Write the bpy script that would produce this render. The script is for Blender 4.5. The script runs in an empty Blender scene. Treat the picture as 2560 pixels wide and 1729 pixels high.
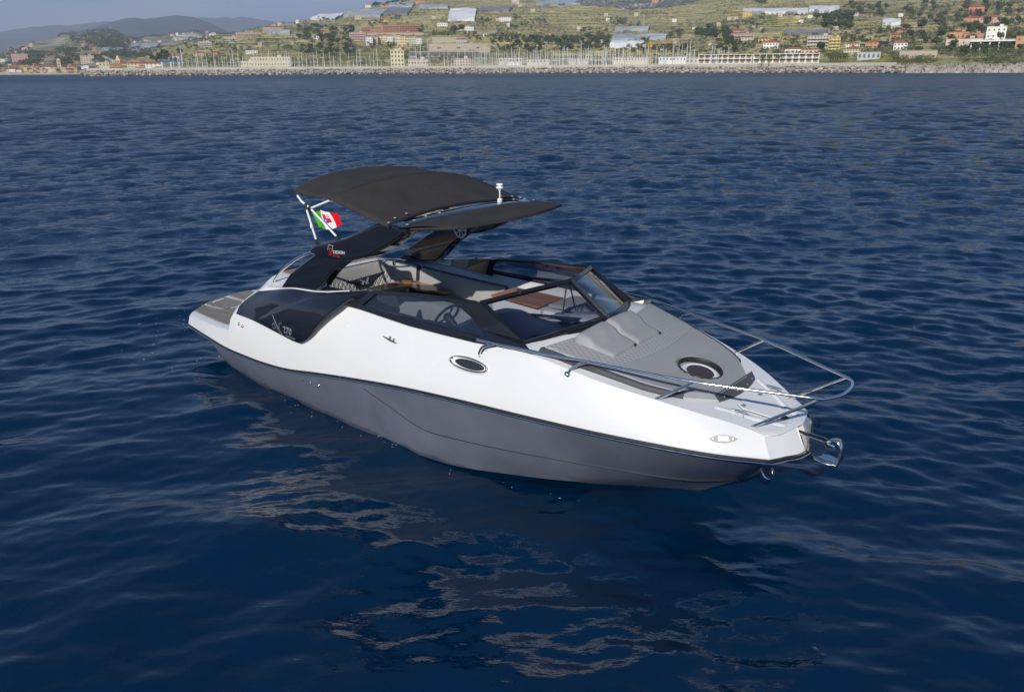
import bpy, bmesh, math, random
import numpy as np
from mathutils import Vector, Matrix
from mathutils.bvhtree import BVHTree

C = bpy.context.scene.collection
R = math.radians
random.seed(7)
rng = np.random.default_rng(7)

# ------------------------------------------------------------------ camera
CAM_H = 4.12
PITCH, ROLL = R(19.282), R(-0.3926)
cam_d = bpy.data.cameras.new('camera')
cam = bpy.data.objects.new('camera', cam_d); C.objects.link(cam)
cam_d.sensor_width = 36.0
cam_d.lens = 36.0 * 1991.0 / 2560.0
cam_d.clip_start = 0.1
cam_d.clip_end = 60000
cam.matrix_world = Matrix.Translation((0, 0, CAM_H)) @ Matrix.Rotation(math.pi/2 - PITCH, 4, 'X') @ Matrix.Rotation(ROLL, 4, 'Z')
bpy.context.scene.camera = cam

# ------------------------------------------------------------------ light
SUN_AZ, SUN_EL = R(-107.5), R(31.0)          # direction the light comes from (math angle, elevation)
SKY_STRENGTH = 0.080
sc = bpy.context.scene
sc.view_settings.view_transform = 'Standard'
sc.view_settings.look = 'None'
sc.view_settings.exposure = 0.0
sc.view_settings.gamma = 1.0
try:
    sc.cycles.max_bounces = 8
    sc.cycles.transparent_max_bounces = 16
    sc.cycles.volume_bounces = 0
    sc.cycles.caustics_reflective = False
    sc.cycles.caustics_refractive = False
except Exception:
    pass
sd = bpy.data.lights.new('sun', 'SUN')
sd.energy = 4.8; sd.angle = R(0.5); sd.color = (1.0, 0.955, 0.89)
sun = bpy.data.objects.new('sun', sd); C.objects.link(sun)
sv = Vector((math.cos(SUN_AZ)*math.cos(SUN_EL), math.sin(SUN_AZ)*math.cos(SUN_EL), math.sin(SUN_EL)))
sun.rotation_euler = sv.to_track_quat('Z', 'Y').to_euler()
sun.location = (0, 0, 60)

w = bpy.data.worlds.new('World'); sc.world = w; w.use_nodes = True
nt = w.node_tree; N = nt.nodes; LK = nt.links
for n in list(N): N.remove(n)
out = N.new('ShaderNodeOutputWorld'); bg = N.new('ShaderNodeBackground')
sky = N.new('ShaderNodeTexSky'); sky.sky_type = 'NISHITA'; sky.sun_disc = False
sky.sun_elevation = SUN_EL
sky.sun_rotation = math.atan2(math.cos(SUN_AZ), math.sin(SUN_AZ)) % (2*math.pi)
sky.altitude = 0; sky.air_density = 1.0; sky.dust_density = 0.4; sky.ozone_density = 1.0
bg.inputs['Strength'].default_value = SKY_STRENGTH
# broken grey cloud over the hills: direction mapped to a flat cloud layer
tc = N.new('ShaderNodeTexCoord'); sep = N.new('ShaderNodeSeparateXYZ'); LK.new(tc.outputs['Generated'], sep.inputs[0])
zz = N.new('ShaderNodeMath'); zz.operation = 'ADD'; zz.inputs[1].default_value = 0.12; LK.new(sep.outputs['Z'], zz.inputs[0])
zm = N.new('ShaderNodeMath'); zm.operation = 'MAXIMUM'; zm.inputs[1].default_value = 0.03; LK.new(zz.outputs[0], zm.inputs[0])
dx = N.new('ShaderNodeMath'); dx.operation = 'DIVIDE'; LK.new(sep.outputs['X'], dx.inputs[0]); LK.new(zm.outputs[0], dx.inputs[1])
dy = N.new('ShaderNodeMath'); dy.operation = 'DIVIDE'; LK.new(sep.outputs['Y'], dy.inputs[0]); LK.new(zm.outputs[0], dy.inputs[1])
cv = N.new('ShaderNodeCombineXYZ'); LK.new(dx.outputs[0], cv.inputs[0]); LK.new(dy.outputs[0], cv.inputs[1])
cn = N.new('ShaderNodeTexNoise'); cn.inputs['Scale'].default_value = 0.42; cn.inputs['Detail'].default_value = 7; cn.inputs['Roughness'].default_value = 0.55
LK.new(cv.outputs[0], cn.inputs['Vector'])
cr = N.new('ShaderNodeMapRange'); cr.inputs[1].default_value = 0.42; cr.inputs[2].default_value = 0.70; cr.inputs[4].default_value = 0.10
LK.new(cn.outputs['Fac'], cr.inputs[0])
mx = N.new('ShaderNodeMixRGB')
vmap = N.new('ShaderNodeMapping'); vmap.inputs['Scale'].default_value = (2.2, 2.2, 9.0); LK.new(tc.outputs['Generated'], vmap.inputs['Vector'])
vn = N.new('ShaderNodeTexNoise'); vn.inputs['Scale'].default_value = 1.0; vn.inputs['Detail'].default_value = 6; LK.new(vmap.outputs[0], vn.inputs['Vector'])
vr = N.new('ShaderNodeMapRange'); vr.inputs[1].default_value = 0.40; vr.inputs[2].default_value = 0.62; LK.new(vn.outputs['Fac'], vr.inputs[0])
vc = N.new('ShaderNodeMixRGB'); vc.inputs['Color1'].default_value = (2.1, 3.0, 5.5, 1); vc.inputs['Color2'].default_value = (4.7, 4.8, 6.1, 1); LK.new(vr.outputs[0], vc.inputs['Fac']); LK.new(vc.outputs[0], mx.inputs['Color2'])
# low veil of haze-grey stratus towards the horizon
vl = N.new('ShaderNodeMapRange'); vl.inputs[1].default_value = 0.05; vl.inputs[2].default_value = 0.14; vl.inputs[3].default_value = 0.92; vl.inputs[4].default_value = 0.0
LK.new(sep.outputs['Z'], vl.inputs[0])
vm = N.new('ShaderNodeMath'); vm.operation = 'MAXIMUM'; LK.new(vl.outputs[0], vm.inputs[0]); LK.new(cr.outputs[0], vm.inputs[1])
LK.new(vm.outputs[0], mx.inputs['Fac']); tn = N.new('ShaderNodeMixRGB'); tn.blend_type = 'MULTIPLY'; tn.inputs['Fac'].default_value = 1.0; tn.inputs['Color2'].default_value = (0.42, 0.73, 1.14, 1)   # stock sky tinted deeper blue for bluer reflections on the sea
LK.new(sky.outputs[0], tn.inputs['Color1']); LK.new(tn.outputs[0], mx.inputs['Color1'])
LK.new(mx.outputs[0], bg.inputs['Color']); LK.new(bg.outputs[0], out.inputs['Surface'])

# ------------------------------------------------------------------ helpers
def tag(o, label=None, cat=None, group=None, kind=None):
    if label: o['label'] = label
    if cat: o['category'] = cat
    if group: o['group'] = group
    if kind: o['kind'] = kind
    return o

def empty(name, loc=(0, 0, 0), rz=0.0, label=None, cat=None, group=None, parent=None):
    o = bpy.data.objects.new(name, None); C.objects.link(o)
    o.location = loc; o.rotation_euler = (0, 0, rz); o.empty_display_size = 0.3
    if parent: o.parent = parent
    return tag(o, label, cat, group)

def mesh(name, v, f, m=None, parent=None, smooth=False, fix=True, angle=None):
    me = bpy.data.meshes.new(name)
    me.from_pydata([tuple(map(float, p)) for p in v], [], f)
    if fix:
        bm = bmesh.new(); bm.from_mesh(me)
        bmesh.ops.remove_doubles(bm, verts=bm.verts, dist=1e-5)
        bmesh.ops.recalc_face_normals(bm, faces=bm.faces)
        bm.to_mesh(me); bm.free()
    if m: me.materials.append(m)
    if smooth:
        me.polygons.foreach_set('use_smooth', [True]*len(me.polygons))
        if angle is not None:
            try: me.set_sharp_from_angle(angle=R(angle))
            except Exception: pass
    me.update()
    o = bpy.data.objects.new(name, me); C.objects.link(o)
    if parent: o.parent = parent
    return o

def cat(pts, n):
    """Catmull-Rom curve through pts, n samples, even along the chord"""
    P = np.array(pts, float)
    if len(P) == 2: return [tuple(P[0] + (P[1]-P[0])*i/(n-1)) for i in range(n)]
    d = np.concatenate([[0], np.cumsum(np.linalg.norm(np.diff(P, axis=0), axis=1)**0.5)])
    Pe = np.vstack([2*P[0]-P[1], P, 2*P[-1]-P[-2]]); de = np.concatenate([[d[0]-(d[1]-d[0])], d, [d[-1]+(d[-1]-d[-2])]])
    L = np.concatenate([[0], np.cumsum(np.linalg.norm(np.diff(P, axis=0), axis=1))]); L /= L[-1]
    outp = []
    for i in range(n):
        s = i/(n-1); k = min(np.searchsorted(L, s, side='right')-1, len(P)-2); k = max(k, 0)
        u = (s-L[k])/max(L[k+1]-L[k], 1e-9); t = d[k]+u*(d[k+1]-d[k])
        p0, p1, p2, p3 = Pe[k:k+4]; t0, t1, t2, t3 = de[k:k+4]
        A1 = (t1-t)/(t1-t0)*p0+(t-t0)/(t1-t0)*p1; A2 = (t2-t)/(t2-t1)*p1+(t-t1)/(t2-t1)*p2; A3 = (t3-t)/(t3-t2)*p2+(t-t2)/(t3-t2)*p3
        B1 = (t2-t)/(t2-t0)*A1+(t-t0)/(t2-t0)*A2; B2 = (t3-t)/(t3-t1)*A2+(t-t1)/(t3-t1)*A3
        outp.append(tuple((t2-t)/(t2-t1)*B1+(t-t1)/(t2-t1)*B2))
    return outp

def grid(rows):
    v = [p for r in rows for p in r]; m = len(rows[0]); f = []
    for i in range(len(rows)-1):
        for j in range(m-1):
            f.append((i*m+j, i*m+j+1, (i+1)*m+j+1, (i+1)*m+j))
    return v, f

class MB:
    def __init__(s): s.v = []; s.f = []
    def add(s, v, f):
        k = len(s.v); s.v += [tuple(p) for p in v]; s.f += [tuple(i+k for i in q) for q in f]; return s
    def grid(s, rows, mirror=False):
        v, f = grid(rows); s.add(v, f)
        if mirror: s.add([(p[0], -p[1], p[2]) for p in v], [tuple(reversed(q)) for q in f])
        return s
    def box(s, c, d, rz=0.0, M=None):
        x, y, z = d[0]/2, d[1]/2, d[2]/2
        v = [Vector(p) for p in ((-x,-y,-z),(x,-y,-z),(x,y,-z),(-x,y,-z),(-x,-y,z),(x,-y,z),(x,y,z),(-x,y,z))]
        Rm = M if M is not None else Matrix.Rotation(rz, 3, 'Z')
        v = [Rm @ p + Vector(c) for p in v]
        return s.add(v, [(0,3,2,1),(4,5,6,7),(0,1,5,4),(1,2,6,5),(2,3,7,6),(3,0,4,7)])
    def tube(s, pts, r, n=10, closed=False, cap=True):
        P = [Vector(p) for p in pts]; m = len(P); rings = []
        up = None
        for i in range(m):
            a = P[(i-1) % m] if (i > 0 or closed) else P[i]
            b = P[(i+1) % m] if (i < m-1 or closed) else P[i]
            t = (b-a); t = t.normalized() if t.length > 1e-9 else Vector((1, 0, 0))
            if up is None: up = t.orthogonal().normalized()
            up = (up - t*up.dot(t)); up = up.normalized() if up.length > 1e-6 else t.orthogonal().normalized()
            sd_ = t.cross(up)
            rr = r[i] if isinstance(r, (list, tuple)) else r
            rings.append([P[i] + (up*math.cos(2*math.pi*k/n) + sd_*math.sin(2*math.pi*k/n))*rr for k in range(n)])
        v = [p for q in rings for p in q]; f = []
        for i in range(m if closed else m-1):
            j = (i+1) % m
            for k in range(n):
                f.append((i*n+k, i*n+(k+1) % n, j*n+(k+1) % n, j*n+k))
        if cap and not closed:
            f.append(tuple(range(n-1, -1, -1))); f.append(tuple((m-1)*n+k for k in range(n)))
        return s.add(v, f)
    def prism(s, pts, vec):
        n = len(pts); vec = Vector(vec)
        v = [Vector(p) for p in pts] + [Vector(p)+vec for p in pts]
        f = [tuple(range(n)), tuple(range(2*n-1, n-1, -1))] + [(i, (i+1) % n, n+(i+1) % n, n+i) for i in range(n)]
        return s.add(v, f)
    def lathe(s, prof, c=(0,0,0), n=24, M=None):
        v = []; f = []
        for (r, z) in prof:
            for k in range(n):
                p = Vector((r*math.cos(2*math.pi*k/n), r*math.sin(2*math.pi*k/n), z))
                if M is not None: p = M @ p
                v.append(p+Vector(c))
        for i in range(len(prof)-1):
            for k in range(n): f.append((i*n+k, i*n+(k+1) % n, (i+1)*n+(k+1) % n, (i+1)*n+k))
        return s.add(v, f)
    def build(s, name, m, parent=None, smooth=False, angle=None, bevel=0.0, solid=0.0, off=0.0, sub=0):
        o = mesh(name, s.v, s.f, m, parent, smooth or bevel > 0, True, angle if angle else (35 if (bevel or smooth) else None))
        if sub:
            md = o.modifiers.new('sub', 'SUBSURF'); md.levels = sub; md.render_levels = sub
        if solid:
            md = o.modifiers.new('solid', 'SOLIDIFY'); md.thickness = solid; md.offset = off
        if bevel:
            md = o.modifiers.new('bev', 'BEVEL'); md.width = bevel; md.segments = 3; md.limit_method = 'ANGLE'; md.angle_limit = R(30)
            o.data.polygons.foreach_set('use_smooth', [True]*len(o.data.polygons))
        return o

# ------------------------------------------------------------------ materials
def mat(name, col, rough=0.5, metal=0.0, spec=0.5, coat=0.0, var=0.0, vscale=5.0, bump=0.0, bscale=40.0, rvar=0.0):
    m = bpy.data.materials.new(name); m.use_nodes = True
    nt = m.node_tree; b = nt.nodes['Principled BSDF']
    b.inputs['Base Color'].default_value = (*col, 1); b.inputs['Roughness'].default_value = rough
    b.inputs['Metallic'].default_value = metal; b.inputs['Specular IOR Level'].default_value = spec
    if coat: b.inputs['Coat Weight'].default_value = coat; b.inputs['Coat Roughness'].default_value = 0.03
    t = nt.nodes.new('ShaderNodeTexCoord')
    if var or rvar:
        n = nt.nodes.new('ShaderNodeTexNoise'); n.inputs['Scale'].default_value = vscale; n.inputs['Detail'].default_value = 6
        nt.links.new(t.outputs['Object'], n.inputs['Vector'])
        if var:
            mr = nt.nodes.new('ShaderNodeMapRange'); mr.inputs[1].default_value = 0.3; mr.inputs[2].default_value = 0.7
            mr.inputs[3].default_value = 1-var; mr.inputs[4].default_value = 1+var
            nt.links.new(n.outputs['Fac'], mr.inputs[0])
            mm = nt.nodes.new('ShaderNodeVectorMath'); mm.operation = 'SCALE'; mm.inputs[0].default_value = col
            nt.links.new(mr.outputs[0], mm.inputs['Scale']); nt.links.new(mm.outputs[0], b.inputs['Base Color'])
        if rvar:
            mr = nt.nodes.new('ShaderNodeMapRange'); mr.inputs[1].default_value = 0.3; mr.inputs[2].default_value = 0.7
            mr.inputs[3].default_value = rough; mr.inputs[4].default_value = rough+rvar
            nt.links.new(n.outputs['Fac'], mr.inputs[0]); nt.links.new(mr.outputs[0], b.inputs['Roughness'])
    if bump:
        n2 = nt.nodes.new('ShaderNodeTexNoise'); n2.inputs['Scale'].default_value = bscale; n2.inputs['Detail'].default_value = 4
        nt.links.new(t.outputs['Object'], n2.inputs['Vector'])
        bp_ = nt.nodes.new('ShaderNodeBump'); bp_.inputs['Strength'].default_value = bump; bp_.inputs['Distance'].default_value = 0.01
        nt.links.new(n2.outputs['Fac'], bp_.inputs['Height']); nt.links.new(bp_.outputs[0], b.inputs['Normal'])
    return m
# ------------------------------------------------------------------ sea
def wave_height(x, y, d, seed=3, n=96):
    """sum of wind waves; d = local mesh spacing, so nothing finer than the mesh is drawn into it"""
    r = np.random.default_rng(seed)
    z = np.zeros_like(x)
    lee = np.clip(np.hypot((x+1.5)/8.0, (y-7.0)/6.0)-.55, 0, 1)**.7     # smoother water in the lee of the boat
    rd = np.hypot(x, y); ex = .58-.33*np.clip((rd-14)/50.0, 0, 1)
    y = y+.48*np.sqrt(x*x+200.0)
    # slow gusts that make rough and smooth patches
    g = 0.5 + 0.5*np.sin(x*0.11+1.3*np.sin(y*0.07))*np.sin(y*0.05+0.9*np.sin(x*0.06+2))
    for i in range(n):
        lam = 0.16*(4.2/0.16)**((i+0.5)/n)
        k = 2*math.pi/lam
        th = R(90) + r.normal(0, 0.48)
        steep = 0.038*(min(1.0, 0.45/lam))**ex
        a = steep/k
        att = np.clip((lam/d - 2.2)/2.5, 0, 1)
        ph = k*(x*math.cos(th)+y*math.sin(th)) + r.uniform(0, 2*math.pi)
        ph = ph + 0.9*np.sin(ph*0.13+i) * 0.6
        amp = a*(0.65+0.7*g)*(.38+.62*lee) if lam < 0.95 else a*(.85+.3*g)
        s = np.sin(ph)
        amp = amp*(1+.6*np.clip((rd-22)/60.0, 0, 1))
        z += amp*att*(s + 0.22*(s*s-0.5))
    return z

def sea_material():
    m = bpy.data.materials.new('sea_water'); m.use_nodes = True
    nt = m.node_tree; b = nt.nodes['Principled BSDF']
    b.inputs['Base Color'].default_value = (0.0, 0.0135, 0.039, 1)
    b.inputs['Roughness'].default_value = 0.05; b.inputs['IOR'].default_value = 1.42; b.inputs['Specular Tint'].default_value = (0.92, 0.95, 1.0, 1)
    t = nt.nodes.new('ShaderNodeTexCoord')
    geo = nt.nodes.new('ShaderNodeNewGeometry')
    ln = nt.nodes.new('ShaderNodeVectorMath'); ln.operation = 'LENGTH'; nt.links.new(geo.outputs['Position'], ln.inputs[0])
    def noise(sc_, det, rough, dist, stren, prev=None, rot=0.4, asp=2.2):
        mp = nt.nodes.new('ShaderNodeMapping'); mp.inputs['Rotation'].default_value = (0, 0, rot); mp.inputs['Scale'].default_value = (sc_/asp, sc_, sc_)
        nt.links.new(t.outputs['Object'], mp.inputs['Vector'])
        n = nt.nodes.new('ShaderNodeTexNoise'); n.inputs['Scale'].default_value = 1.0; n.inputs['Detail'].default_value = det; n.inputs['Roughness'].default_value = rough
        nt.links.new(mp.outputs[0], n.inputs['Vector'])
        bp_ = nt.nodes.new('ShaderNodeBump'); bp_.inputs['Distance'].default_value = dist
        bp_.inputs['Strength'].default_value = stren
        nt.links.new(n.outputs['Fac'], bp_.inputs['Height'])
        if prev: nt.links.new(prev.outputs[0], bp_.inputs['Normal'])
        return bp_
    b0 = noise(26.0, 2, 0.5, 0.0030, 0.45, rot=R(8), asp=1.8)
    b1 = noise(7.5, 4, 0.6, 0.012, 0.55, b0, rot=R(-12))
    # wavelets that the far mesh is too coarse for
    b2 = noise(2.6, 6, 0.66, 1.0, 0.8, b1, rot=R(-6), asp=2.4)
    far = nt.nodes.new('ShaderNodeMapRange'); far.inputs[1].default_value = 14; far.inputs[2].default_value = 60; far.inputs[3].default_value = 0.0; far.inputs[4].default_value = 1.0
    nt.links.new(ln.outputs['Value'], far.inputs[0]); nt.links.new(far.outputs[0], b2.inputs['Strength'])
    nt.links.new(b2.outputs[0], b.inputs['Normal'])
    rg = nt.nodes.new('ShaderNodeMapRange'); rg.inputs[1].default_value = 20; rg.inputs[2].default_value = 400; rg.inputs[3].default_value = 0.03; rg.inputs[4].default_value = 0.30
    nt.links.new(ln.outputs['Value'], rg.inputs[0]); nt.links.new(rg.outputs[0], b.inputs['Roughness'])
    return m

def build_sea():
    radii = [0.0, 1.2, 2.2, 3.0]
    while radii[-1] < 30000:
        r_ = radii[-1]
        radii.append(r_ + max(0.016, r_*0.0042) if r_ < 260 else r_*1.04)
    radii = np.array(radii)
    az = []
    a = -180.0
    while a < 180:
        az.append(a)
        a += 0.13 if -42 <= a < 42 else (1.2 if abs(a) < 80 else 6.0)
    az = np.radians(np.array(az))
    RR, AA = np.meshgrid(radii, az, indexing='ij')
    X = RR*np.sin(AA); Y = RR*np.cos(AA)
    dr = np.gradient(radii)[:, None]*np.ones_like(AA)
    Z = np.zeros_like(X)
    near = RR < 700
    Z[near] = wave_height(X[near], Y[near], np.maximum(dr, RR*0.0028*1.0)[near])
    fade = np.clip((180-np.degrees(np.abs(AA)))/60, 0, 1)
    Z *= np.clip((80-np.degrees(np.abs(AA)))/30, 0, 1)
    Z[0, :] = 0
    nr, na = X.shape
    co = np.stack([X, Y, Z], -1).reshape(-1, 3)
    i, j = np.meshgrid(np.arange(nr-1), np.arange(na), indexing='ij')
    j2 = (j+1) % na
    q = np.stack([i*na+j, (i+1)*na+j, (i+1)*na+j2, i*na+j2], -1).reshape(-1, 4)
    me = bpy.data.meshes.new('sea')
    me.vertices.add(len(co)); me.vertices.foreach_set('co', co.ravel())
    me.loops.add(q.size); me.loops.foreach_set('vertex_index', q.ravel())
    me.polygons.add(len(q)); me.polygons.foreach_set('loop_start', np.arange(0, q.size, 4)); me.polygons.foreach_set('loop_total', np.full(len(q), 4))
    me.update(calc_edges=True); me.validate()
    me.polygons.foreach_set('use_smooth', np.ones(len(me.polygons), bool))
    me.materials.append(sea_material())
    o = bpy.data.objects.new('sea', me); C.objects.link(o)
    bm = None
    if me.polygons[len(me.polygons)//2].normal.z < 0: me.flip_normals()
    return tag(o, kind='structure')
build_sea()
# ------------------------------------------------------------------ the boat
M = {}
M['plate'] = mat('cast_plate', (0.40, 0.39, 0.37), 0.35, metal=.3)
M['gel'] = mat('white_gelcoat', (0.64, 0.64, 0.625), 0.22, coat=0.5, var=0.015, vscale=1.5, rvar=0.08)
M['hull'] = mat('grey_gelcoat', (0.108, 0.118, 0.150), 0.3, coat=0.35, var=0.10, vscale=2.2, rvar=0.15)
# the wet, slightly stained band just above the water
nt = M['hull'].node_tree; bs_ = nt.nodes['Principled BSDF']; src_ = bs_.inputs['Base Color'].links[0].from_socket
t_ = nt.nodes.new('ShaderNodeTexCoord'); s_ = nt.nodes.new('ShaderNodeSeparateXYZ'); nt.links.new(t_.outputs['Object'], s_.inputs[0])
n_ = nt.nodes.new('ShaderNodeTexNoise'); n_.inputs['Scale'].default_value = 5; n_.inputs['Detail'].default_value = 5; nt.links.new(t_.outputs['Object'], n_.inputs['Vector'])
a_ = nt.nodes.new('ShaderNodeMath'); a_.operation = 'MULTIPLY_ADD'; a_.inputs[1].default_value = -.12; nt.links.new(n_.outputs['Fac'], a_.inputs[0]); nt.links.new(s_.outputs['Z'], a_.inputs[2])
r_ = nt.nodes.new('ShaderNodeMapRange'); r_.inputs[1].default_value = -.03; r_.inputs[2].default_value = .012; r_.inputs[3].default_value = .55; r_.inputs[4].default_value = 1.0; nt.links.new(a_.outputs[0], r_.inputs[0])
v_ = nt.nodes.new('ShaderNodeVectorMath'); v_.operation = 'SCALE'; nt.links.new(src_, v_.inputs[0]); nt.links.new(r_.outputs[0], v_.inputs['Scale']); nt.links.new(v_.outputs[0], bs_.inputs['Base Color'])
# fine scuffs and water spots
n3_ = nt.nodes.new('ShaderNodeTexNoise'); n3_.inputs['Scale'].default_value = 30; n3_.inputs['Detail'].default_value = 8; n3_.inputs['Roughness'].default_value = .75; nt.links.new(t_.outputs['Object'], n3_.inputs['Vector'])
r3_ = nt.nodes.new('ShaderNodeMapRange'); r3_.inputs[1].default_value = .64; r3_.inputs[2].default_value = .72; r3_.inputs[3].default_value = 0; r3_.inputs[4].default_value = .35; nt.links.new(n3_.outputs['Fac'], r3_.inputs[0])
m3_ = nt.nodes.new('ShaderNodeMixRGB'); m3_.inputs['Color2'].default_value = (.26, .27, .30, 1); nt.links.new(r3_.outputs[0], m3_.inputs['Fac']); nt.links.new(v_.outputs[0], m3_.inputs['Color1']); nt.links.new(m3_.outputs[0], bs_.inputs['Base Color'])
M['black'] = mat('black_gloss', (0.008, 0.009, 0.012), 0.06, coat=0.6, rvar=0.03)
M['frame'] = mat('window_black', (0.010, 0.011, 0.014), 0.16, rvar=0.1)
M['rubber'] = mat('black_rubber', (0.014, 0.014, 0.015), 0.55)
M['chrome'] = mat('stainless_steel', (0.84, 0.80, 0.73), 0.10, metal=1.0, rvar=0.08, vscale=12)
M['bolt'] = mat('bolt_steel', (0.45, 0.45, 0.45), 0.25, metal=1.0)
M['canvas'] = mat('charcoal_canvas', (0.037, 0.035, 0.034), 0.95, spec=0.15, var=0.12, vscale=3.5, bump=0.9, bscale=9)
M['pole'] = mat('white_tube', (0.78, 0.77, 0.74), 0.28)
M['teak'] = None
M['vinyl'] = mat('grey_vinyl', (0.30, 0.30, 0.285), 0.5, spec=0.35, var=0.05, vscale=4, bump=0.12, bscale=160)
M['vinylpad'] = mat('pad_vinyl', (0.255, 0.26, 0.255), 0.55, spec=0.3, var=0.04, vscale=3, bump=0.1, bscale=160)
M['navy'] = mat('navy_dash', (0.020, 0.027, 0.060), 0.35)
M['dark'] = mat('dark_plastic', (0.02, 0.021, 0.024), 0.4)
M['dvinyl'] = mat('dark_vinyl', (0.06, 0.062, 0.068), 0.55, spec=0.3, bump=0.1, bscale=120)
M['red'] = mat('red_print', (0.55, 0.01, 0.03), 0.4)
M['silver'] = mat('silver_print', (0.42, 0.45, 0.50), 0.3, metal=0.3)
M['white'] = mat('white_print', (0.75, 0.76, 0.76), 0.4)
M['amber'] = mat('smoked_hatch', (0.045, 0.028, 0.018), 0.08)
M['grille'] = mat('speaker_grey', (0.80, 0.80, 0.84), 0.5)

def tealwood(name, c1, c2, gap, pitch, ax):
    """planked decking: strips along x with fine dark seams"""
    m = bpy.data.materials.new(name); m.use_nodes = True
    nt = m.node_tree; b = nt.nodes['Principled BSDF']; b.inputs['Roughness'].default_value = 0.55
    t = nt.nodes.new('ShaderNodeTexCoord'); s = nt.nodes.new('ShaderNodeSeparateXYZ'); nt.links.new(t.outputs['Object'], s.inputs[0])
    mp = nt.nodes.new('ShaderNodeMapping'); mp.inputs['Scale'].default_value = (2, 26, 10) if ax == 'Y' else (26, 2, 10)
    nt.links.new(t.outputs['Object'], mp.inputs['Vector'])
    n = nt.nodes.new('ShaderNodeTexNoise'); n.inputs['Scale'].default_value = 1.0; n.inputs['Detail'].default_value = 6; nt.links.new(mp.outputs[0], n.inputs['Vector'])
    r = nt.nodes.new('ShaderNodeMapRange'); r.inputs[1].default_value = 0.3; r.inputs[2].default_value = 0.7; nt.links.new(n.outputs['Fac'], r.inputs[0])
    mx = nt.nodes.new('ShaderNodeMixRGB'); mx.inputs['Color1'].default_value = (*c1, 1); mx.inputs['Color2'].default_value = (*c2, 1); nt.links.new(r.outputs[0], mx.inputs['Fac'])
    if gap:
        q = nt.nodes.new('ShaderNodeMath'); q.operation = 'MULTIPLY'; q.inputs[1].default_value = 1/pitch; nt.links.new(s.outputs[ax], q.inputs[0])
        fr = nt.nodes.new('ShaderNodeMath'); fr.operation = 'FRACT'; nt.links.new(q.outputs[0], fr.inputs[0])
        lt = nt.nodes.new('ShaderNodeMath'); lt.operation = 'LESS_THAN'; lt.inputs[1].default_value = gap; nt.links.new(fr.outputs[0], lt.inputs[0])
        m2 = nt.nodes.new('ShaderNodeMixRGB'); m2.inputs['Color2'].default_value = (0.03, 0.028, 0.026, 1); nt.links.new(lt.outputs[0], m2.inputs['Fac']); nt.links.new(mx.outputs[0], m2.inputs['Color1'])
        mx = m2
    nt.links.new(mx.outputs[0], b.inputs['Base Color'])
    return m
M['teak'] = tealwood('grey_deck_planks', (0.165, 0.145, 0.115), (0.25, 0.225, 0.185), 0.10, 0.042, 'Y')
M['wood'] = tealwood('varnished_teak', (0.20, 0.075, 0.022), (0.42, 0.20, 0.07), 0, 0.1, 'Y')
M['wood'].node_tree.nodes['Principled BSDF'].inputs['Roughness'].default_value = 0.22

def quilted(name, col, pitch, ratio, depth, axes):
    """vinyl stitched in diamonds (stitch lines as grooves)"""
    m = mat(name, col, 0.5, spec=0.35, var=0.05, vscale=4)
    nt = m.node_tree; b = nt.nodes['Principled BSDF']
    t = nt.nodes.new('ShaderNodeTexCoord'); s = nt.nodes.new('ShaderNodeSeparateXYZ'); nt.links.new(t.outputs['Object'], s.inputs[0])
    def lin(a, bb):
        m1 = nt.nodes.new('ShaderNodeMath'); m1.operation = 'MULTIPLY'; m1.inputs[1].default_value = a; nt.links.new(s.outputs[axes[0]], m1.inputs[0])
        m2 = nt.nodes.new('ShaderNodeMath'); m2.operation = 'MULTIPLY_ADD'; m2.inputs[1].default_value = bb; nt.links.new(s.outputs[axes[1]], m2.inputs[0]); nt.links.new(m1.outputs[0], m2.inputs[2])
        f = nt.nodes.new('ShaderNodeMath'); f.operation = 'PINGPONG'; f.inputs[1].default_value = 0.5; nt.links.new(m2.outputs[0], f.inputs[0])
        return f
    f1 = lin(1/pitch, ratio/pitch); f2 = lin(1/pitch, -ratio/pitch)
    mn = nt.nodes.new('ShaderNodeMath'); mn.operation = 'MINIMUM'; nt.links.new(f1.outputs[0], mn.inputs[0]); nt.links.new(f2.outputs[0], mn.inputs[1])
    r = nt.nodes.new('ShaderNodeMapRange'); r.inputs[1].default_value = 0.0; r.inputs[2].default_value = 0.22; r.interpolation_type = 'SMOOTHSTEP'; nt.links.new(mn.outputs[0], r.inputs[0])
    bp_ = nt.nodes.new('ShaderNodeBump'); bp_.inputs['Strength'].default_value = 1.0; bp_.inputs['Distance'].default_value = depth
    nt.links.new(r.outputs[0], bp_.inputs['Height']); nt.links.new(bp_.outputs[0], b.inputs['Normal'])
    # the stitching thread itself is paler than the vinyl
    lt = nt.nodes.new('ShaderNodeMapRange'); lt.inputs[1].default_value = 0.05; lt.inputs[2].default_value = 0.11; lt.inputs[3].default_value = 0.8; lt.inputs[4].default_value = 0.0
    nt.links.new(mn.outputs[0], lt.inputs[0])
    src = b.inputs['Base Color'].links[0].from_socket
    mx = nt.nodes.new('ShaderNodeMixRGB'); mx.inputs['Color2'].default_value = tuple(min(1, c*1.45) for c in col)+(1,)
    nt.links.new(lt.outputs[0], mx.inputs['Fac']); nt.links.new(src, mx.inputs['Color1']); nt.links.new(mx.outputs[0], b.inputs['Base Color'])
    return m
M['quilt_back'] = quilted('quilted_backrest', (0.30, 0.30, 0.285), 0.075, 0.6, 0.010, ('Y', 'Z'))
M['quilt_pad'] = quilted('quilted_pad', (0.245, 0.25, 0.245), 0.058, 0.5, 0.0012, ('Y', 'X'))

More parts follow.
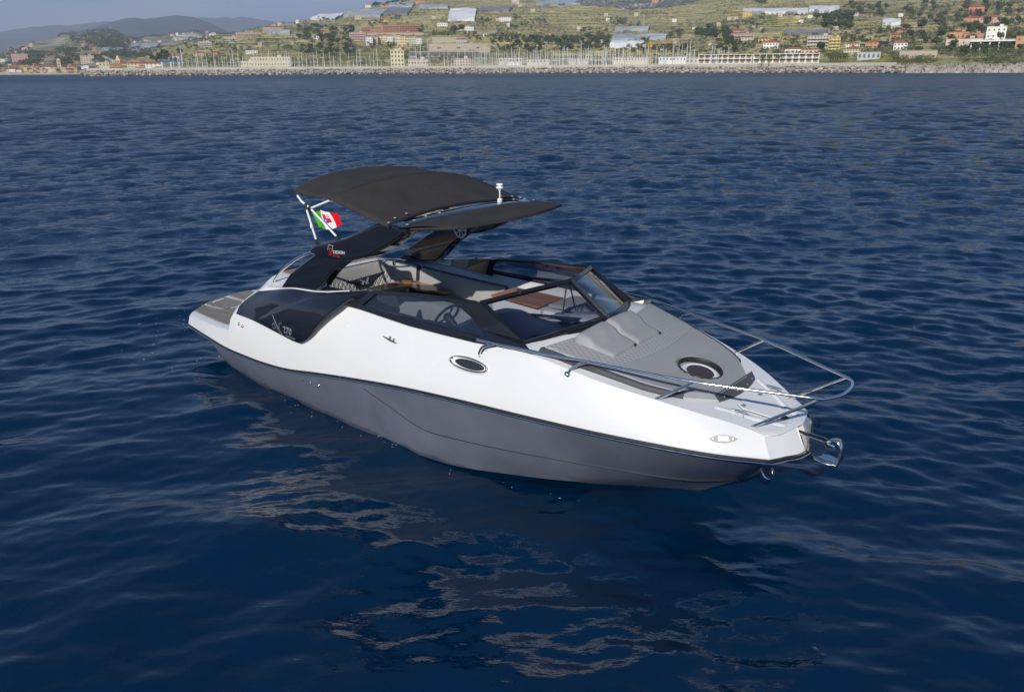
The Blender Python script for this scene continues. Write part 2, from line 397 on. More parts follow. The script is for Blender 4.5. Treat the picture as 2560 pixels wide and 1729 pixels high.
def glass_mat(name, tint, mixf, rough=0.01):
    """thin tinted acrylic: mostly see-through, with a mirror-like film of reflection"""
    m = bpy.data.materials.new(name); m.use_nodes = True
    nt = m.node_tree
    for n in list(nt.nodes): nt.nodes.remove(n)
    o = nt.nodes.new('ShaderNodeOutputMaterial'); tr = nt.nodes.new('ShaderNodeBsdfTransparent'); gl = nt.nodes.new('ShaderNodeBsdfGlossy')
    tr.inputs['Color'].default_value = (*tint, 1); gl.inputs['Roughness'].default_value = rough; gl.inputs['Color'].default_value = (1, 1, 1, 1)
    fr = nt.nodes.new('ShaderNodeLayerWeight'); fr.inputs['Blend'].default_value = 0.5
    pw = nt.nodes.new('ShaderNodeMath'); pw.operation = 'POWER'; pw.inputs[1].default_value = 4.5; nt.links.new(fr.outputs['Facing'], pw.inputs[0])
    ad = nt.nodes.new('ShaderNodeMath'); ad.operation = 'MULTIPLY_ADD'; ad.inputs[1].default_value = 0.85*mixf; ad.inputs[2].default_value = 0.06*mixf; nt.links.new(pw.outputs[0], ad.inputs[0])
    mx = nt.nodes.new('ShaderNodeMixShader'); nt.links.new(ad.outputs[0], mx.inputs['Fac']); nt.links.new(tr.outputs[0], mx.inputs[1]); nt.links.new(gl.outputs[0], mx.inputs[2])
    nt.links.new(mx.outputs[0], o.inputs['Surface'])
    return m
M['glass'] = glass_mat('tinted_acrylic', (0.52, 0.55, 0.62), 1.1)
M['glassdark'] = glass_mat('dark_tinted_acrylic', (0.42, 0.45, 0.53), 1.6)

YAW = R(-40.5194)
boat = empty('motorboat', (-3.557, 11.8637, 0), YAW,
             'white sports motorboat with dark grey lower hull and black canvas sun top', 'motorboat')
BM = Matrix.Translation((-3.557, 11.8637, 0)) @ Matrix.Rotation(YAW, 4, 'Z')

def XL(tab, n, x0, x1):
    """sample a hand-made line (x, y, z) at n stations"""
    T = np.array(tab, float); xs = np.linspace(x0, x1, n) if not hasattr(n, '__len__') else np.array(n)
    return xs, np.interp(xs, T[:, 0], T[:, 1]), np.interp(xs, T[:, 0], T[:, 2])

def smooth_tab(tab, n=120):
    return cat(tab, n)

SHEER = smooth_tab([(-.80,-1.14,.47),(-.05,-1.24,.45),(.5,-1.29,.425),(1.0,-1.315,.43),(1.45,-1.34,.45),(2.05,-1.365,.505),(2.7,-1.38,.615),(3.45,-1.385,.73),(4.2,-1.385,.83),(5.15,-1.365,.915),(5.93,-1.28,.935),(6.6,-1.16,.935),(7.1,-1.02,.925),(7.43,-.89,.905),(7.69,-.76,.885),(7.95,-.58,.86),(8.06,-.49,.845)])
KNUCK_F = [(3.45,-1.378,.69),(4.0,-1.345,.53),(4.5,-1.31,.385),(5.1,-1.27,.41),(5.8,-1.15,.445),(6.65,-.85,.44),(7.3,-.45,.37),(7.66,-.02,.33)]
CHINE = smooth_tab([(.3,-1.07,-.04),(1.2,-1.16,-.05),(2.7,-1.2,-.05),(3.5,-1.23,-.04),(4.3,-1.24,-.01),(4.9,-1.2,.02),(5.5,-1.05,.07),(6.15,-.85,.13),(6.61,-.6,.17),(7.17,-.33,.27),(7.45,-.17,.31),(7.65,-.02,.32)])
KEEL = [(.3,0,-.5),(4.5,0,-.5),(6,0,-.35),(6.8,0,-.12),(7.15,0,0.0),(7.63,0,.31)]
DECK_E = smooth_tab([(.72,-1.10,1.08),(1.1,-1.10,1.24),(1.8,-1.09,1.42),(2.5,-1.10,1.48),(3.1,-1.118,1.488),(3.31,-1.115,1.482),(4.17,-1.128,1.46),(5.14,-1.122,1.475),(5.79,-1.10,1.505),(6.25,-1.03,1.43),(6.58,-.98,1.37),(7.18,-.8,1.26),(7.45,-.69,1.20),(7.68,-.57,1.14),(7.85,-.48,1.085),(7.97,-.43,1.045)])

def build_hull():
    n = 70
    t = np.linspace(0, 1, n)
    sx = -.05 + t*(8.06+.05)
    _, sy, sz = XL(SHEER, sx, 0, 0)
    # knuckle: hugs the sheer aft, drops to the spray line forward
    kx = .0 + t*(7.66-.0)
    _, ay, az = XL(SHEER, kx, 0, 0)
    KT = smooth_tab(KNUCK_F, 60)
    _, ky, kz = XL(KT, kx, 0, 0)
    fwd = kx >= 3.45
    ky = np.where(fwd, ky, ay+.008); kz = np.where(fwd, kz, az-.045)
    cx = .3 + t*(7.65-.3); _, cy, cz = XL(CHINE, cx, 0, 0)
    bx = .3 + t*(7.63-.3); _, by, bz = XL(KEEL, bx, 0, 0)
    # flare the panel between knuckle and chine a little
    rows = [list(zip(sx, sy, sz)), list(zip(kx, ky, kz))]
    for s in (.33, .66):
        rows.append([((1-s)*kx[i]+s*cx[i], (1-s)*ky[i]+s*cy[i]-.02*math.sin(math.pi*s)*min(1, (1-t[i])*4), (1-s)*kz[i]+s*cz[i]) for i in range(n)])
    rows += [list(zip(cx, cy, cz)), list(zip(bx, by, bz))]
    b = MB().grid(rows, mirror=True)
    # blunt bow: from the last side station round to the stem
    front = [(8.06,-.49,.845),(8.10,-.38,.83),(8.13,-.28,.82),(8.19,-.15,.81),(8.22,0,.81)]
    stem = (7.66,-.02,.33)
    lo = [stem, (7.70,-.01,.36), (7.74,0,.40), (7.80,0,.45), (7.88,0,.52)]
    mid = [tuple(np.array(a)*.5+np.array(c)*.5 - np.array([.03,0,.0])) for a, c in zip(front, lo)]
    b.grid([front, mid, lo], mirror=True)
    b.add([stem, (7.88,0,.52), (7.65,0,.32)], [(0,1,2)]); b.add([(7.66,.02,.33), (7.88,0,.52), (7.65,0,.32)], [(0,2,1)])
    # transom under the platform
    tr = [r[0] for r in rows]
    b.add(tr + [(p[0], -p[1], p[2]) for p in reversed(tr[:-1])], [tuple(range(2*len(tr)-1))])
    o = b.build('hull', M['hull'], boat, smooth=True, angle=24)
    # the dark line along the spray knuckle
    kn = [(x, y-.002, z+.001) for x, y, z in KT[2:-1]]
    k = MB()
    for sgn in (1, -1): k.tube([(x, sgn*y, z) for x, y, z in kn], .005, 6)
    k.build('spray_line', M['rubber'], o)
    return o
hull = build_hull()

# rub rail: black moulding with a thin bright line below it, all round the sheer
def rubrail():
    side = SHEER
    nose = cat([(8.06,-.49,.845),(8.10,-.38,.83),(8.13,-.28,.82),(8.19,-.15,.81),(8.22,0,.81)], 12)
    aft = cat([(-1.33,0,.50),(-1.30,-.35,.50),(-1.10,-.78,.49),(-.86,-1.08,.475),(-.80,-1.14,.47)], 14)
    ring = aft[:-1] + side + nose[1:]
    full = ring + [(x, -y, z) for x, y, z in reversed(ring[1:-1])]
    rail = MB().tube([(x, y, z) for x, y, z in full], .0155, 8, closed=True).build('rub_rail', M['rubber'], boat, smooth=True)
    MB().tube([(x+(.012 if x > 8.05 else 0), y*1.004, z-.026) for x, y, z in full], .008, 6, closed=True).build('rub_rail_insert', M['chrome'], boat, smooth=True)
    for x, y, z in side[8::9]:
        for g in (1, -1): MB().lathe([(0, .020), (.006, .0185), (.007, .014)], (x, y*g, z), 8, M=Matrix.Rotation(R(90)*g, 3, 'X')).build('rail_screw', M['bolt'], rail)
rubrail()

def side_rows(n=90):
    t = np.linspace(0, 1, n)
    sx = .6 + t*(8.06-.6); _, sy, sz = XL(SHEER, sx, 0, 0)
    A = smooth_tab([(.6,-1.275,.70),(1.2,-1.312,.69),(1.6,-1.335,.655),(1.88,-1.352,.612),(2.25,-1.374,.555)], 40)
    ax = .6 + t*(8.06-.6); _, ay, az = XL(A, ax, 0, 0)
    f = ax > 2.25; ay = np.where(f, sy+.0005, ay); az = np.where(f, sz+.012, np.maximum(az, sz+.012))
    Bt = smooth_tab([(.62,-1.235,.86),(.80,-1.215,.975),(1.2,-1.235,.965),(1.53,-1.255,.95),(2.0,-1.285,.905),(2.35,-1.305,.89),(2.9,-1.345,.81),(3.55,-1.387,.757)], 50)
    bx = .62 + t*(8.06-.62); _, by, bz = XL(Bt, bx, 0, 0)
    _, s2y, s2z = XL(SHEER, bx, 0, 0)
    f = bx > 3.55; by = np.where(f, s2y+.002, by); bz = np.where(f, s2z+.03, bz)
    cx = .72 + t*(7.97-.72); _, cy, cz = XL(DECK_E, cx, 0, 0)
    rows = [list(zip(sx, sy, sz)), list(zip(ax, ay, az)), list(zip(bx, by, bz))]
    for s in (.2, .4, .6, .8, .93):
        bulge = .035*math.sin(math.pi*s)
        rows.append([((1-s)*bx[i]+s*cx[i], (1-s)*by[i]+s*cy[i]-bulge*min(1, .35+t[i]*1.5)*(1-.6*t[i]), (1-s)*bz[i]+s*cz[i]+.3*bulge*(1-.5*t[i])) for i in range(n)])
    rows.append(list(zip(cx, cy, cz)))
    return rows
SR = side_rows()

CX = [4.9, 5.9, 6.4, 7.09, 7.3, 7.96, 8.15]; CZ = [1.64, 1.60, 1.475, 1.262, 1.215, 1.065, 1.02]
def surfz(x, y):
    h = FD_BVH.ray_cast(Vector((x, y, 4)), Vector((0, 0, -1)))
    return h[0].z if h[0] is not None else deckz(x, y)
def deckz(x, y):
    T = DECK_E
    xs = [p[0] for p in T]
    ez = np.interp(x, xs, [p[2] for p in T]); ey = abs(np.interp(x, xs, [p[1] for p in T]))
    c = np.interp(x, CX, CZ); c = max(c, ez)
    t_ = min(1, abs(y)/max(ey, .05)); return c+(ez-c)*t_*t_

def topsides():
    b = MB().grid(SR, mirror=True)
    # aft faces of the quarters, down to the platform
    first = [r[0] for r in SR][1:]
    # bow face: facets from the deck edge to the sheer, with the roller notch in the middle
    top = [(7.97,-.43,1.045),(8.03,-.30,1.05),(8.085,-.13,1.045),(8.095,-.055,1.05)]
    bot = [(8.06,-.49,.845),(8.13,-.28,.82),(8.19,-.15,.81),(8.21,-.055,.81)]
    for i in range(3):
        q = [top[i], top[i+1], bot[i+1], bot[i]]
        b.add(q, [(0,1,2,3)]); b.add([(p[0], -p[1], p[2]) for p in q], [(3,2,1,0)])
    b.add([(8.15,-.055,.93),(8.15,.055,.93),(8.21,.055,.81),(8.21,-.055,.81)], [(0,1,2,3)])
    b.add([(8.15,-.055,.93),(8.15,.055,.93),(7.9,.055,.93),(7.9,-.055,.93)], [(0,1,2,3)])
    b.add([(8.21,-.055,.81),(8.21,.055,.81),(8.225,0,.81)], [(0,1,2)])
    for s in (-.055, .055): b.add([(8.11,s,1.05),(7.93,s,1.06),(7.9,s,.93),(8.15,s,.93),(8.215,s,.81)], [(0,1,2,3,4)])
    b.add([(7.92,-.055,1.06),(7.92,.055,1.06),(7.92,.055,.92),(7.92,-.055,.92)], [(0,1,2,3)])
    o = b.build('topsides', M['gel'], boat, smooth=True, angle=17)
    return o
topside = topsides()
SIDE_BVH = None
def side_hit(x, z):
    """point and outward normal on the starboard topside at boat station x, height z"""
    global SIDE_BVH
    if SIDE_BVH is None:
        v, f = grid(SR)
        vh, fh = grid([[p for p in r] for r in SR[:1]]) if False else ([], [])
        SIDE_BVH = BVHTree.FromPolygons([Vector(p) for p in v], f)
    h = SIDE_BVH.ray_cast(Vector((x, -4, z)), Vector((0, 1, 0)))
    nrm = h[1]
    if nrm.y > 0: nrm = -nrm
    return h[0], nrm

# foredeck
def foredeck():
    n = 40; rows = []
    ks = np.linspace(0, 1, 17)
    for k in ks:
        row = []
        for i in range(n):
            t_ = i/(n-1)
            xe = 5.55 + t_*(7.97-5.55)
            ye = abs(np.interp(xe, [p[0] for p in DECK_E], [p[1] for p in DECK_E]))
            y = -ye*(1-k)
            x0 = 5.50 + .36*(1-(1-k)**2)
            x = x0 + t_*((7.97+.12*k**.7) - x0)
            z = deckz(min(x, 7.97), y*.999) if k > 0 else np.interp(xe, [p[0] for p in DECK_E], [p[2] for p in DECK_E])
            if k == 0: x = xe
            row.append((x, y, z))
        row.append((row[-1][0]+.05*min(1, k*4), row[-1][1], row[-1][2]-.012))
        rows.append(row)
    b = MB().grid(rows, mirror=True)
    o = b.build('foredeck', M['gel'], boat, smooth=True, angle=30)
    global FD_BVH
    FD_BVH = BVHTree.FromPolygons([Vector(p) for p in b.v], b.f)
    return o
foredeck()

# swim platform
def platform():
    side = [(-.74,-1.13,.62),(-.5,-1.16,.63),(0,-1.215,.655),(.6,-1.27,.70)]
    aft = [(-1.30,0,.62),(-1.27,-.33,.62),(-1.08,-.74,.62),(-.86,-1.03,.62)]
    top = cat(aft, 16) + cat(side, 12)
    lowa = cat([(-1.33,0,.50),(-1.30,-.35,.50),(-1.10,-.78,.49),(-.86,-1.08,.475)], 16)
    lows = [(x, y, z) for x, y, z in [tuple(np.array([xx, np.interp(xx, [p[0] for p in SHEER], [p[1] for p in SHEER]), np.interp(xx, [p[0] for p in SHEER], [p[2] for p in SHEER])])) for xx in np.linspace(-.80, .6, 12)]]
    low = lowa + lows
    b = MB()
    inner = [(max(p[0], p[0]), p[1]*.985, p[2]) for p in top]
    bott = [(min(p[0], .6), p[1]*.9, .40) for p in low]
    b.grid([[(p[0]+.03 if p[0] < -.8 else p[0], p[1]*.96, p[2]+.012) for p in top], top, low, bott], mirror=True)
    # deck of the platform
    ring = [(p[0]+.03 if p[0] < -.8 else p[0], p[1]*.96, p[2]+.012) for p in top]
    rows = [ring, [(p[0], p[1]*.5, p[2]) for p in ring], [(p[0], 0, p[2]) for p in ring]]
    b.grid(rows, mirror=True)
    rows = [bott, [(p[0], 0, p[2]) for p in bott]]
    b.grid(rows, mirror=True)
    o = b.build('swim_platform', M['gel'], boat, smooth=True, angle=22)
    # grey planked pads on it
    z0 = .642
    def pad(pts, name='deck_pad', m=M['teak'], dz=.008, par=o):
        zf = lambda x: z0 + max(0, (x+.5))*.052 - (.0 if x > -.8 else .0)
        P = [(x, y, zf(x)) for x, y in pts]
        return MB().prism(P, (0, 0, dz)).build(name, m, par)
    outer = [(-.83,-.99),(-1.045,-.74),(-.60,-.70),(-.52,-.62),(-.50,-.45),(.45,-.45),(.55,-.75),(.50,-1.12),(.25,-1.13)]
    for g in (1, -1): pad([(x, y*g) for x, y in (outer if g == 1 else list(reversed(outer)))])
    lid = [(-1.08,-.68),(-1.19,-.40),(-1.20,-.28),(-.66,-.24),(-.60,-.32),(-.60,-.58),(-.66,-.66)]
    sl = pad(lid, 'ladder_hatch')
    slot = MB().prism([(-1.03,-.58,.655),(-1.10,-.36,.655),(-1.06,-.345,.655),(-.99,-.565,.655)], (0, 0, .004)); slot.build('hatch_slot', M['gel'], o)
    for yy in (-.62, -.40): MB().box((-.56, yy, .658), (.06, .07, .012)).build('hatch_hinge', M['chrome'], o)
    mid = [(-1.24,-.19),(-1.25,.0),(-1.24,.19),(.45,.19),(.45,-.19)]
    pad(mid)
    lid2 = [(-1.19,.28),(-1.18,.40),(-1.08,.68),(-.6,.66),(-.6,.30)]
    pad(lid2)
    MB().prism([(-.60,-.36,.645),(-.55,-.36,.645),(-.55,.5,.645),(-.6,.5,.645)], (0, 0, .006)).build('gutter_trim', M['gel'], o)
    return o
platform()

# aft deck block between the quarters, cockpit coaming and liner
def cockpit():
    # outline of the cockpit opening (inner edge), starboard half from centre-aft forward
    inner = cat([(1.62,0,1.50),(1.63,-.35,1.50),(1.68,-.62,1.50),(1.80,-.79,1.49),(2.05,-.87,1.475),(2.5,-.875,1.45),(3.7,-.875,1.43),(4.6,-.88,1.44),(5.5,-.88,1.46)], 60)
    def outer_of(p, i):
        if p[0] < 1.72 and abs(p[1]) < .75: return (1.10, p[1]*1.25, 1.47)
        return None
    outer = []
    tb = [(1.12,0,1.49),(1.12,-.45,1.49),(1.12,-.80,1.47),(1.25,-1.04,1.40),(1.7,-1.085,1.455),(2.4,-1.085,1.50),(3.6,-1.06,1.50),(4.6,-1.06,1.50),(5.5,-1.06,1.50)]
    outer = cat(tb, 60)
    b = MB()
    midr = [tuple(np.array(a)*.5+np.array(c)*.5+np.array([0, 0, .012])) for a, c in zip(inner, outer)]
    lip = [(p[0], p[1]*1.0, p[2]-.03) for p in inner]
    wall = [(p[0]-.0, p[1]*1.02, .55) for p in inner]
    b.grid([wall, lip, inner, midr, outer], mirror=True)
    # outer skirt down to the topside edge
    edge = cat([(.98,0,1.40),(.98,-.5,1.38),(.93,-.88,1.30),(1.02,-1.08,1.23),(1.7,-1.10,1.40),(2.4,-1.105,1.475),(3.6,-1.12,1.47),(4.6,-1.125,1.465),(5.5,-1.11,1.49)], 60)
    b.grid([outer, edge], mirror=True)
    # aft face down to the platform
    foot = cat([(.72,0,.68),(.70,-.5,.68),(.64,-.9,.68),(.60,-1.18,.70)], 16)
    mida = cat([(.86,0,1.15),(.84,-.5,1.14),(.76,-.85,1.12),(.68,-1.1,.98)], 16)
    topa = cat([(.98,0,1.40),(.98,-.5,1.38),(.93,-.88,1.30),(.76,-1.08,1.12)], 16)
    b.grid([topa, mida, foot], mirror=True)
    b.grid([[(.76,-1.08,1.12),(.68,-1.1,.98),(.60,-1.18,.70)], [SR[-1][0], SR[2][0], SR[1][0]]], mirror=True)
    b.grid([[(.93,-.88,1.30),(.76,-1.08,1.12)], [(1.02,-1.08,1.23), SR[-1][2]]], mirror=True)
    # sole
    b.add([(1.5,-.9,.56),(5.6,-.9,.56),(5.6,.9,.56),(1.5,.9,.56)], [(0,1,2,3)])
    o = b.build('cockpit_liner', M['gel'], boat, smooth=True, angle=28)
    MB().box((3.4, 0, .568), (3.0, 1.0, .012)).build('cockpit_sole', M['teak'], boat)
    return inner
INNER = cockpit()
MB().prism([(1.17,-.70,1.508),(1.17,.70,1.508),(1.30,.86,1.49),(1.45,.86,1.50),(1.47,.60,1.508),(1.46,-.60,1.508)], (0,0,.010)).build('aft_deck_pad', M['wood'], boat)
for (x, y) in ((1.755,.61),(1.86,.70)):
    MB().lathe([(.026,.0),(.034,.0),(.036,.006),(.026,.007),(.026,-.05),(0,-.05)], (x, y, 1.508), 18).build('cup_holder', M['chrome'], boat, smooth=True)
for (x, y) in ((1.755,-.61),(1.86,-.70)):
    MB().lathe([(.026,.0),(.034,.0),(.036,.006),(.026,.007),(.026,-.05),(0,-.05)], (x, y, 1.508), 18).build('cup_holder', M['chrome'], boat, smooth=True)
def mir(P): return [(p[0], -p[1], p[2]) for p in P]

# ---- sofa round the cockpit
def sofa():
    path = [p for p in INNER if p[0] <= 3.93 or p[0] < 1.0]
    full = mir(list(reversed(path)))            # port side first ...
    # aft piece: starboard quarter round to the port corner; port piece: straight forward
    loop = [p for p in reversed(path) if p[0] < 2.35] + [(p[0], -p[1], p[2]) for p in path[1:] if p[0] < 2.25]
    portp = [(p[0], -p[1], p[2]) for p in path if p[0] >= 2.27]
    def back(P, name, m_hi, m_lo, split):
        P = [Vector(p) for p in P]; rows = [[] for _ in range(9)]
        for i, p in enumerate(P):
            a = P[max(i-1, 0)]; c = P[min(i+1, len(P)-1)]
            t_ = (c-a); t_.z = 0; t_.normalize(); nrm = Vector((t_.y, -t_.x, 0))
            if nrm.dot(Vector((2.6, 0, 0))-p) < 0: nrm = -nrm
            prof = [(0.012, -.035), (.012, .0), (.04, .012), (.085, .002), (.10, -.03), (.112, -.14), (.125, -.24), (.12, -.36), (.02, -.36)]
            for k, (d, h) in enumerate(prof): rows[k].append(tuple(p + nrm*d + Vector((0, 0, h))))
        hi = MB().grid(rows[:6]).build(name, m_hi, boat, smooth=True, angle=50)
        lo = MB().grid(rows[5:]).build('quilted_lower', m_lo, hi, smooth=True, angle=50)
        for e_ in (0, -1): MB().add([r[e_] for r in rows], [tuple(range(9))]).build('end_panel', M['dvinyl'], hi)
        MB().tube([tuple(Vector(q)+Vector((0, 0, .004))) for q in rows[2]], .007, 6).build('piping', M['rubber'], hi)
        return hi
    a = back(loop, 'aft_backrest', M['vinyl'], M['quilt_back'], 1)
    p_ = back(portp, 'side_backrest', M['vinyl'], M['vinyl'], 0)
    # emblem patch on the aft backrest
    x0 = 1.63+.125
    E_ = [(x0-.010,-.10,1.335),(x0-.007,.30,1.35),(x0+.02,.60,1.365),(x0+.008,.40,1.28),(x0+.006,.33,1.215),(x0+.004,.09,1.205),(x0+.002,.02,1.30)]
    MB().prism(E_, (.012, 0, .003)).build('emblem_patch', M['dark'], a)
    lm = MB()
    fx = x0+.020
    for q in ([(.15,1.235),(.185,1.31),(.215,1.31),(.195,1.235)], [(.235,1.25),(.265,1.33),(.30,1.335),(.265,1.25)], [(.13,1.325),(.14,1.333),(.30,1.25),(.29,1.242)]):
        lm.prism([(fx, yy, zz) for yy, zz in q], (.003, 0, 0))
    lm.build('emblem_letter', M['silver'], a)
    # seats
    rows = []
    for d, h in ((.10, -.34), (.13, -.325), (.52, -.33), (.56, -.36), (.56, -.47), (.50, -.93)):
        row = []
        P = [Vector(p) for p in loop + portp]
        for i, p in enumerate(P):
            a_ = P[max(i-1, 0)]; c = P[min(i+1, len(P)-1)]
            t_ = (c-a_); t_.z = 0; t_.normalize(); nrm = Vector((t_.y, -t_.x, 0))
            if nrm.dot(Vector((2.6, 0, 0))-p) < 0: nrm = -nrm
            q = p + nrm*d; q.z = 1.48 + h
            row.append(tuple(q))
        rows.append(row)
    MB().grid(rows).build('sofa_seat', M['vinyl'], boat, smooth=True, angle=40)
sofa()

def table():
    pts = [(2.02,.42),(2.06,.74),(2.12,.80),(2.22,.82),(2.90,.74),(2.99,.70),(3.00,.64),(2.95,.585),(2.80,.56),(2.72,.50),(2.60,.475),(2.48,.49),(2.40,.52),(2.30,.40),(2.26,.10),(2.20,0),(2.06,0),(2.0,.08)]
    P = [(x, y+.0, 1.235) for x, y in pts]
    t_ = MB().prism(P, (0, 0, .028)).build('cockpit_table', M['wood'], boat, bevel=.006)
    for x, y in ((2.235,.72),(2.16,.46),(2.84,.65)):
        MB().lathe([(0,.003),(.042,.003),(.042,0)], (x, y, 1.2635), 20).build('table_cup_holder', M['rubber'], t_)
    MB().lathe([(.16,.57),(.15,.585),(.035,.60),(.035,1.235)], (2.35,.5,0), 18).build('table_pedestal', M['chrome'], t_)
table()

# ---- galley unit with varnished top, port side
def galley():
    b = MB().box((4.38,.64,1.0), (.76,.46,.86)).build('galley_unit', M['gel'], boat, bevel=.02)
    MB().prism([(4.00,.39,1.432),(4.78,.34,1.432),(4.78,.86,1.432),(4.0,.87,1.432)], (0,0,.02)).build('galley_worktop', M['wood'], b, bevel=.004)
    for x in (4.12, 4.30): MB().box((x, .80, 1.456), (.06, .03, .008)).build('worktop_hinge', M['chrome'], b)
galley()

# ---- forward cockpit: port lounge, companionway, starboard dash and helm
def forward_cockpit():
    # port console, white with a grey pad on top
    pc = [(4.80,.40,1.40),(5.40,.42,1.44),(5.60,.38,1.47),(5.60,.94,1.49),(5.40,.98,1.49),(4.80,.98,1.46)]
    c = MB().prism([(x, y, .56) for x, y, z in pc], (0,0,.84)).build('port_console', M['gel'], boat, bevel=.03)
    MB().prism([(4.81,.50,1.402),(5.50,.50,1.43),(5.60,.62,1.44),(5.58,.95,1.45),(4.86,1.0,1.42)], (0,0,.055)).build('console_pad', M['vinylpad'], c, bevel=.025)
    # companionway: smoked sliding hatch in the white moulding
    m_ = MB().grid([cat([(4.95,.42,1.36),(4.88,.2,1.36),(4.92,-.02,1.36)],10), cat([(5.3,.42,1.46),(5.2,.2,1.46),(5.2,-.05,1.46)],10), cat([(5.62,.5,1.52),(5.80,.2,1.58),(5.80,-.1,1.585)],10)]).build('companionway_moulding', M['gel'], boat, smooth=True, solid=.02)
    MB().prism([(4.97,.37,1.378),(5.28,.37,1.468),(5.24,.0,1.47),(4.96,.0,1.375)], (0,0,.008)).build('companionway_hatch', M['dark'], m_, bevel=.003)
    MB().prism([(4.88,-.04,.56),(4.88,.42,.56),(4.90,.42,1.36),(4.90,-.04,1.36)], (.02,0,0)).build('cabin_door', M['gel'], boat)
    # starboard dash, hooded
    prof = lambda y: [(4.62,y,.60),(4.62,y,1.10),(4.44,y,1.34),(4.50,y,1.40),(4.72,y,1.56),(4.90,y,1.60),(5.15,y,1.56),(5.45,y,1.545),(5.70 if abs(y) < .5 else 5.55,y,1.53)]
    ys = [-.95,-.85,-.7,-.45,-.25,-.12,-.05]; hs = [-.07,-.02,0,0,-.01,-.05,-.12]
    rows = []
    for y, h in zip(ys, hs):
        rows.append([(x, yy, z+h*(1 if z > 1.2 else 0)) for x, yy, z in cat(prof(y), 28)])
    d = MB().grid(rows); d.add([rows[-1][i] for i in range(28)] + [(rows[-1][27][0], -.05, .6)], [tuple(range(29))])
    d = d.build('helm_dash', M['navy'], boat, smooth=True, angle=45)
    MB().prism([(4.455,-.78,1.375),(4.66,-.78,1.505),(4.66,-.30,1.505),(4.455,-.30,1.375)], (-.006,0,.01)).build('instrument_panel', M['dark'], d, bevel=.003)
    for y in (-.72,-.60,-.48,-.36):
        MB().lathe([(0,.0),(.036,.0),(.04,.006),(.04,-.01)], (4.545,y,1.452), 16, M=Matrix.Rotation(R(-32), 3, 'Y')).build('gauge', M['chrome'], d)
    # centre sweep of dark trim
    MB().grid([cat([(4.60,-.14,1.40),(4.9,-.13,1.50),(5.3,-.10,1.55),(5.66,-.2,1.56)], 16), cat([(4.75,.02,1.36),(5.0,.03,1.44),(5.4,.05,1.52),(5.76,.0,1.575)], 16)]).build('dash_trim', M['navy'], d, smooth=True, solid=.01)
    # wheel
    ctr = Vector((4.22,-.60,1.455)); ax = Vector((-.82,0,.57)).normalized()
    Mx = ax.to_track_quat('Z', 'Y').to_matrix()
    ring = [ctr + Mx @ Vector((.165*math.cos(a), .165*math.sin(a), 0)) for a in np.linspace(0, 2*math.pi, 40, endpoint=False)]
    wh = MB().tube(ring, .016, 10, closed=True).build('steering_wheel', M['dark'], boat, smooth=True)
    sp = MB()
    for a in (R(90), R(210), R(330), R(100), R(220), R(320)):
        sp.tube([ctr + Mx @ Vector((.035*math.cos(a), .035*math.sin(a), -.02)), ctr + Mx @ Vector((.16*math.cos(a), .16*math.sin(a), 0))], .008, 8)
    sp.build('wheel_spokes', M['chrome'], wh, smooth=True)
    MB().lathe([(0,.03),(.03,.025),(.05,.0),(.05,-.03),(.03,-.18)], ctr, 20, M=Mx).build('wheel_hub', M['dark'], wh, smooth=True)
    MB().tube([(4.60,-.36,1.50),(4.52,-.36,1.60)], .014, 8).build('throttle_lever', M['chrome'], d, smooth=True)
    # helm seat
    for y in (-.60,):
        s = MB().box((3.35,y,1.16), (.50,.58,.14)).build('helm_seat', M['dvinyl'], boat, bevel=.05)
        MB().prism([(3.05,y-.27,1.22),(3.14,y-.27,1.22),(3.08,y-.25,1.47),(3.02,y-.25,1.47)], (0,.54,0)).build('seat_back', M['dvinyl'], s, bevel=.035)
        MB().box((3.35,y,.83), (.34,.40,.54)).build('seat_base', M['gel'], s, bevel=.03)
        MB().tube([(3.62,y-.22,1.10),(3.70,y-.22,1.25),(3.70,y+.22,1.25),(3.62,y+.22,1.10)], .011, 8).build('seat_grab_rail', M['chrome'], s, smooth=True)
forward_cockpit()

# ---- side windows (black frame + tinted pane) on both sides
SW_OUT = [(3.12,-1.119,1.482),(3.31,-1.121,1.480),(4.168,-1.131,1.458),(4.642,-1.130,1.464),(5.141,-1.126,1.474),(5.60,-1.112,1.500),(5.86,-1.092,1.515),(5.79,-1.060,1.535),(5.645,-.985,1.545),(5.38,-.98,1.70),(5.111,-.979,1.852),(5.028,-.985,1.853),(4.78,-.990,1.845),(4.169,-1.006,1.80),(3.53,-1.034,1.725),(3.44,-1.052,1.69)]
SW_IN = [(3.359,-1.103,1.536),(3.862,-1.102,1.522),(4.619,-1.102,1.524),(5.323,-1.099,1.540),(5.18,-1.072,1.61),(5.036,-1.045,1.697),(4.90,-1.026,1.755),(4.82,-1.016,1.782),(4.70,-1.012,1.795),(4.543,-1.013,1.788),(4.184,-1.025,1.753),(3.548,-1.047,1.691)]
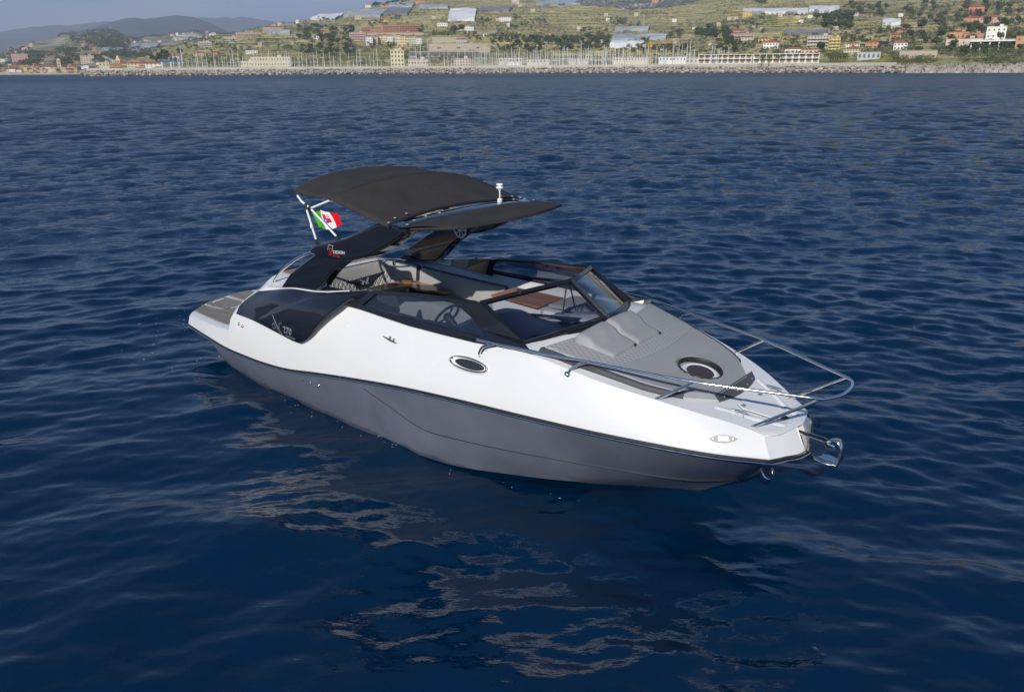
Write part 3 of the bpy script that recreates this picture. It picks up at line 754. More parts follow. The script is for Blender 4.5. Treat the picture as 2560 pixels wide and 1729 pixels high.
def side_window(g):
    from mathutils.geometry import tessellate_polygon
    o_ = [(p[0], p[1]*-g, p[2]) for p in SW_OUT]; i_ = [(p[0], p[1]*-g, p[2]) for p in SW_IN]
    tri = tessellate_polygon([[Vector(p) for p in o_], [Vector(p) for p in i_]])
    v = o_ + i_
    b = MB().add(v, [tuple(t) for t in tri])
    fr = b.build('side_window_frame', M['frame'], boat, solid=.035, off=0)
    fr.modifiers['solid'].use_even_offset = True
    md = fr.modifiers.new('bev', 'BEVEL'); md.width = .006; md.segments = 2; md.limit_method = 'ANGLE'
    MB().add(i_, [tuple(range(len(i_)))]).build('side_window_pane', M['glassdark'], fr)
    # fine inner bead round the pane
    MB().tube([(p[0], p[1]-g*-.0+(-.018 if g == 1 else .018), p[2]) for p in i_], .004, 6, closed=True).build('window_bead', M['bolt'], fr)
    # rear moulding lip
    MB().tube(cat([(3.12,-1.119*-g*-1 if False else (-1.125 if g == 1 else 1.125),1.487),(3.28,(-1.09 if g == 1 else 1.09),1.60),(3.44,(-1.056 if g == 1 else 1.056),1.695)], 10), .012, 8).build('frame_lip', M['black'], fr, smooth=True)
for g in (-1, 1): side_window(g)
for o in list(boat.children):
    pass

# ---- windscreen
def windscreen():
    topl = cat([(5.10,-.975,1.850),(5.33,-.5,1.915),(5.475,-.18,1.948),(5.517,0,1.956)], 16)
    botl = cat([(5.645,-.965,1.520),(5.85,-.55,1.592),(5.975,-.2,1.625),(6.009,0,1.632)], 16)
    top = topl + mir(list(reversed(topl[:-1]))); bot = botl + mir(list(reversed(botl[:-1])))
    def bar(P, wd, th, name, m, par):
        rows = [[] for _ in range(5)]
        for i, p in enumerate(P):
            p = Vector(p)
            # slope direction of the screen at this y
            k = min(range(len(top)), key=lambda q: abs(top[q][1]-p.y))
            s = (Vector(top[k])-Vector(bot[k])).normalized()
            a = Vector(P[max(i-1, 0)]); c = Vector(P[min(i+1, len(P)-1)]); t_ = (c-a).normalized(); nn = t_.cross(s).normalized()
            if nn.x < 0: nn = -nn
            for k_, (u, v) in enumerate(((-wd/2, -th/2), (wd/2, -th/2), (wd/2, th/2), (-wd/2, th/2), (-wd/2, -th/2))):
                rows[k_].append(tuple(p + s*u + nn*v))
        b = MB().grid(rows); b.add([r[0] for r in rows[:4]], [(0,1,2,3)]); b.add([r[-1] for r in rows[:4]], [(0,1,2,3)])
        return b.build(name, m, par, smooth=True, angle=40)
    fr = bar(bot, .075, .05, 'windscreen_frame', M['frame'], boat)
    bar(top, .045, .04, 'windscreen_top_rail', M['frame'], fr)
    def post(a, c, wdt, name, m, off=0.0):
        a, c = Vector(a), Vector(c); d = (c-a).normalized(); s = Vector((0, 1, 0)); n_ = d.cross(s).normalized()
        if n_.x < 0: n_ = -n_
        a = a+n_*off; c = c+n_*off
        P = [a-s*wdt/2-n_*.02, a+s*wdt/2-n_*.02, a+s*wdt/2+n_*.02, a-s*wdt/2+n_*.02]
        return MB().prism(P, c-a).build(name, m, fr)
    post((6.005,0,1.62), (5.517,0,1.962), .058, 'centre_post', M['frame'])
    post((6.01,-.012,1.63), (5.52,-.012,1.955), .010, 'post_trim', M['bolt'], .022)
    for g in (-1, 1):
        post((5.66,.955*g,1.50), (5.10,.968*g,1.86), .05, 'corner_post', M['frame'])
        lo = [tuple(np.array(p)+np.array([0,0,.0])) for p in (botl if g == -1 else mir(botl))]
        hi = (topl if g == -1 else mir(topl))
        MB().grid([lo, hi]).build('windscreen_pane', M['glass'], fr, smooth=True)
        MB().tube([tuple(Vector(p)+Vector((.01, .03*g*-1 if False else 0, .035))) for p in lo], .004, 6).build('pane_trim', M['bolt'], fr)
        MB().tube([(5.48,-.03 if g < 0 else .03,1.90),(5.50,.12*g,1.60)], .008, 8).build('screen_stay', M['dark'], fr, smooth=True)
    MB().box((5.30,-.60,1.925), (.05,.03,.05)).build('rail_catch', M['dark'], fr, bevel=.005)
    # soft reflection-catching wiper-less lip under the screen
    low = [(p[0]+.03, p[1], p[2]-.035) for p in bot]
    MB().tube(low, .020, 8).build('screen_gasket', M['rubber'], fr, smooth=True)
windscreen()

# ---- black quarter fairings
def coons(c0, c1, d0, d1, n, m):
    c0 = [Vector(p) for p in cat(c0, n)]; c1 = [Vector(p) for p in cat(c1, n)]
    d0 = [Vector(p) for p in cat(d0, m)]; d1 = [Vector(p) for p in cat(d1, m)]
    rows = []
    for j in range(m):
        v = j/(m-1); row = []
        for i in range(n):
            u = i/(n-1)
            row.append((1-v)*c0[i]+v*c1[i]+(1-u)*d0[j]+u*d1[j]-((1-u)*(1-v)*c0[0]+u*(1-v)*c0[-1]+(1-u)*v*c1[0]+u*v*c1[-1]))
        rows.append(row)
    return rows
def fairing(g):
    low = [(.800,-1.245,.975),(1.191,-1.270,.977),(1.526,-1.290,.961),(2.01,-1.315,.922),(2.229,-1.325,.908),(2.375,-1.333,.916)]
    top = [(1.224,-1.10,1.344),(1.512,-1.10,1.404),(2.006,-1.12,1.509),(2.474,-1.12,1.549),(2.652,-1.12,1.574),(3.13,-1.10,1.663),(3.453,-1.06,1.715),(3.50,-1.055,1.705)]
    aft = [(.800,-1.245,.975),(.81,-1.18,1.08),(.918,-1.14,1.171),(1.091,-1.12,1.275),(1.224,-1.10,1.344)]
    fore = [(2.375,-1.333,.916),(2.481,-1.338,.972),(2.63,-1.340,1.082),(2.702,-1.338,1.162),(2.821,-1.325,1.274),(2.966,-1.30,1.40),(3.083,-1.26,1.486),(3.209,-1.17,1.591),(3.39,-1.08,1.68),(3.50,-1.055,1.705)]
    n, m = 40, 22
    rows = coons(low, top, aft, fore, n, m)
    for j, row in enumerate(rows):
        v = j/(m-1)
        for i in range(n):
            u = i/(n-1); p = row[i]
            bl = math.sin(math.pi*min(1, v))*math.sin(math.pi*min(1, u*1.0))
            p = p + Vector((0, -.016*bl, .014*bl))
            # raised forward panel: a crisp shallow step running diagonally up and forward
            s = (u-.33) - .42*v
            st = max(0, min(1, s/.035)); p = p + Vector((0, -.018*st*min(1, v*8)*min(1, (1-v)*5), .010*st*min(1, (1-v)*5)))
            row[i] = tuple(p)
    if g == 1: rows = [[(p[0], -p[1], p[2]) for p in r] for r in rows]
    b = MB().grid(rows)
    o = b.build('quarter_fairing', M['black'], boat, smooth=True, angle=40)
    # returned front edge, pale inside
    f2 = [(x-.09, y*.93, z-.02) for x, y, z in fore[:-1]] + [(3.44,-1.045,1.66)]
    a = cat(fore, 24); c = cat(f2, 24); a2 = [(x+.006, y-.004, z-.004) for x, y, z in a]
    if g == 1: a, c, a2 = mir(a), mir(c), mir(a2)
    MB().tube(a, .004, 8).build('fairing_edge', M['bolt'], o, smooth=True)
    MB().grid([a, c]).build('fairing_return', M['gel'], o, smooth=True)
    l2 = [(x, y+.03, z-.004) for x, y, z in low]
    a = cat(low, 24); c = cat(l2, 24)
    if g == 1: a, c = mir(a), mir(c)
    MB().grid([a, c]).build('fairing_lip', M['rubber'], o)
    # pale coaming strip above the fairing
    t1 = cat(top[:6], 30); t2 = [(x, y+.045, z+.002) for x, y, z in t1]; t0 = [(x, y-.004, z-.006) for x, y, z in t1]; t3 = [(x, min(y+.07, -1.02), min(z-.05, 1.485)) for x, y, z in t1]
    if g == 1: t0, t1, t2, t3 = mir(t0), mir(t1), mir(t2), mir(t3)
    MB().grid([t0, [(p[0], p[1], p[2]+.009) for p in t1], [(p[0], p[1], p[2]+.007) for p in t2], t3]).build('fairing_cap_strip', M['gel'], o, smooth=True)
    u1 = cat(top[4:], 20); u2 = [(x, y+.05, z-.003) for x, y, z in u1]; u3 = [(x, min(y+.075, -1.0), 1.49) for x, y, z in u1]
    if g == 1: u1, u2, u3 = mir(u1), mir(u2), mir(u3)
    MB().grid([u1, u2, u3]).build('fairing_shoulder', M['black'], o, smooth=True)
    return o, rows
fair_s, FROWS = fairing(-1)
fairing(1)
FBVH = BVHTree.FromPolygons([Vector(p) for r in FROWS for p in r], grid(FROWS)[1])

def text_mesh(s, size, name, m, parent, project, outline=0.0, shear=0.0, spacing=1.0):
    """lettering laid on a surface: project maps text (u, v) to a point of the boat"""
    cu = bpy.data.curves.new(name, 'FONT'); cu.body = s; cu.size = size; cu.shear = shear; cu.space_character = spacing
    cu.resolution_u = 3
    if outline:
        cu.fill_mode = 'NONE'; cu.bevel_depth = outline; cu.bevel_resolution = 0
    to = bpy.data.objects.new(name+'_tmp', cu); C.objects.link(to)
    bpy.context.view_layer.update()
    me = bpy.data.meshes.new_from_object(to.evaluated_get(bpy.context.evaluated_depsgraph_get()))
    for v in me.vertices: v.co = Vector(project(v.co.x, v.co.y, v.co.z))
    me.materials.clear(); me.materials.append(m)
    bpy.data.objects.remove(to); bpy.data.curves.remove(cu)
    me.name = name
    o = bpy.data.objects.new(name, me); C.objects.link(o); o.parent = parent
    return o
def proj_on(bvh, p0, du, dv, lift=.004):
    p0, du, dv = Vector(p0), Vector(du), Vector(dv); n_ = Vector((0, 1, 0))
    def f(u, v, h):
        q = p0 + du*u + dv*v
        hit = bvh.ray_cast(Vector((q.x, -4, q.z)), n_)
        y = hit[0].y if hit[0] is not None else q.y
        return (q.x, y - lift - h, q.z)
    return f
# number on the starboard fairing
pr = proj_on(FBVH, (1.86,-1.30,.985), (1,0,-.03), (.25,0,1))
nm = text_mesh('270', .13, 'fairing_number', M['silver'], fair_s, proj_on(FBVH, (2.02,-1.3,.985), (1,0,.02), (.18,0,1)), outline=.0022, spacing=1.05)
lg = MB()
def strip(a, c, wd, f):
    a, c = np.array(a), np.array(c); d = (c-a)/np.linalg.norm(c-a); n_ = np.array([-d[1], d[0]])*wd/2
    k = 8; r1 = []; r2 = []
    for i in range(k):
        q = a+(c-a)*i/(k-1); r1.append(f(*(q+n_), 0)); r2.append(f(*(q-n_), 0))
    lg.grid([r1, r2])
f0 = proj_on(FBVH, (1.84,-1.3,.97), (1,0,.02), (0,0,1))
strip((-.06,.19), (.17,-.06), .012, f0); strip((-.03,.10), (.10,-.045), .006, f0)
for a, c in (((-.03,.10),(-.075,.06)), ((-.075,.06),(-.06,.015)), ((-.06,.015),(-.02,.02)), ((-.02,.02),(.0,.045)), ((.09,.035),(.115,.12)), ((.115,.12),(.17,.125))): strip(a, c, .005, f0)
lg.build('fairing_monogram', M['silver'], fair_s)
text_mesh('SHADOW', .045, 'fairing_subtitle', M['silver'], fair_s, proj_on(FBVH, (2.06,-1.3,.935), (1.05,0,.01), (.15,0,1)), spacing=1.1)

# ---- arch (radar arch) with its forward-raked wings and the crossbar
def arch():
    root = None
    for g in (-1, 1):
        leg = [(1.71,1.465),(1.96,1.695),(2.21,1.845),(2.42,1.965),(2.54,2.03),(3.30,2.08),(3.10,2.025),(2.83,1.855),(2.67,1.715),(2.58,1.625),(2.46,1.545)]
        yo = lambda z: -1.10
        P = [(x, yo(z)*-g, z) for x, z in leg]
        b = MB().prism(P, (0, .17*-g*1.0 if False else -.17*g, 0)).build('arch_leg', M['black'], boat, bevel=.025)
        wing = [(2.445,2.008),(2.44,2.068),(2.53,2.132),(2.81,2.202),(3.14,2.297),(3.37,2.39),(3.73,2.53),(3.98,2.54),(4.18,2.505),(4.15,2.465),(3.99,2.372),(3.84,2.285),(3.52,2.132),(3.25,2.052),(2.92,1.997)]
        def yw(x): return 1.115
        out_ = [(x, yw(x)*g, z) for x, z in wing]
        inn_ = [(x+(.07 if 2.6 < x < 4.0 and z < 2.47 and i_ > 9 else 0), (yw(x)-.20)*g, z+(.012 if z > 2.1 else -.0)) for i_, (x, z) in enumerate(wing)]
        n = len(wing)
        v = out_+inn_; f = [tuple(range(n)), tuple(range(2*n-1, n-1, -1))]+[(i, (i+1) % n, n+(i+1) % n, n+i) for i in range(n)]
        w_ = MB().add(v, f).build('arch_wing', M['black'], boat, bevel=.028)
        if g == -1: root = w_
    rows = []
    for y, z, x0, x1 in ((-1.11,2.49,3.80,4.16),(-1.0,2.52,3.80,4.16),(-.8,2.54,3.78,4.16),(-.4,2.558,3.76,4.16),(0,2.565,3.75,4.16),(.4,2.558,3.76,4.16),(.8,2.54,3.78,4.16),(1.0,2.52,3.80,4.16),(1.11,2.49,3.80,4.16)):
        xm = (x0+x1)/2
        rows.append([(x0,y,z-.01),(x0+.03,y,z+.008),(xm,y,z+.014),(x1-.03,y,z+.006),(x1,y,z-.01),(x1-.03,y,z-.05),(xm,y,z-.06),(x0+.03,y,z-.05),(x0,y,z-.01)])
    cb = MB().grid(rows).build('arch_crossbar', M['black'], boat, smooth=True, angle=60)
    # round speaker on the inner face of the port wing
    sx, sz = 3.02, 2.075
    yy = 1.115-.20-.014
    Mx = Matrix.Rotation(R(90), 3, 'X')
    spk = MB().lathe([(0,.004),(.095,.004),(.115,.014),(.122,.0),(.122,-.02)], (sx, yy, sz), 28, M=Mx).build('arch_speaker', M['dark'], boat, smooth=True, angle=40)
    g_ = MB()
    g_.lathe([(.092,.010),(.094,.018),(.114,.020),(.118,.010)], (sx, yy, sz), 28, M=Mx)
    g_.lathe([(0,.024),(.03,.022),(.032,.010)], (sx, yy, sz), 16, M=Mx)
    for k in range(8):
        a = 2*math.pi*k/8
        d = Vector((math.cos(a), 0, math.sin(a))); s_ = Vector((-math.sin(a), 0, math.cos(a)))
        c0 = Vector((sx, yy-.018, sz))
        g_.prism([c0+d*.028-s_*.004, c0+d*.028+s_*.004, c0+d*.094+s_*.012, c0+d*.094-s_*.012], (0,-.004,0))
    g_.build('speaker_grille', M['grille'], spk)
    # maker's lettering on the starboard wing
    def pj_(p0, du, dv):
        p0, du, dv = Vector(p0), Vector(du), Vector(dv)
        return lambda u, v, h: tuple(p0+du*u+dv*v+Vector((0,-.003-h,0)))
    y0 = -1.1185
    text_mesh('S', .125, 'maker_initial', M['red'], root, pj_((2.81,y0,2.055), (1.15,0,.06), (.16,0,1)))
    text_mesh('DESIGN', .052, 'maker_name', M['white'], root, pj_((2.90,y0,2.086), (1.22,0,.10), (.16,0,1)))
    text_mesh('tuning', .045, 'maker_subtitle', M['red'], root, pj_((2.895,y0,2.050), (1.10,0,.05), (.16,0,1)))
    fr = MB()
    for a, c in (((2.805,2.11),(2.83,2.175)), ((2.83,2.175),(2.91,2.178)), ((2.91,2.178),(2.885,2.105))):
        fr.tube([(a[0],y0-.003,a[1]),(c[0],y0-.003,c[1])], .0018, 5)
    fr.build('maker_frame', M['white'], root)
    return root
arch()

# ---- canvas sun top
def ribbed(rows, name, m, parent=None, solid=.006):
    return MB().grid(rows).build(name, m, parent or boat, smooth=True, angle=50, solid=solid)
def canopy():
    def arc(x_end, x_mid, z_end, z_mid, ye, n=27, sag=2.2):
        P = []
        for i in range(n):
            t_ = -1+2*i/(n-1); k = abs(t_)**sag
            P.append((x_mid+(x_end-x_mid)*k, ye*t_, z_mid+(z_end-z_mid)*k))
        return P
    rear0 = arc(2.27, 2.12, 2.735, 2.87, 1.16)
    rear = arc(2.28, 2.13, 2.765, 2.905, 1.15)
    q1 = arc(2.62, 2.62, 2.735, 2.89, 1.155)
    midb = arc(2.98, 3.02, 2.735, 2.88, 1.15)
    q2 = arc(3.35, 3.38, 2.655, 2.775, 1.155)
    q3 = arc(3.66, 3.60, 2.58, 2.678, 1.15)
    frontb = arc(3.91, 3.82, 2.53, 2.612, 1.14)
    q1 = [(x, y, z-.018*(1-abs(y/1.2)**2)) for x, y, z in q1]
    # smooth along x
    cols = []
    keys = [rear, q1, midb, q2, q3, frontb]
    n = len(rear); rows_ = [[] for _ in range(31)]
    for j in range(n):
        c_ = cat([k[j] for k in keys], 31)
        for i in range(31): rows_[i].append(c_[i])
    o = ribbed([rear0]+rows_, 'sun_canopy', M['canvas'])
    # side hems
    for s in (0, -1):
        P = [r[s] for r in rows_]
        MB().tube([(x, y, z-.008) for x, y, z in P], .011, 6).build('canopy_hem', M['canvas'], o, smooth=True)
    MB().tube([(x, y, z+.004) for x, y, z in midb], .007, 6).build('canopy_seam', M['canvas'], o, smooth=True)
    MB().tube([(x+.015, y, z-.012) for x, y, z in frontb], .017, 8).build('front_bow_tube', M['rubber'], o, smooth=True)
    MB().tube([(x+.02, y*.985, z-.02) for x, y, z in rear], .0125, 8).build('rear_bow_tube', M['pole'], o, smooth=True)
    MB().tube([(x, y*.985, z-.03) for x, y, z in midb], .0125, 8).build('middle_bow_tube', M['pole'], o, smooth=True)
    for g in (-1, 1):
        for x, y, z in ((3.89,1.10,2.545),(3.86,.98,2.575),(3.85,.80,2.598)):
            MB().tube([(x+.013*math.cos(a), y*g+.013*math.sin(a), z+.012) for a in np.linspace(0, 2*math.pi, 12, endpoint=False)], .0045, 6, closed=True).build('snap_fastener', M['plate'], o)
        # struts
        jt = (2.51,1.10*g,2.565)
        for a, c in (((2.30,1.12*g,2.70), jt), (jt, (2.94,1.08*g,2.28)), ((2.455,1.115*g,2.545), (2.54,1.08*g,2.19)), (jt, (2.92,1.12*g,2.70))):
            a, c = Vector(a), Vector(c); P = [a, a*.5+c*.5, c]
            if a.z > c.z and a.x < 2.4: P = [a, a*.6+c*.4+Vector((-.02,0,-.012)), c]
            MB().tube([tuple(p) for p in P], .0125, 8).build('canopy_strut', M['pole'], o, smooth=True)
        MB().lathe([(0,-.02),(.026,-.02),(.026,.02),(0,.02)], jt, 12, M=Matrix.Rotation(R(90), 3, 'X')).build('strut_joint', M['rubber'], o)
        MB().tube([(2.44,1.115*g,2.62),(2.46,1.115*g,2.55)], .018, 8).build('strut_joint', M['rubber'], o)
        MB().tube([(2.94,1.08*g,2.29),(2.955,1.08*g,2.245)], .018, 8).build('strut_foot', M['rubber'], o)
        MB().tube([(2.54,1.08*g,2.20),(2.545,1.08*g,2.135)], .017, 8).build('strut_foot', M['rubber'], o)
        MB().tube([(2.498,1.10*g,2.37),(2.506,1.10*g,2.335)], .018, 8).build('strut_collar', M['pole'], o)
    # forward visor
    rows = []
    ys = np.linspace(-1, 1, 31)
    for k in np.linspace(0, 1, 9):
        row = []
        for t_ in ys:
            a = abs(t_)
            xr = 4.085-.045*(1-a**4); zr = 2.512+.050*(1-a**3)
            # outline tapers to the rear corners
            y = 1.15*t_*(1-.07*k)
            full = 1-max(0, (a-.90)/.10)**1.8
            xf = xr + (4.85-.17*(a/.85)**2-xr)*full - (0 if full < 1 else 0)
            zf = zr + (2.572+.012*(1-a**2)-zr)*full
            z = zr+(zf-zr)*k
            row.append((xr+(xf-xr)*k, y-(math.copysign(.03, t_)*k*max(0, (a-.80)/.20)), z+.012*math.sin(math.pi*k)))
        rows.append(row)
    fr = [(x+.004, y, z-.028) for x, y, z in rows[-1]]
    v = ribbed(rows+[fr, [(x-.03, y, z-.01) for x, y, z in fr]], 'sun_visor', M['canvas'], solid=.005)
    MB().tube([(x-.01, y, z-.016) for x, y, z in rows[-1]], .0145, 8).build('visor_bolt_rope', M['canvas'], v, smooth=True)
    for g in (-1, 1):
        for x, y, z in ((4.14,1.06,2.548),(4.11,.93,2.572),(4.09,.74,2.588),(4.08,.52,2.592)):
            MB().tube([(x+.013*math.cos(a), y*g+.013*math.sin(a), z+.010) for a in np.linspace(0, 2*math.pi, 12, endpoint=False)], .0045, 6, closed=True).build('snap_fastener', M['plate'], v)
    # all-round light on the crossbar
    l = MB().tube([(3.97,.62,2.55),(3.97,.62,2.72)], .008, 8).build('anchor_light', M['pole'], boat, smooth=True)
    MB().box((3.97,.62,2.585), (.05,.04,.05)).build('light_base', M['pole'], l, bevel=.006)
    MB().lathe([(0,.0),(.018,.0),(.022,.02),(.045,.03),(.045,.045),(.025,.052),(.03,.06),(.042,.07),(.038,.085),(0,.09)], (3.97,.62,2.705), 18).build('light_head', M['pole'], l, smooth=True, angle=40)
canopy()
# ---- stainless rails
def rails():
    TOP = [(5.233,-1.185,1.547),(5.47,-1.18,1.553),(5.763,-1.148,1.555),(6.095,-1.078,1.546),(6.437,-.982,1.534),(7.402,-.735,1.502),(8.05,-.46,1.476),(8.383,-.315,1.464)]
    s = cat(TOP, 30)
    nose = cat([(8.383,-.315,1.464),(8.425,-.24,1.462),(8.475,-.11,1.462),(8.485,0,1.462),(8.478,.12,1.462),(8.44,.25,1.462),(8.383,.315,1.464)], 22)
    P = s[:-1] + nose + mir(list(reversed(s)))[1:]
    r = MB().tube(P, .0145, 12).build('bow_rail', M['chrome'], boat, smooth=True)
    for g in (-1, 1):
        f = lambda p: (p[0], p[1]*-g, p[2])
        posts = [cat([(5.262,-1.165,1.372),(5.272,-1.20,1.41),(5.32,-1.20,1.49),(5.45,-1.182,1.548)], 12),
                 cat([(6.265,-1.045,1.395),(6.29,-1.035,1.44),(6.35,-1.0,1.49),(6.437,-.982,1.530)], 10),
                 [(7.043,-.812,1.245),(7.402,-.735,1.500)], [(7.815,-.415,1.065),(8.375,-.315,1.462)]]
        for q in posts:
            pt = MB().tube([f(p) for p in q], .015, 10).build('rail_stanchion', M['chrome'], r, smooth=True)
            b0 = Vector(f(q[0])); d = (Vector(f(q[1]))-b0).normalized()
            MB().lathe([(.0,.018),(.016,.016),(.03,.006),(.034,-.004),(.034,-.02)], b0, 18, M=d.to_track_quat('Z','Y').to_matrix()).build('stanchion_foot', M['chrome'], pt, smooth=True, angle=50)
        # grab rails from the quarters up to the arch
        h = cat([f(p) for p in ((1.27,-.93,1.40),(1.45,-.94,1.57),(1.65,-.945,1.70),(1.90,-.95,1.84),(2.22,-.955,1.965),(2.50,-.96,2.03))], 20)
        gr = MB().tube(h, .0165, 10).build('arch_grab_rail', M['chrome'], boat, smooth=True)
rails()

# ---- sun pad on the foredeck
def pad():
    out_ = [(5.90,-1.02),(6.25,-.955),(6.55,-.875),(6.91,-.78),(7.10,-.69),(7.23,-.60),(7.36,-.45),(7.45,-.33)]
    n = 60
    def outline(x):
        return abs(np.interp(x, [p[0] for p in out_], [p[1] for p in out_]))
    def xa(y): return 6.13-.23*min(1, abs(y)/1.02)**1.6        # aft edge, follows the screen
    def xf(y): return 7.45 - 0*abs(y)
    def surf(x, y, h): return (x, y, surfz(x, y)+h)
    # longitudinal strips in normalised coordinates
    def patch(u0, u1, name, m, parent, h, inset=0.0):
        rows = []
        for k in np.sign(np.linspace(-1, 1, 81))*(1-(1-np.abs(np.linspace(-1, 1, 81)))**1.25):
            row = []
            for i in range(56):
                u = u0+(u1-u0)*i/55
                x = xa(k*.95)+(7.45-xa(k*.95))*u
                y = (outline(x)-.035-inset)*k
                e = min(1, (1-abs(k))*45)**.5
                hd = math.hypot(x-7.075, (y-.02)*.98)
                row.append(surf(x, y, (h+.012)*(.16+.84*e) if hd > .215 else .006))
            rows.append(row)
        b = MB().grid(rows)
        # skirts
        for r in (rows[0], rows[-1]): b.grid([r, [(p[0], p[1], p[2]-.05) for p in r]])
        for c_ in ([r[0] for r in rows], [r[-1] for r in rows]): b.grid([c_, [(p[0], p[1], p[2]-.05) for p in c_]])
        return b.build(name, m, parent, smooth=True, angle=50)
    base = patch(.0, .42, 'sun_pad', M['quilt_pad'], boat, .045)
    patch(.422, 1.0, 'plain_pad_section', M['vinylpad'], base, .045)
    # dark upholstered roll down each side
    for g in (-1, 1):
        e = []; i_ = []
        rows = []
        xs = np.linspace(5.90, 7.24, 30)
        for d, h in ((.0,-.006),(-.012,.03),(.015,.052),(.05,.052),(.075,.046)):
            row = []
            for x in xs:
                y = outline(x); t_ = (x-5.90)/1.34; wd = (1-.35*t_)
                row.append((x, g*(y+.012-(d+.012)*wd), surfz(min(x,7.9), y)+h))
            rows.append(row)
        MB().grid(rows).build('pad_bolster', M['dvinyl'], base, smooth=True, angle=60)
    # dark flap at the front, four press studs
    F = [(7.452,-.33),(7.53,-.15),(7.545,0),(7.53,.15),(7.50,.34),(7.452,.42)]
    r1 = [surf(7.435, y, .062) for y in np.linspace(-.36, .43, 12)]
    r2 = [surf(7.525-.30*(y-.06)**2, y*.95, .022) for y in np.linspace(-.36, .43, 12)]
    fl = MB().grid([r1, r2, [(p[0]+.002, p[1], p[2]-.02) for p in r2]]).build('pad_flap', M['dvinyl'], base, smooth=True)
    for y in (-.26,-.02,.20,.36):
        MB().lathe([(0,.012),(.008,.010),(.011,0)], surf(7.505-.28*(y-.06)**2, y*.95, .028), 10).build('press_stud', M['chrome'], fl)
    # two head cushions
    for g, yc in ((-1,-.425),(1,.055)):
        rows = []
        prof = [(-.02,.03),(-.018,.10),(.01,.135),(.08,.14),(.145,.13),(.19,.095),(.215,.088),(.34,.086),(.395,.076),(.405,.03)]
        ys = np.linspace(-.238, .238, 21)
        pc = cat([(a, 0, b) for a, b in prof], 22)
        for y in ys:
            e = max(0, 1-(abs(y)/.2385)**14)
            row = []
            for (px_, _, pz) in pc:
                x = 6.09+px_; yy = -.185+(yc+.185+y)*(1.06-.32*max(0, px_))
                wr = .004*math.sin(22*y+9*px_)*math.exp(-((px_-.16)/.08)**2)
                row.append((x, yy, surfz(x, yy)+.02+(pz-.02)*e**.5+wr))
            rows.append(row)
        hc = MB().grid(rows).build('head_cushion', M['vinylpad'], base, smooth=True, angle=60)
        MB().lathe([(0,.0),(.012,.0),(.012,.02),(0,.02)], (6.50, yc+.17, surfz(6.50, yc+.17)+.07), 10).build('cushion_strap_end', M['rubber'], hc)
    # round hatch in its cut-out
    hx, hy = 7.075, .02
    hz = surfz(hx, hy)
    slope = math.atan((deckz(hx+.1, 0)-deckz(hx-.1, 0))/.2)
    Mx = Matrix.Rotation(-slope, 3, 'Y')
    hb = MB().lathe([(.222,.058),(.216,.064),(.209,.060),(.205,.05),(.203,.006)], (hx, hy, hz), 40, M=Mx).build('hatch_surround', M['rubber'], boat, smooth=True, angle=50)
    MB().lathe([(.200,.008),(.185,.02),(.165,.026),(.142,.024),(.135,.018)], (hx+.012, hy-.01, hz), 40, M=Mx).build('hatch_frame', M['gel'], hb, smooth=True, angle=40)
    MB().lathe([(0,.0245),(.134,.0225),(.137,.016)], (hx+.012, hy-.01, hz), 40, M=Mx).build('hatch_lens', M['amber'], hb)
pad()

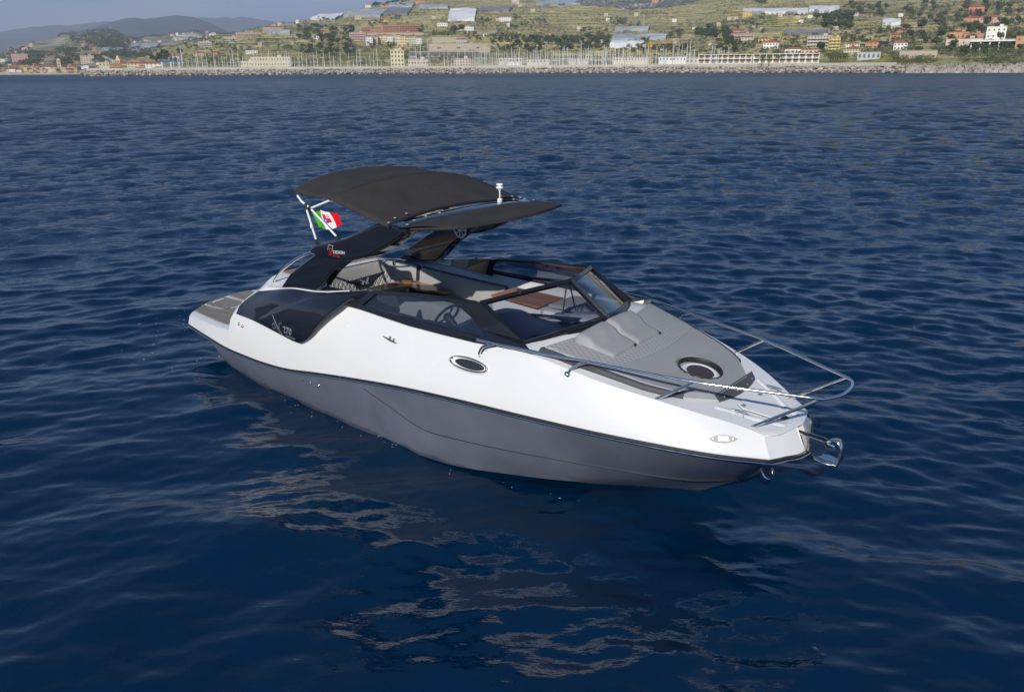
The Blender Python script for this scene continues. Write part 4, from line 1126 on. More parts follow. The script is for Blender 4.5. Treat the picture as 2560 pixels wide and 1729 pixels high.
# ---- bow fittings
def bow_fittings():
    # anchor locker lid with a fine joint round it
    P = [(7.60,-.22),(7.60,.20),(7.66,.235),(7.92,.10),(7.95,.06),(7.95,-.07),(7.90,-.13),(7.66,-.25)]
    lidp = [(x, y, surfz(x, y)+.004) for x, y in P]
    l = MB().prism(lidp, (0,0,.012)).build('locker_lid', M['gel'], boat, bevel=.004)
    MB().tube(lidp, .004, 6, closed=True).build('lid_joint', M['bolt'], l)
    for x, y in ((7.655,-.205),(7.66,.14)):
        MB().box((x, y, surfz(x, y)+.022), (.035,.05,.012)).build('lid_latch', M['chrome'], l, bevel=.003)
    # moulded ridge each side of the well
    for g in (-1, 1):
        rows = []
        for d, h in ((-.03,0),(-.012,.014),(.02,.016),(.05,.0)):
            rows.append([(x, g*(yy+d), surfz(x, yy+d)+h-.004) for x, yy in ((7.50,.44),(7.56,.40),(7.75,.30),(7.95,.17),(8.04,.13))])
        MB().grid(rows).build('well_ridge', M['gel'], boat, smooth=True, angle=50)
        # horn cleats
        cx, cy = 7.70, -.37*-g if False else .37*g
        cz = surfz(cx, cy)
        c = MB().tube(cat([(cx-.085, cy+.012*g, cz+.045),(cx-.05, cy+.006*g, cz+.047),(cx, cy, cz+.048),(cx+.05, cy-.006*g, cz+.047),(cx+.085, cy-.012*g, cz+.045)], 9), [.005,.007,.009,.009,.009,.009,.009,.007,.005], 8).build('deck_cleat', M['chrome'], boat, smooth=True)
        for d in (-.03, .03): MB().tube([(cx+d, cy, cz-.01), (cx+d, cy, cz+.045)], .007, 8).build('cleat_leg', M['chrome'], c, smooth=True)
        # midships cleat standing on the topside
        p, n_ = side_hit(3.98, 1.275); p = Vector(p); n_ = Vector(n_)
        if g == 1: p.y *= -1; n_.y *= -1
        ax = Vector((1, 0, -.17)).normalized()
        c = MB().tube([p+n_*.045-ax*.10, p+n_*.048-ax*.03, p+n_*.048+ax*.03, p+n_*.045+ax*.10], [.006,.012,.012,.006], 8).build('hull_cleat', M['chrome'], boat, smooth=True)
        for d in (-.032, .032): MB().tube([p+ax*d+Vector((0,0,-.035)), p+ax*d+Vector((0,0,.035))], .010, 8).build('cleat_leg', M['bolt'], c, smooth=True)
        # lens-shaped bow fairlead plate
        p, n_ = side_hit(7.70, 1.02); p = Vector(p); n_ = Vector(n_)
        if g == 1: p.y *= -1; n_.y *= -1
        t_ = Vector((n_.y, -n_.x, 0)).normalized()
        if t_.x < 0: t_ = -t_
        up = n_.cross(t_).normalized()
        if up.z < 0: up = -up
        t_ = (t_-up*.0).normalized()
        ring = []
        for a in np.linspace(0, 2*math.pi, 32, endpoint=False):
            ca, sa = math.cos(a), math.sin(a)
            ring.append(p+n_*.002+t_*.125*ca+up*.036*sa*abs(sa)**.25*(1-.25*abs(ca)**3))
        b = MB().prism(ring, n_*.006).build('fairlead_plate', M['plate'], boat)
        q = p+n_*.008
        MB().prism([q-t_*.05-up*.022, q+t_*.05-up*.022, q+t_*.045+up*.024, q-t_*.05+up*.024], n_*.008).build('fairlead_insert', M['white'], b, bevel=.003)
        for d in (-.088, .088): MB().lathe([(0,.006),(.008,.004),(.009,0)], p+t_*d+n_*.008, 10, M=n_.to_track_quat('Z','Y').to_matrix()).build('plate_screw', M['chrome'], b)
        # oval portlight
        p, n_ = side_hit(5.155, 1.275); p = Vector(p); n_ = Vector(n_)
        if g == 1: p.y *= -1; n_.y *= -1
        t_ = Vector((n_.y, -n_.x, 0)).normalized()
        if t_.x < 0: t_ = -t_
        up = n_.cross(t_).normalized()
        if up.z < 0: up = -up
        def oval(a_, b_, n=40, off=0.0): return [p+n_*off+t_*a_*math.cos(a)+up*b_*math.sin(a) for a in np.linspace(0, 2*math.pi, n, endpoint=False)]
        def ringg(specs, name, m, par):
            rows = [oval(a_, b_, off=o_) for a_, b_, o_ in specs]; rows = [r+[r[0]] for r in rows]
            return MB().grid(rows).build(name, m, par, smooth=True, angle=60)
        pr_ = ringg([(.290,.090,-.012),(.275,.080,.006),(.262,.070,.008)], 'portlight_surround', M['gel'], boat)
        ringg([(.262,.070,.006),(.256,.066,.016),(.240,.058,.018),(.228,.050,.006)], 'portlight_rim', M['chrome'], pr_)
        MB().prism(oval(.230,.052,off=.004), n_*.003).build('portlight_recess', M['white'], pr_)
        MB().prism([q+t_*.02 for q in oval(.198,.047,off=.008)], n_*.005).build('portlight_pane', M['dark'], pr_)
        # small through-hull fittings
        for x, z in ((2.36,.475),(2.53,.478),(2.70,.480)):
            y = -(abs(np.interp(x, [q[0] for q in SHEER], [q[1] for q in SHEER]))-.035)
            MB().lathe([(0,.004),(.012,.004),(.014,.014),(.022,.012),(.028,.0),(.028,-.03)], (x, y*-g, z-.035), 16, M=Matrix.Rotation(R(90)*(1 if g < 0 else -1), 3, 'X')).build('skin_fitting', M['chrome'], hull, smooth=True, angle=50)
        for x, z in ((.86,.845),(.955,.83)):
            q, n2 = side_hit(x, z); q = Vector(q); n2 = Vector(n2)
            if g == 1: q.y *= -1; n2.y *= -1
            MB().lathe([(0,.006),(.010,.006),(.012,.014),(.018,.010),(.022,.0)], q, 14, M=n2.to_track_quat('Z','Y').to_matrix()).build('vent_fitting', M['chrome'], topside, smooth=True, angle=50)
    # towing eye under the bow
    e = MB().tube(cat([(7.80,-.0,.475),(7.82,0,.44),(7.86,0,.405),(7.91,0,.41),(7.925,0,.46),(7.91,0,.53)], 14), .009, 8).build('towing_eye', M['chrome'], boat, smooth=True)
    # roller channel
    ch = MB()
    for s in (-.045, .045): ch.prism([(8.0,s,.965),(8.20,s,.965),(8.36,s,.955),(8.385,s,.90),(8.36,s,.825),(8.31,s,.80),(8.16,s,.85),(8.0,s,.90)], (0,.006,0))
    ch.prism([(7.93,-.045,.955),(8.10,-.045,.885),(8.28,-.045,.87),(8.28,-.045,.864),(8.10,-.045,.879),(7.93,-.045,.949)], (0,.09,0))
    rc = ch.build('bow_roller', M['chrome'], boat)
    MB().lathe([(0,-.04),(.022,-.04),(.014,0),(.022,.04),(0,.04)], (8.345,0,.85), 14, M=Matrix.Rotation(R(90), 3, 'X')).build('roller_wheel', M['rubber'], rc)
    MB().prism([(7.90,-.05,1.082),(7.99,-.04,1.068),(8.0,.02,1.066),(7.91,.045,1.081),(7.87,0,1.088)], (0,0,.006)).build('chain_opening', M['rubber'], boat)
bow_fittings()

# ---- the anchor hangs in the roller: a thing of its own
def bl(p): return BM @ Vector(p)
def anchor():
    base = bl((8.3, 0, .80))
    root = empty('anchor', base, YAW, 'polished steel claw anchor hanging in the bow roller of the motorboat', 'anchor')
    off = Vector((8.3, 0, .80))
    def S(P): return [Vector(p)-off for p in P]
    MB().prism(S([(8.02,-.012,.955),(8.30,-.012,.945),(8.44,-.012,.925),(8.45,-.012,.885),(8.30,-.012,.90),(8.02,-.012,.915)]), (0,.024,0)).build('shank', M['chrome'], root, bevel=.004)
    # crown: a bent band that drops from the shank and sweeps back under the bow
    band = [(8.36,0,.93),(8.42,0,.985),(8.475,0,.985),(8.505,0,.94),(8.51,0,.85),(8.50,0,.775),(8.46,0,.745),(8.39,0,.742),(8.31,0,.752),(8.245,0,.775)]
    wid = [.020,.030,.042,.048,.050,.055,.075,.095,.075,.016]
    bc = []
    for k in range(30):
        q = k/29*9; i0 = min(int(q), 8); bc.append(tuple(np.array(band[i0])+(q-i0)*(np.array(band[i0+1])-np.array(band[i0])))); rows = [[], [], []]
    for k, p in enumerate(bc):
        w_ = float(np.interp(k/29*9, range(10), wid)); up_ = .035 if k > 17 else .0
        for q, (s_, lift) in enumerate(((-1, 1), (0, 0), (1, 1))): rows[q].append(tuple(Vector((p[0], s_*w_, p[2]+lift*up_*(w_/.10)))-off))
    MB().grid(rows).build('claw', M['chrome'], root, smooth=True, solid=.018)
    MB().tube(S([(8.05,0,.94),(7.95,0,.985)]), .012, 8).build('swivel', M['chrome'], root, smooth=True)
    return root
anchor()

# ---- ensign between the canopy struts: a thing of its own
def flag():
    base = bl((2.50, -1.03, 2.20))
    root = empty('ensign_flag', base, YAW, 'small green, white and red flag with a crest, flying beside the white canopy struts', 'flag')
    off = Vector((2.50, -1.03, 2.20))
    # corners measured on the photograph, flying aft-to-fore
    A = Vector((2.475,-1.06,2.505)); B = Vector((2.545,-1.03,2.335)); Cc = Vector((2.885,-.98,2.50)); D = Vector((2.94,-.96,2.40))
    T = [A, Vector((2.57,-1.04,2.55)), Vector((2.73,-1.01,2.54)), Cc]
    Bt = [B, Vector((2.68,-1.01,2.325)), Vector((2.81,-.99,2.36)), D]
    n, m_ = 37, 13
    t1 = cat(T, n); b1 = cat(Bt, n)
    def P(u, v):
        x = u*(n-1); i = min(int(x), n-2); f = x-i
        a = Vector(t1[i]).lerp(Vector(t1[i+1]), f); c = Vector(b1[i]).lerp(Vector(b1[i+1]), f)
        p = a.lerp(c, v)
        p += Vector((.0, .022*math.sin(u*9+v*2.5)*min(1, u*3), .006*math.sin(u*7+1)))
        return p-off
    mg = mat('flag_green', (0.06, 0.36, 0.03), 0.8, spec=.1); mw = mat('flag_white', (0.72, 0.72, 0.70), 0.8, spec=.1); mr = mat('flag_red', (0.60, 0.006, 0.02), 0.8, spec=.1); mb = mat('flag_blue', (0.02, 0.05, 0.35), 0.8, spec=.1)
    for nm_, m2, u0, u1 in (('green_band', mg, 0, 1/3), ('white_band', mw, 1/3, 2/3), ('red_band', mr, 2/3, 1)):
        MB().grid([[P(u, v) for u in np.linspace(u0, u1, 13)] for v in np.linspace(0, 1, m_)]).build(nm_, m2, root, smooth=True)
    def q(u0, u1, v0, v1, m2, nm_, par, lift, holes=False):
        rows = []
        for v in np.linspace(v0, v1, 5):
            rows.append([P(u, v)+Vector((.25*lift, -lift, .1*lift)) for u in np.linspace(u0, u1, 5)])
        return MB().grid(rows).build(nm_, m2, par, smooth=True)
    cu, cv = .50, .42
    w_, h_ = .095, .24
    cr = q(cu-w_, cu, cv-h_, cv, mr, 'crest', root, .003)
    q(cu, cu+w_, cv-h_, cv, mr, 'crest_quarter', cr, .003)
    q(cu-w_, cu, cv, cv+h_, mb, 'crest_quarter', cr, .003)
    q(cu, cu+w_*.95, cv, cv+h_*.95, mr, 'crest_quarter', cr, .003)
    for a, b_ in ((.012,.045),(.055,.088)):
        for c_, d_ in ((-.22,-.13),(-.10,-.02)): q(cu+a, cu+b_, cv+c_, cv+d_, mw, 'crest_square', cr, .005)
    q(cu-.065, cu-.03, cv+.07, cv+.17, mw, 'crest_star', cr, .005)
flag()
# ------------------------------------------------------------------ the coast
F_ = 1991.0
def bearing(u, v=140.0):
    """compass direction and upward slope of the line of sight at a point of the 2560-wide photograph"""
    a = u-1280; b = v-864.5; cr_, sr_ = math.cos(ROLL), math.sin(ROLL)
    x = (a*cr_+b*sr_)/F_; y = -(-a*sr_+b*cr_)/F_
    cp, sp = math.cos(PITCH), math.sin(PITCH)
    fy = cp+y*sp; fz = -sp+y*cp
    return math.atan2(x, fy), fz/math.hypot(x, fy)

UB = np.arange(-900, 3500, 8.0)
BB = np.array([bearing(u)[0] for u in UB])
def slope_at(u, v): return bearing(u, v)[1]

def vnoise(x, y, seed=0):
    xi = np.floor(x).astype(np.int64); yi = np.floor(y).astype(np.int64); xf = x-xi; yf = y-yi
    def h(a, b):
        n = (a*374761393 + b*668265263 + seed*1442695041) & 0x7fffffff
        n = ((n ^ (n >> 13))*1274126177) & 0x7fffffff
        return ((n ^ (n >> 16)) & 0xffff)/65535.0
    sx = xf*xf*(3-2*xf); sy = yf*yf*(3-2*yf)
    return (h(xi, yi)*(1-sx)+h(xi+1, yi)*sx)*(1-sy)+(h(xi, yi+1)*(1-sx)+h(xi+1, yi+1)*sx)*sy
def fbm(x, y, o=4, seed=0):
    s = 0; a = .5
    for i in range(o): s = s+a*vnoise(x*2**i, y*2**i, seed+i); a *= .5
    return s

class Land:
    """height field in bearing x distance; each knot column gives shore and skyline"""
    def __init__(self, name, knots, d_far, nd, rough, terrace, material, flat=60, seed=1):
        K = np.array([(k[0], k[1], k[2], slope_at(k[0], k[3])) for k in knots], float)   # u, shore, skyline distance, skyline slope
        u0, u1 = K[0, 0], K[-1, 0]
        self.U = np.arange(u0, u1+1, 8.0)
        self.shore = np.interp(self.U, K[:, 0], K[:, 1]); self.ds = np.interp(self.U, K[:, 0], K[:, 2]); sl = np.interp(self.U, K[:, 0], K[:, 3])
        wob = (fbm(self.U/37.0, self.U*0+seed, 3, seed)-.45)
        self.zs = CAM_H+self.ds*sl + wob*rough*1.6
        self.B = np.array([bearing(u)[0] for u in self.U])
        self.d0 = self.shore.min()-40; self.D = np.geomspace(self.d0, d_far, nd)
        DD, UU = np.meshgrid(self.D, self.U, indexing='ij')
        sh = np.interp(UU, self.U, self.shore); ds = np.interp(UU, self.U, self.ds); zs = np.interp(UU, self.U, self.zs)
        base = 2.6
        s = np.clip((DD-sh-flat)/(ds-sh-flat), 0, 1)
        z = base+(zs-base)*(s*.85+.15*s*s)
        X = DD*np.sin(np.interp(UU, self.U, self.B)); Y = DD*np.cos(np.interp(UU, self.U, self.B))
        self.X, self.Y = X, Y
        n = fbm(X/130.0, Y/130.0, 4, seed+5)-.47
        z = z+n*rough*2.2*np.clip(s*4, 0, 1)*np.clip((1-s)*3+.25, 0, 1)
        if terrace:
            q = z/terrace+.35*fbm(X/90.0, Y/90.0, 2, seed+9)
            fl = np.floor(q); fr = q-fl
            t = fl+np.clip((fr-.62)/.30, 0, 1)*.85+fr*.15
            m = np.clip((fbm(X/160.0, Y/160.0, 3, seed+20)-.40)*8+.6, 0, 1)*np.clip(s*12, 0, 1)
            z = z+(t-q)*terrace*m
        z = np.where(DD > ds, z-(DD-ds)*.10, z)
        z = np.where(DD < sh, -3.0, z); z = np.where((DD >= sh) & (DD < sh+4), 1.2, z)
        self.Z = z
        nd_, nu = z.shape
        co = np.stack([X, Y, z], -1).reshape(-1, 3)
        i, j = np.meshgrid(np.arange(nd_-1), np.arange(nu-1), indexing='ij')
        q = np.stack([i*nu+j, i*nu+j+1, (i+1)*nu+j+1, (i+1)*nu+j], -1).reshape(-1, 4)
        me = bpy.data.meshes.new(name); me.vertices.add(len(co)); me.vertices.foreach_set('co', co.ravel())
        me.loops.add(q.size); me.loops.foreach_set('vertex_index', q.ravel())
        me.polygons.add(len(q)); me.polygons.foreach_set('loop_start', np.arange(0, q.size, 4)); me.polygons.foreach_set('loop_total', np.full(len(q), 4))
        me.update(calc_edges=True)
        if me.polygons[len(q)//2].normal.z < 0: me.flip_normals()
        me.materials.append(material)
        self.o = bpy.data.objects.new(name, me); C.objects.link(self.o); tag(self.o, kind='structure')
    def h(self, b, d):
        u = np.interp(b, self.B, np.arange(len(self.B))); k = np.interp(math.log(d), np.log(self.D), np.arange(len(self.D)))
        i = int(min(k, len(self.D)-2)); j = int(min(u, len(self.U)-2)); a = k-i; c = u-j; Z = self.Z
        return (Z[i, j]*(1-a)+Z[i+1, j]*a)*(1-c)+(Z[i, j+1]*(1-a)+Z[i+1, j+1]*a)*c
    def place(self, u, v, dmin=0):
        """where the line of sight through (u, v) meets this ground"""
        b, t = bearing(u, v)
        j = int(np.clip(np.interp(b, self.B, np.arange(len(self.B))), 0, len(self.B)-1))
        col = self.Z[:, j]; sight = CAM_H+self.D*t
        ok = np.where((col >= sight) & (self.D > max(dmin, self.shore[j]+2)))[0]
        d = self.D[ok[0]] if len(ok) else self.ds[j]
        return Vector((d*math.sin(b), d*math.cos(b), self.h(b, d))), d, b

def land_material(name, dry, green, wall, bush, field_scale=0.012, stripe=1.0):
    """dry terraces: plots of different crops, stone risers, scrub"""
    m = bpy.data.materials.new(name); m.use_nodes = True
    nt = m.node_tree; b = nt.nodes['Principled BSDF']; b.inputs['Roughness'].default_value = 0.95; b.inputs['Specular IOR Level'].default_value = 0.1
    L_ = nt.links
    t = nt.nodes.new('ShaderNodeTexCoord'); g = nt.nodes.new('ShaderNodeNewGeometry')
    def map_(s):
        mp = nt.nodes.new('ShaderNodeMapping'); mp.inputs['Scale'].default_value = s; L_.new(t.outputs['Object'], mp.inputs['Vector']); return mp
    def noise(s, det=5, rough=.6):
        n = nt.nodes.new('ShaderNodeTexNoise'); n.inputs['Scale'].default_value = 1; n.inputs['Detail'].default_value = det; n.inputs['Roughness'].default_value = rough
        L_.new(map_(s).outputs[0], n.inputs['Vector']); return n
    def ramp(src, a, c, lo=0.0, hi=1.0):
        r = nt.nodes.new('ShaderNodeMapRange'); r.inputs[1].default_value = a; r.inputs[2].default_value = c; r.inputs[3].default_value = lo; r.inputs[4].default_value = hi
        L_.new(src, r.inputs[0]); return r.outputs[0]
    def mix(f, c1, c2):
        x = nt.nodes.new('ShaderNodeMixRGB'); L_.new(f, x.inputs['Fac'])
        for s, c in (('Color1', c1), ('Color2', c2)):
            if isinstance(c, tuple): x.inputs[s].default_value = (*c, 1)
            else: L_.new(c, x.inputs[s])
        return x.outputs[0]
    vor = nt.nodes.new('ShaderNodeTexVoronoi'); vor.inputs['Scale'].default_value = 1.0; L_.new(map_((field_scale, field_scale*1.7, 0.045)).outputs[0], vor.inputs['Vector'])
    sp_ = nt.nodes.new('ShaderNodeSeparateColor'); L_.new(vor.outputs['Color'], sp_.inputs[0])
    c = mix(ramp(sp_.outputs[0], .45, .90), dry, green)
    c = mix(ramp(sp_.outputs[1], .62, .64, 0, .7), c, (0.36, 0.30, 0.17))
    n1 = noise((.03, .03, .25), 6, .65)
    c = mix(ramp(n1.outputs['Fac'], .42, .60, 0, .75), c, green)
    # rows across each plot, following the contour
    n2 = noise((.006, .010, .55*stripe), 5, .65)
    c = mix(ramp(n2.outputs['Fac'], .50, .57, 0, .75), c, wall)
    n4 = noise((.005, .009, .85*stripe), 4, .6)
    c = mix(ramp(n4.outputs['Fac'], .55, .60, 0, .8), c, bush)
    n3 = noise((.16, .16, .4), 4, .7)
    c = mix(ramp(n3.outputs['Fac'], .53, .62, 0, .85), c, bush)
    sz = nt.nodes.new('ShaderNodeSeparateXYZ'); L_.new(g.outputs['True Normal'], sz.inputs[0])
    c = mix(ramp(sz.outputs['Z'], .80, .93, .7, 0), c, wall)
    L_.new(c, b.inputs['Base Color'])
    return m
G_NEAR = land_material('terraced_hillside', (0.56, 0.44, 0.16), (0.22, 0.22, 0.045), (0.46, 0.39, 0.24), (0.055, 0.075, 0.018))
G_MID = land_material('wooded_hillside', (0.34, 0.29, 0.15), (0.10, 0.125, 0.04), (0.40, 0.36, 0.28), (0.032, 0.045, 0.02), 0.006, .6)
G_FAR = mat('hazed_mountain_green', (0.05, 0.068, 0.06), 0.95, spec=.1, var=.35, vscale=.004)  # a little blue distance haze is mixed into the mountain green

# front hill behind the marina, from the headland on the left across the frame
front = Land('terraced_hill', [
    (200, 690, 1250, 170), (300, 700, 1300, 158), (350, 705, 1350, 141), (400, 710, 1400, 121), (480, 720, 1450, 101), (560, 725, 1500, 87), (640, 730, 1550, 73), (730, 735, 1600, 59), (780, 735, 1650, 50),
    (850, 735, 1700, 36), (913, 730, 1750, 21), (1000, 725, 1800, 6), (1060, 720, 1850, -8), (1200, 710, 1850, -18), (1330, 700, 1850, -12), (1410, 690, 1750, 4), (1480, 680, 1650, 15), (1560, 670, 1600, 21),
    (1640, 660, 1650, 20), (1720, 650, 1800, 8), (1800, 560, 2000, -12), (2000, 545, 2100, -42), (2250, 520, 2100, -60), (2560, 500, 2100, -70), (3400, 480, 2100, -80)],
    2600, 520, 5.0, 4.2, G_NEAR, flat=40, seed=3)
left = Land('wooded_headland', [
    (-880, 1150, 3200, 110), (-300, 1100, 3200, 135), (0, 1000, 3000, 137), (30, 990, 2900, 126), (60, 980, 2850, 114), (100, 970, 2800, 106), (130, 960, 2750, 99), (180, 950, 2700, 87), (240, 940, 2650, 78), (272, 940, 2600, 74),
    (300, 940, 2600, 81), (340, 945, 2650, 94), (380, 950, 2750, 92), (420, 950, 2800, 87), (520, 960, 2900, 82), (600, 960, 3000, 84), (700, 960, 3000, 92), (860, 960, 3000, 100)],
    3600, 260, 9.0, 0, G_MID, flat=150, seed=11)
back = Land('upland_ridge', [
    (1300, 2300, 3400, 40), (1380, 2300, 3400, 20), (1440, 2300, 3400, 3), (1500, 2300, 3500, -16), (1700, 2300, 3600, -60), (2000, 2300, 3600, -95), (2700, 2300, 3600, -100)],
    4200, 90, 14.0, 0, G_MID, flat=10, seed=21)
far1 = Land('far_mountain_ridge', [
    (150, 3900, 5600, 120), (210, 3900, 5600, 78), (275, 3900, 5600, 59), (352, 3900, 5600, 41), (375, 3900, 5600, 46), (407, 3900, 5600, 45), (455, 3900, 5600, 37), (496, 3900, 5600, 42), (530, 3900, 5600, 55), (570, 3900, 5600, 75), (640, 3900, 5600, 110)],
    6300, 60, 14.0, 0, G_FAR, flat=10, seed=31)
far2 = Land('distant_mountain_range', [
    (-900, 5200, 8500, 40), (-400, 5200, 8500, 70), (-60, 5200, 8500, 92), (0, 5200, 8500, 80), (60, 5200, 8500, 72), (110, 5200, 8500, 66), (200, 5200, 8500, 60), (300, 5200, 8500, 55), (440, 5200, 8500, 50), (582, 5200, 8500, 41), (624, 5200, 8500, 43), (679, 5200, 8500, 50), (720, 5200, 8500, 61), (800, 5200, 8500, 78), (1000, 5200, 8500, 90)],
    9200, 60, 22.0, 0, G_FAR, flat=10, seed=41)

# ------------------------------------------------------------------ breakwater
BK = [(215, 648), (300, 640), (650, 618), (1000, 596), (1600, 540), (2000, 494), (2262, 464)]
def bk_d(u): return float(np.interp(u, [k[0] for k in BK], [k[1] for k in BK]))
def bk_pt(u, off=0.0, z=0.0):
    b = bearing(u, 170)[0]; d = bk_d(u)+off
    return Vector((d*math.sin(b), d*math.cos(b), z))
M['conc'] = mat('pale_concrete', (0.46, 0.42, 0.35), 0.9, spec=.1, var=.12, vscale=.08)
M['rock'] = mat('quarry_rock', (0.40, 0.35, 0.28), 0.95, spec=.1, var=.35, vscale=.35)
M['rock2'] = mat('grey_rock', (0.32, 0.30, 0.275), 0.95, spec=.1, var=.35, vscale=.35)
M['rockwet'] = mat('tide_stained_rock', (0.17, 0.125, 0.065), 0.8, spec=.2, var=.35, vscale=.35)
us = np.linspace(215, 2240, 120)
rows = [[tuple(bk_pt(u, o_, z)) for u in us] for o_, z in ((6.5, -1), (6.5, 5.15), (8.5, 5.15), (8.5, 2.6), (16, 2.5), (16, -1))]
wb = MB().grid(rows)
for k in (0, -1): wb.add([r[k] for r in rows], [tuple(range(6))])
tag(wb.build('breakwater_wall', M['conc'], None), 'long pale concrete wall along the top of the rock breakwater', 'sea wall')
# rubble core: what shows between the boulders
rr = np.random.default_rng(5)
us = np.linspace(205, 2266, 900)
rows = []
for o_, z in ((-2.2, -1.2), (-.6, .3), (1.2, 1.5), (3.2, 2.6), (6.6, 3.4)):
    rows.append([tuple(bk_pt(u, o_+rr.normal(0, .35), z+rr.normal(0, .28))) for u in us])
core = MB().grid(rows).build('breakwater_rubble', M['rockwet'], None); tag(core, kind='stuff')
def rock_mesh(seed, m):
    r_ = random.Random(seed); bm = bmesh.new(); bmesh.ops.create_icosphere(bm, subdivisions=1, radius=1)
    pl = [(Vector((r_.gauss(0,1), r_.gauss(0,1), r_.gauss(0,1))).normalized(), r_.uniform(.55, .85)) for _ in range(7)]
    for v in bm.verts:
        for n_, d in pl:
            k = v.co.dot(n_)
            if k > d: v.co -= n_*(k-d)
        v.co *= 1+r_.uniform(-.10, .10)
    me = bpy.data.meshes.new('boulder'); bm.to_mesh(me); bm.free(); me.materials.append(m); return me
ROCKS = [rock_mesh(i, M['rock'] if i % 2 else M['rock2']) for i in range(10)]
WET = [rock_mesh(40+i, M['rockwet']) for i in range(3)]
# the boulders nearest the camera (right-hand stretch) stand singly, the rest as one mass
spots = []
for u in np.arange(205, 2266, 1.0):
    b = bk_d(u)
spots = []
s = 0.0; u = 2264.0
while u > 205:
    stepm = 1.75
    d = bk_d(u); u -= stepm*F_/d*1.08/1.08
    for lv, (o_, z) in enumerate(((-1.4, .35), (.4, 1.45), (2.6, 2.45), (4.9, 3.3))):
        spots.append((u+rr.normal(0, .7), o_+rr.normal(0, .45), z+rr.normal(0, .22), lv))
def rock_xf(sp):
    u, o_, z, lv = sp
    p = bk_pt(u, o_, z); s_ = rr.uniform(.80, 1.55)*(1.05 if lv < 2 else .92)
    return Matrix.Translation(p) @ Matrix.Rotation(rr.uniform(0, 6.28), 4, 'Z') @ Matrix.Rotation(rr.uniform(-.6, .6), 4, 'X') @ Matrix.Diagonal((s_*1.15, s_, s_*.72, 1))
single = spots[:300]; rest = spots[300:]
for i, sp in enumerate(single):
    lv = sp[3]
    me = WET[i % 3] if (lv == 0 and i % 3) else ROCKS[i % 10]
    o = bpy.data.objects.new('boulder', me); C.objects.link(o); o.matrix_world = rock_xf(sp)
    lab = ['brown wet boulder at the waterline', 'grey boulder just above the tide line', 'pale boulder halfway up the slope', 'sunlit boulder against the foot of the wall'][lv]
    side = 'near the right end of the breakwater' if sp[0] > 2100 else ('on the right stretch of the breakwater' if sp[0] > 1930 else 'of the breakwater below the long white hotels')
    tag(o, lab+' '+side, 'boulder', 'boulders of the breakwater')
av = [np.empty(len(m_.vertices)*3) for m_ in ROCKS]
for k, m_ in enumerate(ROCKS): m_.vertices.foreach_get('co', av[k])
av = [a.reshape(-1, 3) for a in av]; af = [[tuple(p.vertices) for p in m_.polygons] for m_ in ROCKS]
bb = {0: MB(), 1: MB()}
for i, sp in enumerate(rest):
    k = i % 10; Mx = np.array(rock_xf(sp)); v = av[k] @ Mx[:3, :3].T + Mx[:3, 3]
    g_ = bb[1 if (sp[3] == 0 and i % 3) else 0]
    b0 = len(g_.v); g_.v += [tuple(q) for q in v]; g_.f += [tuple(x+b0 for x in f) for f in af[k]]
allv = bb[0].v+bb[1].v; allf = bb[0].f+[tuple(x+len(bb[0].v) for x in f) for f in bb[1].f]
o = mesh('breakwater_boulders', allv, allf, M['rock'], None, fix=False); o.data.materials.append(M['rockwet']); o.data.materials.append(M['rock2'])
mi = np.zeros(len(allf), int); mi[len(bb[0].f):] = 1
per = max(1, len(af[0])); mi[:len(bb[0].f)] = np.where((np.arange(len(bb[0].f))//per) % 2 == 0, 0, 2)
o.data.polygons.foreach_set('material_index', mi); tag(o, kind='stuff')
# natural rocky shore at the right edge
rows = []
us = np.linspace(2225, 3300, 420)
for k, (o_, z) in enumerate(((-3, -1.5), (2, .6), (7, 1.6), (14, 2.6), (22, 3.4), (40, 3.9))):
    rows.append([tuple(Vector((math.sin(bearing(u, 170)[0])*(466+o_+rr.normal(0, 1.2)), math.cos(bearing(u, 170)[0])*(466+o_), z+rr.normal(0, .55)*(1 if k else 0)))) for u in us])
tag(MB().grid(rows).build('rocky_shore', mat('shore_rock', (0.42, 0.37, 0.29), .95, spec=.1, var=.4, vscale=.25), None), kind='structure')
# ------------------------------------------------------------------ buildings on the coast
LM = []          # landmarks used to say where a tree or a boat is
def wallmat(c): 
    k = 'wall_%.2f_%.2f_%.2f' % c
    if k not in M: M[k] = mat('render_'+k[5:], c, 0.9, spec=.15, var=.07, vscale=.3)
    return M[k]
M['win'] = mat('window_dark', (0.12, 0.115, 0.10), 0.5, spec=.3)
M['roofred'] = mat('terracotta_tiles', (0.36, 0.115, 0.055), 0.9, spec=.1, var=.2, vscale=.8)
M['roofgrey'] = mat('flat_roof_grey', (0.30, 0.29, 0.27), 0.9, spec=.1, var=.1, vscale=.5)
M['glassroof'] = mat('greenhouse_glass', (0.34, 0.36, 0.37), 0.8, spec=.15, var=.25, vscale=.06)
M['whiteglass'] = mat('whitewashed_glass', (0.66, 0.66, 0.65), 0.8, spec=.15, var=.15, vscale=.06)
M['netting'] = mat('shade_netting', (0.17, 0.17, 0.175), 0.8, var=.2, vscale=.06)
PANE = {}
def pane_mesh(w_, h_):
    k = (round(w_, 1), round(h_, 1))
    if k not in PANE:
        me = bpy.data.meshes.new('window'); x, z = k[0]/2, k[1]/2
        me.from_pydata([(-x, -.06, -z), (x, -.06, -z), (x, -.06, z), (-x, -.06, z), (-x, .05, -z), (x, .05, -z), (x, .05, z), (-x, .05, z)], [], [(0,1,2,3),(0,4,5,1),(3,2,6,7),(1,5,6,2),(0,3,7,4)])
        me.materials.append(M['win']); PANE[k] = me
    return PANE[k]

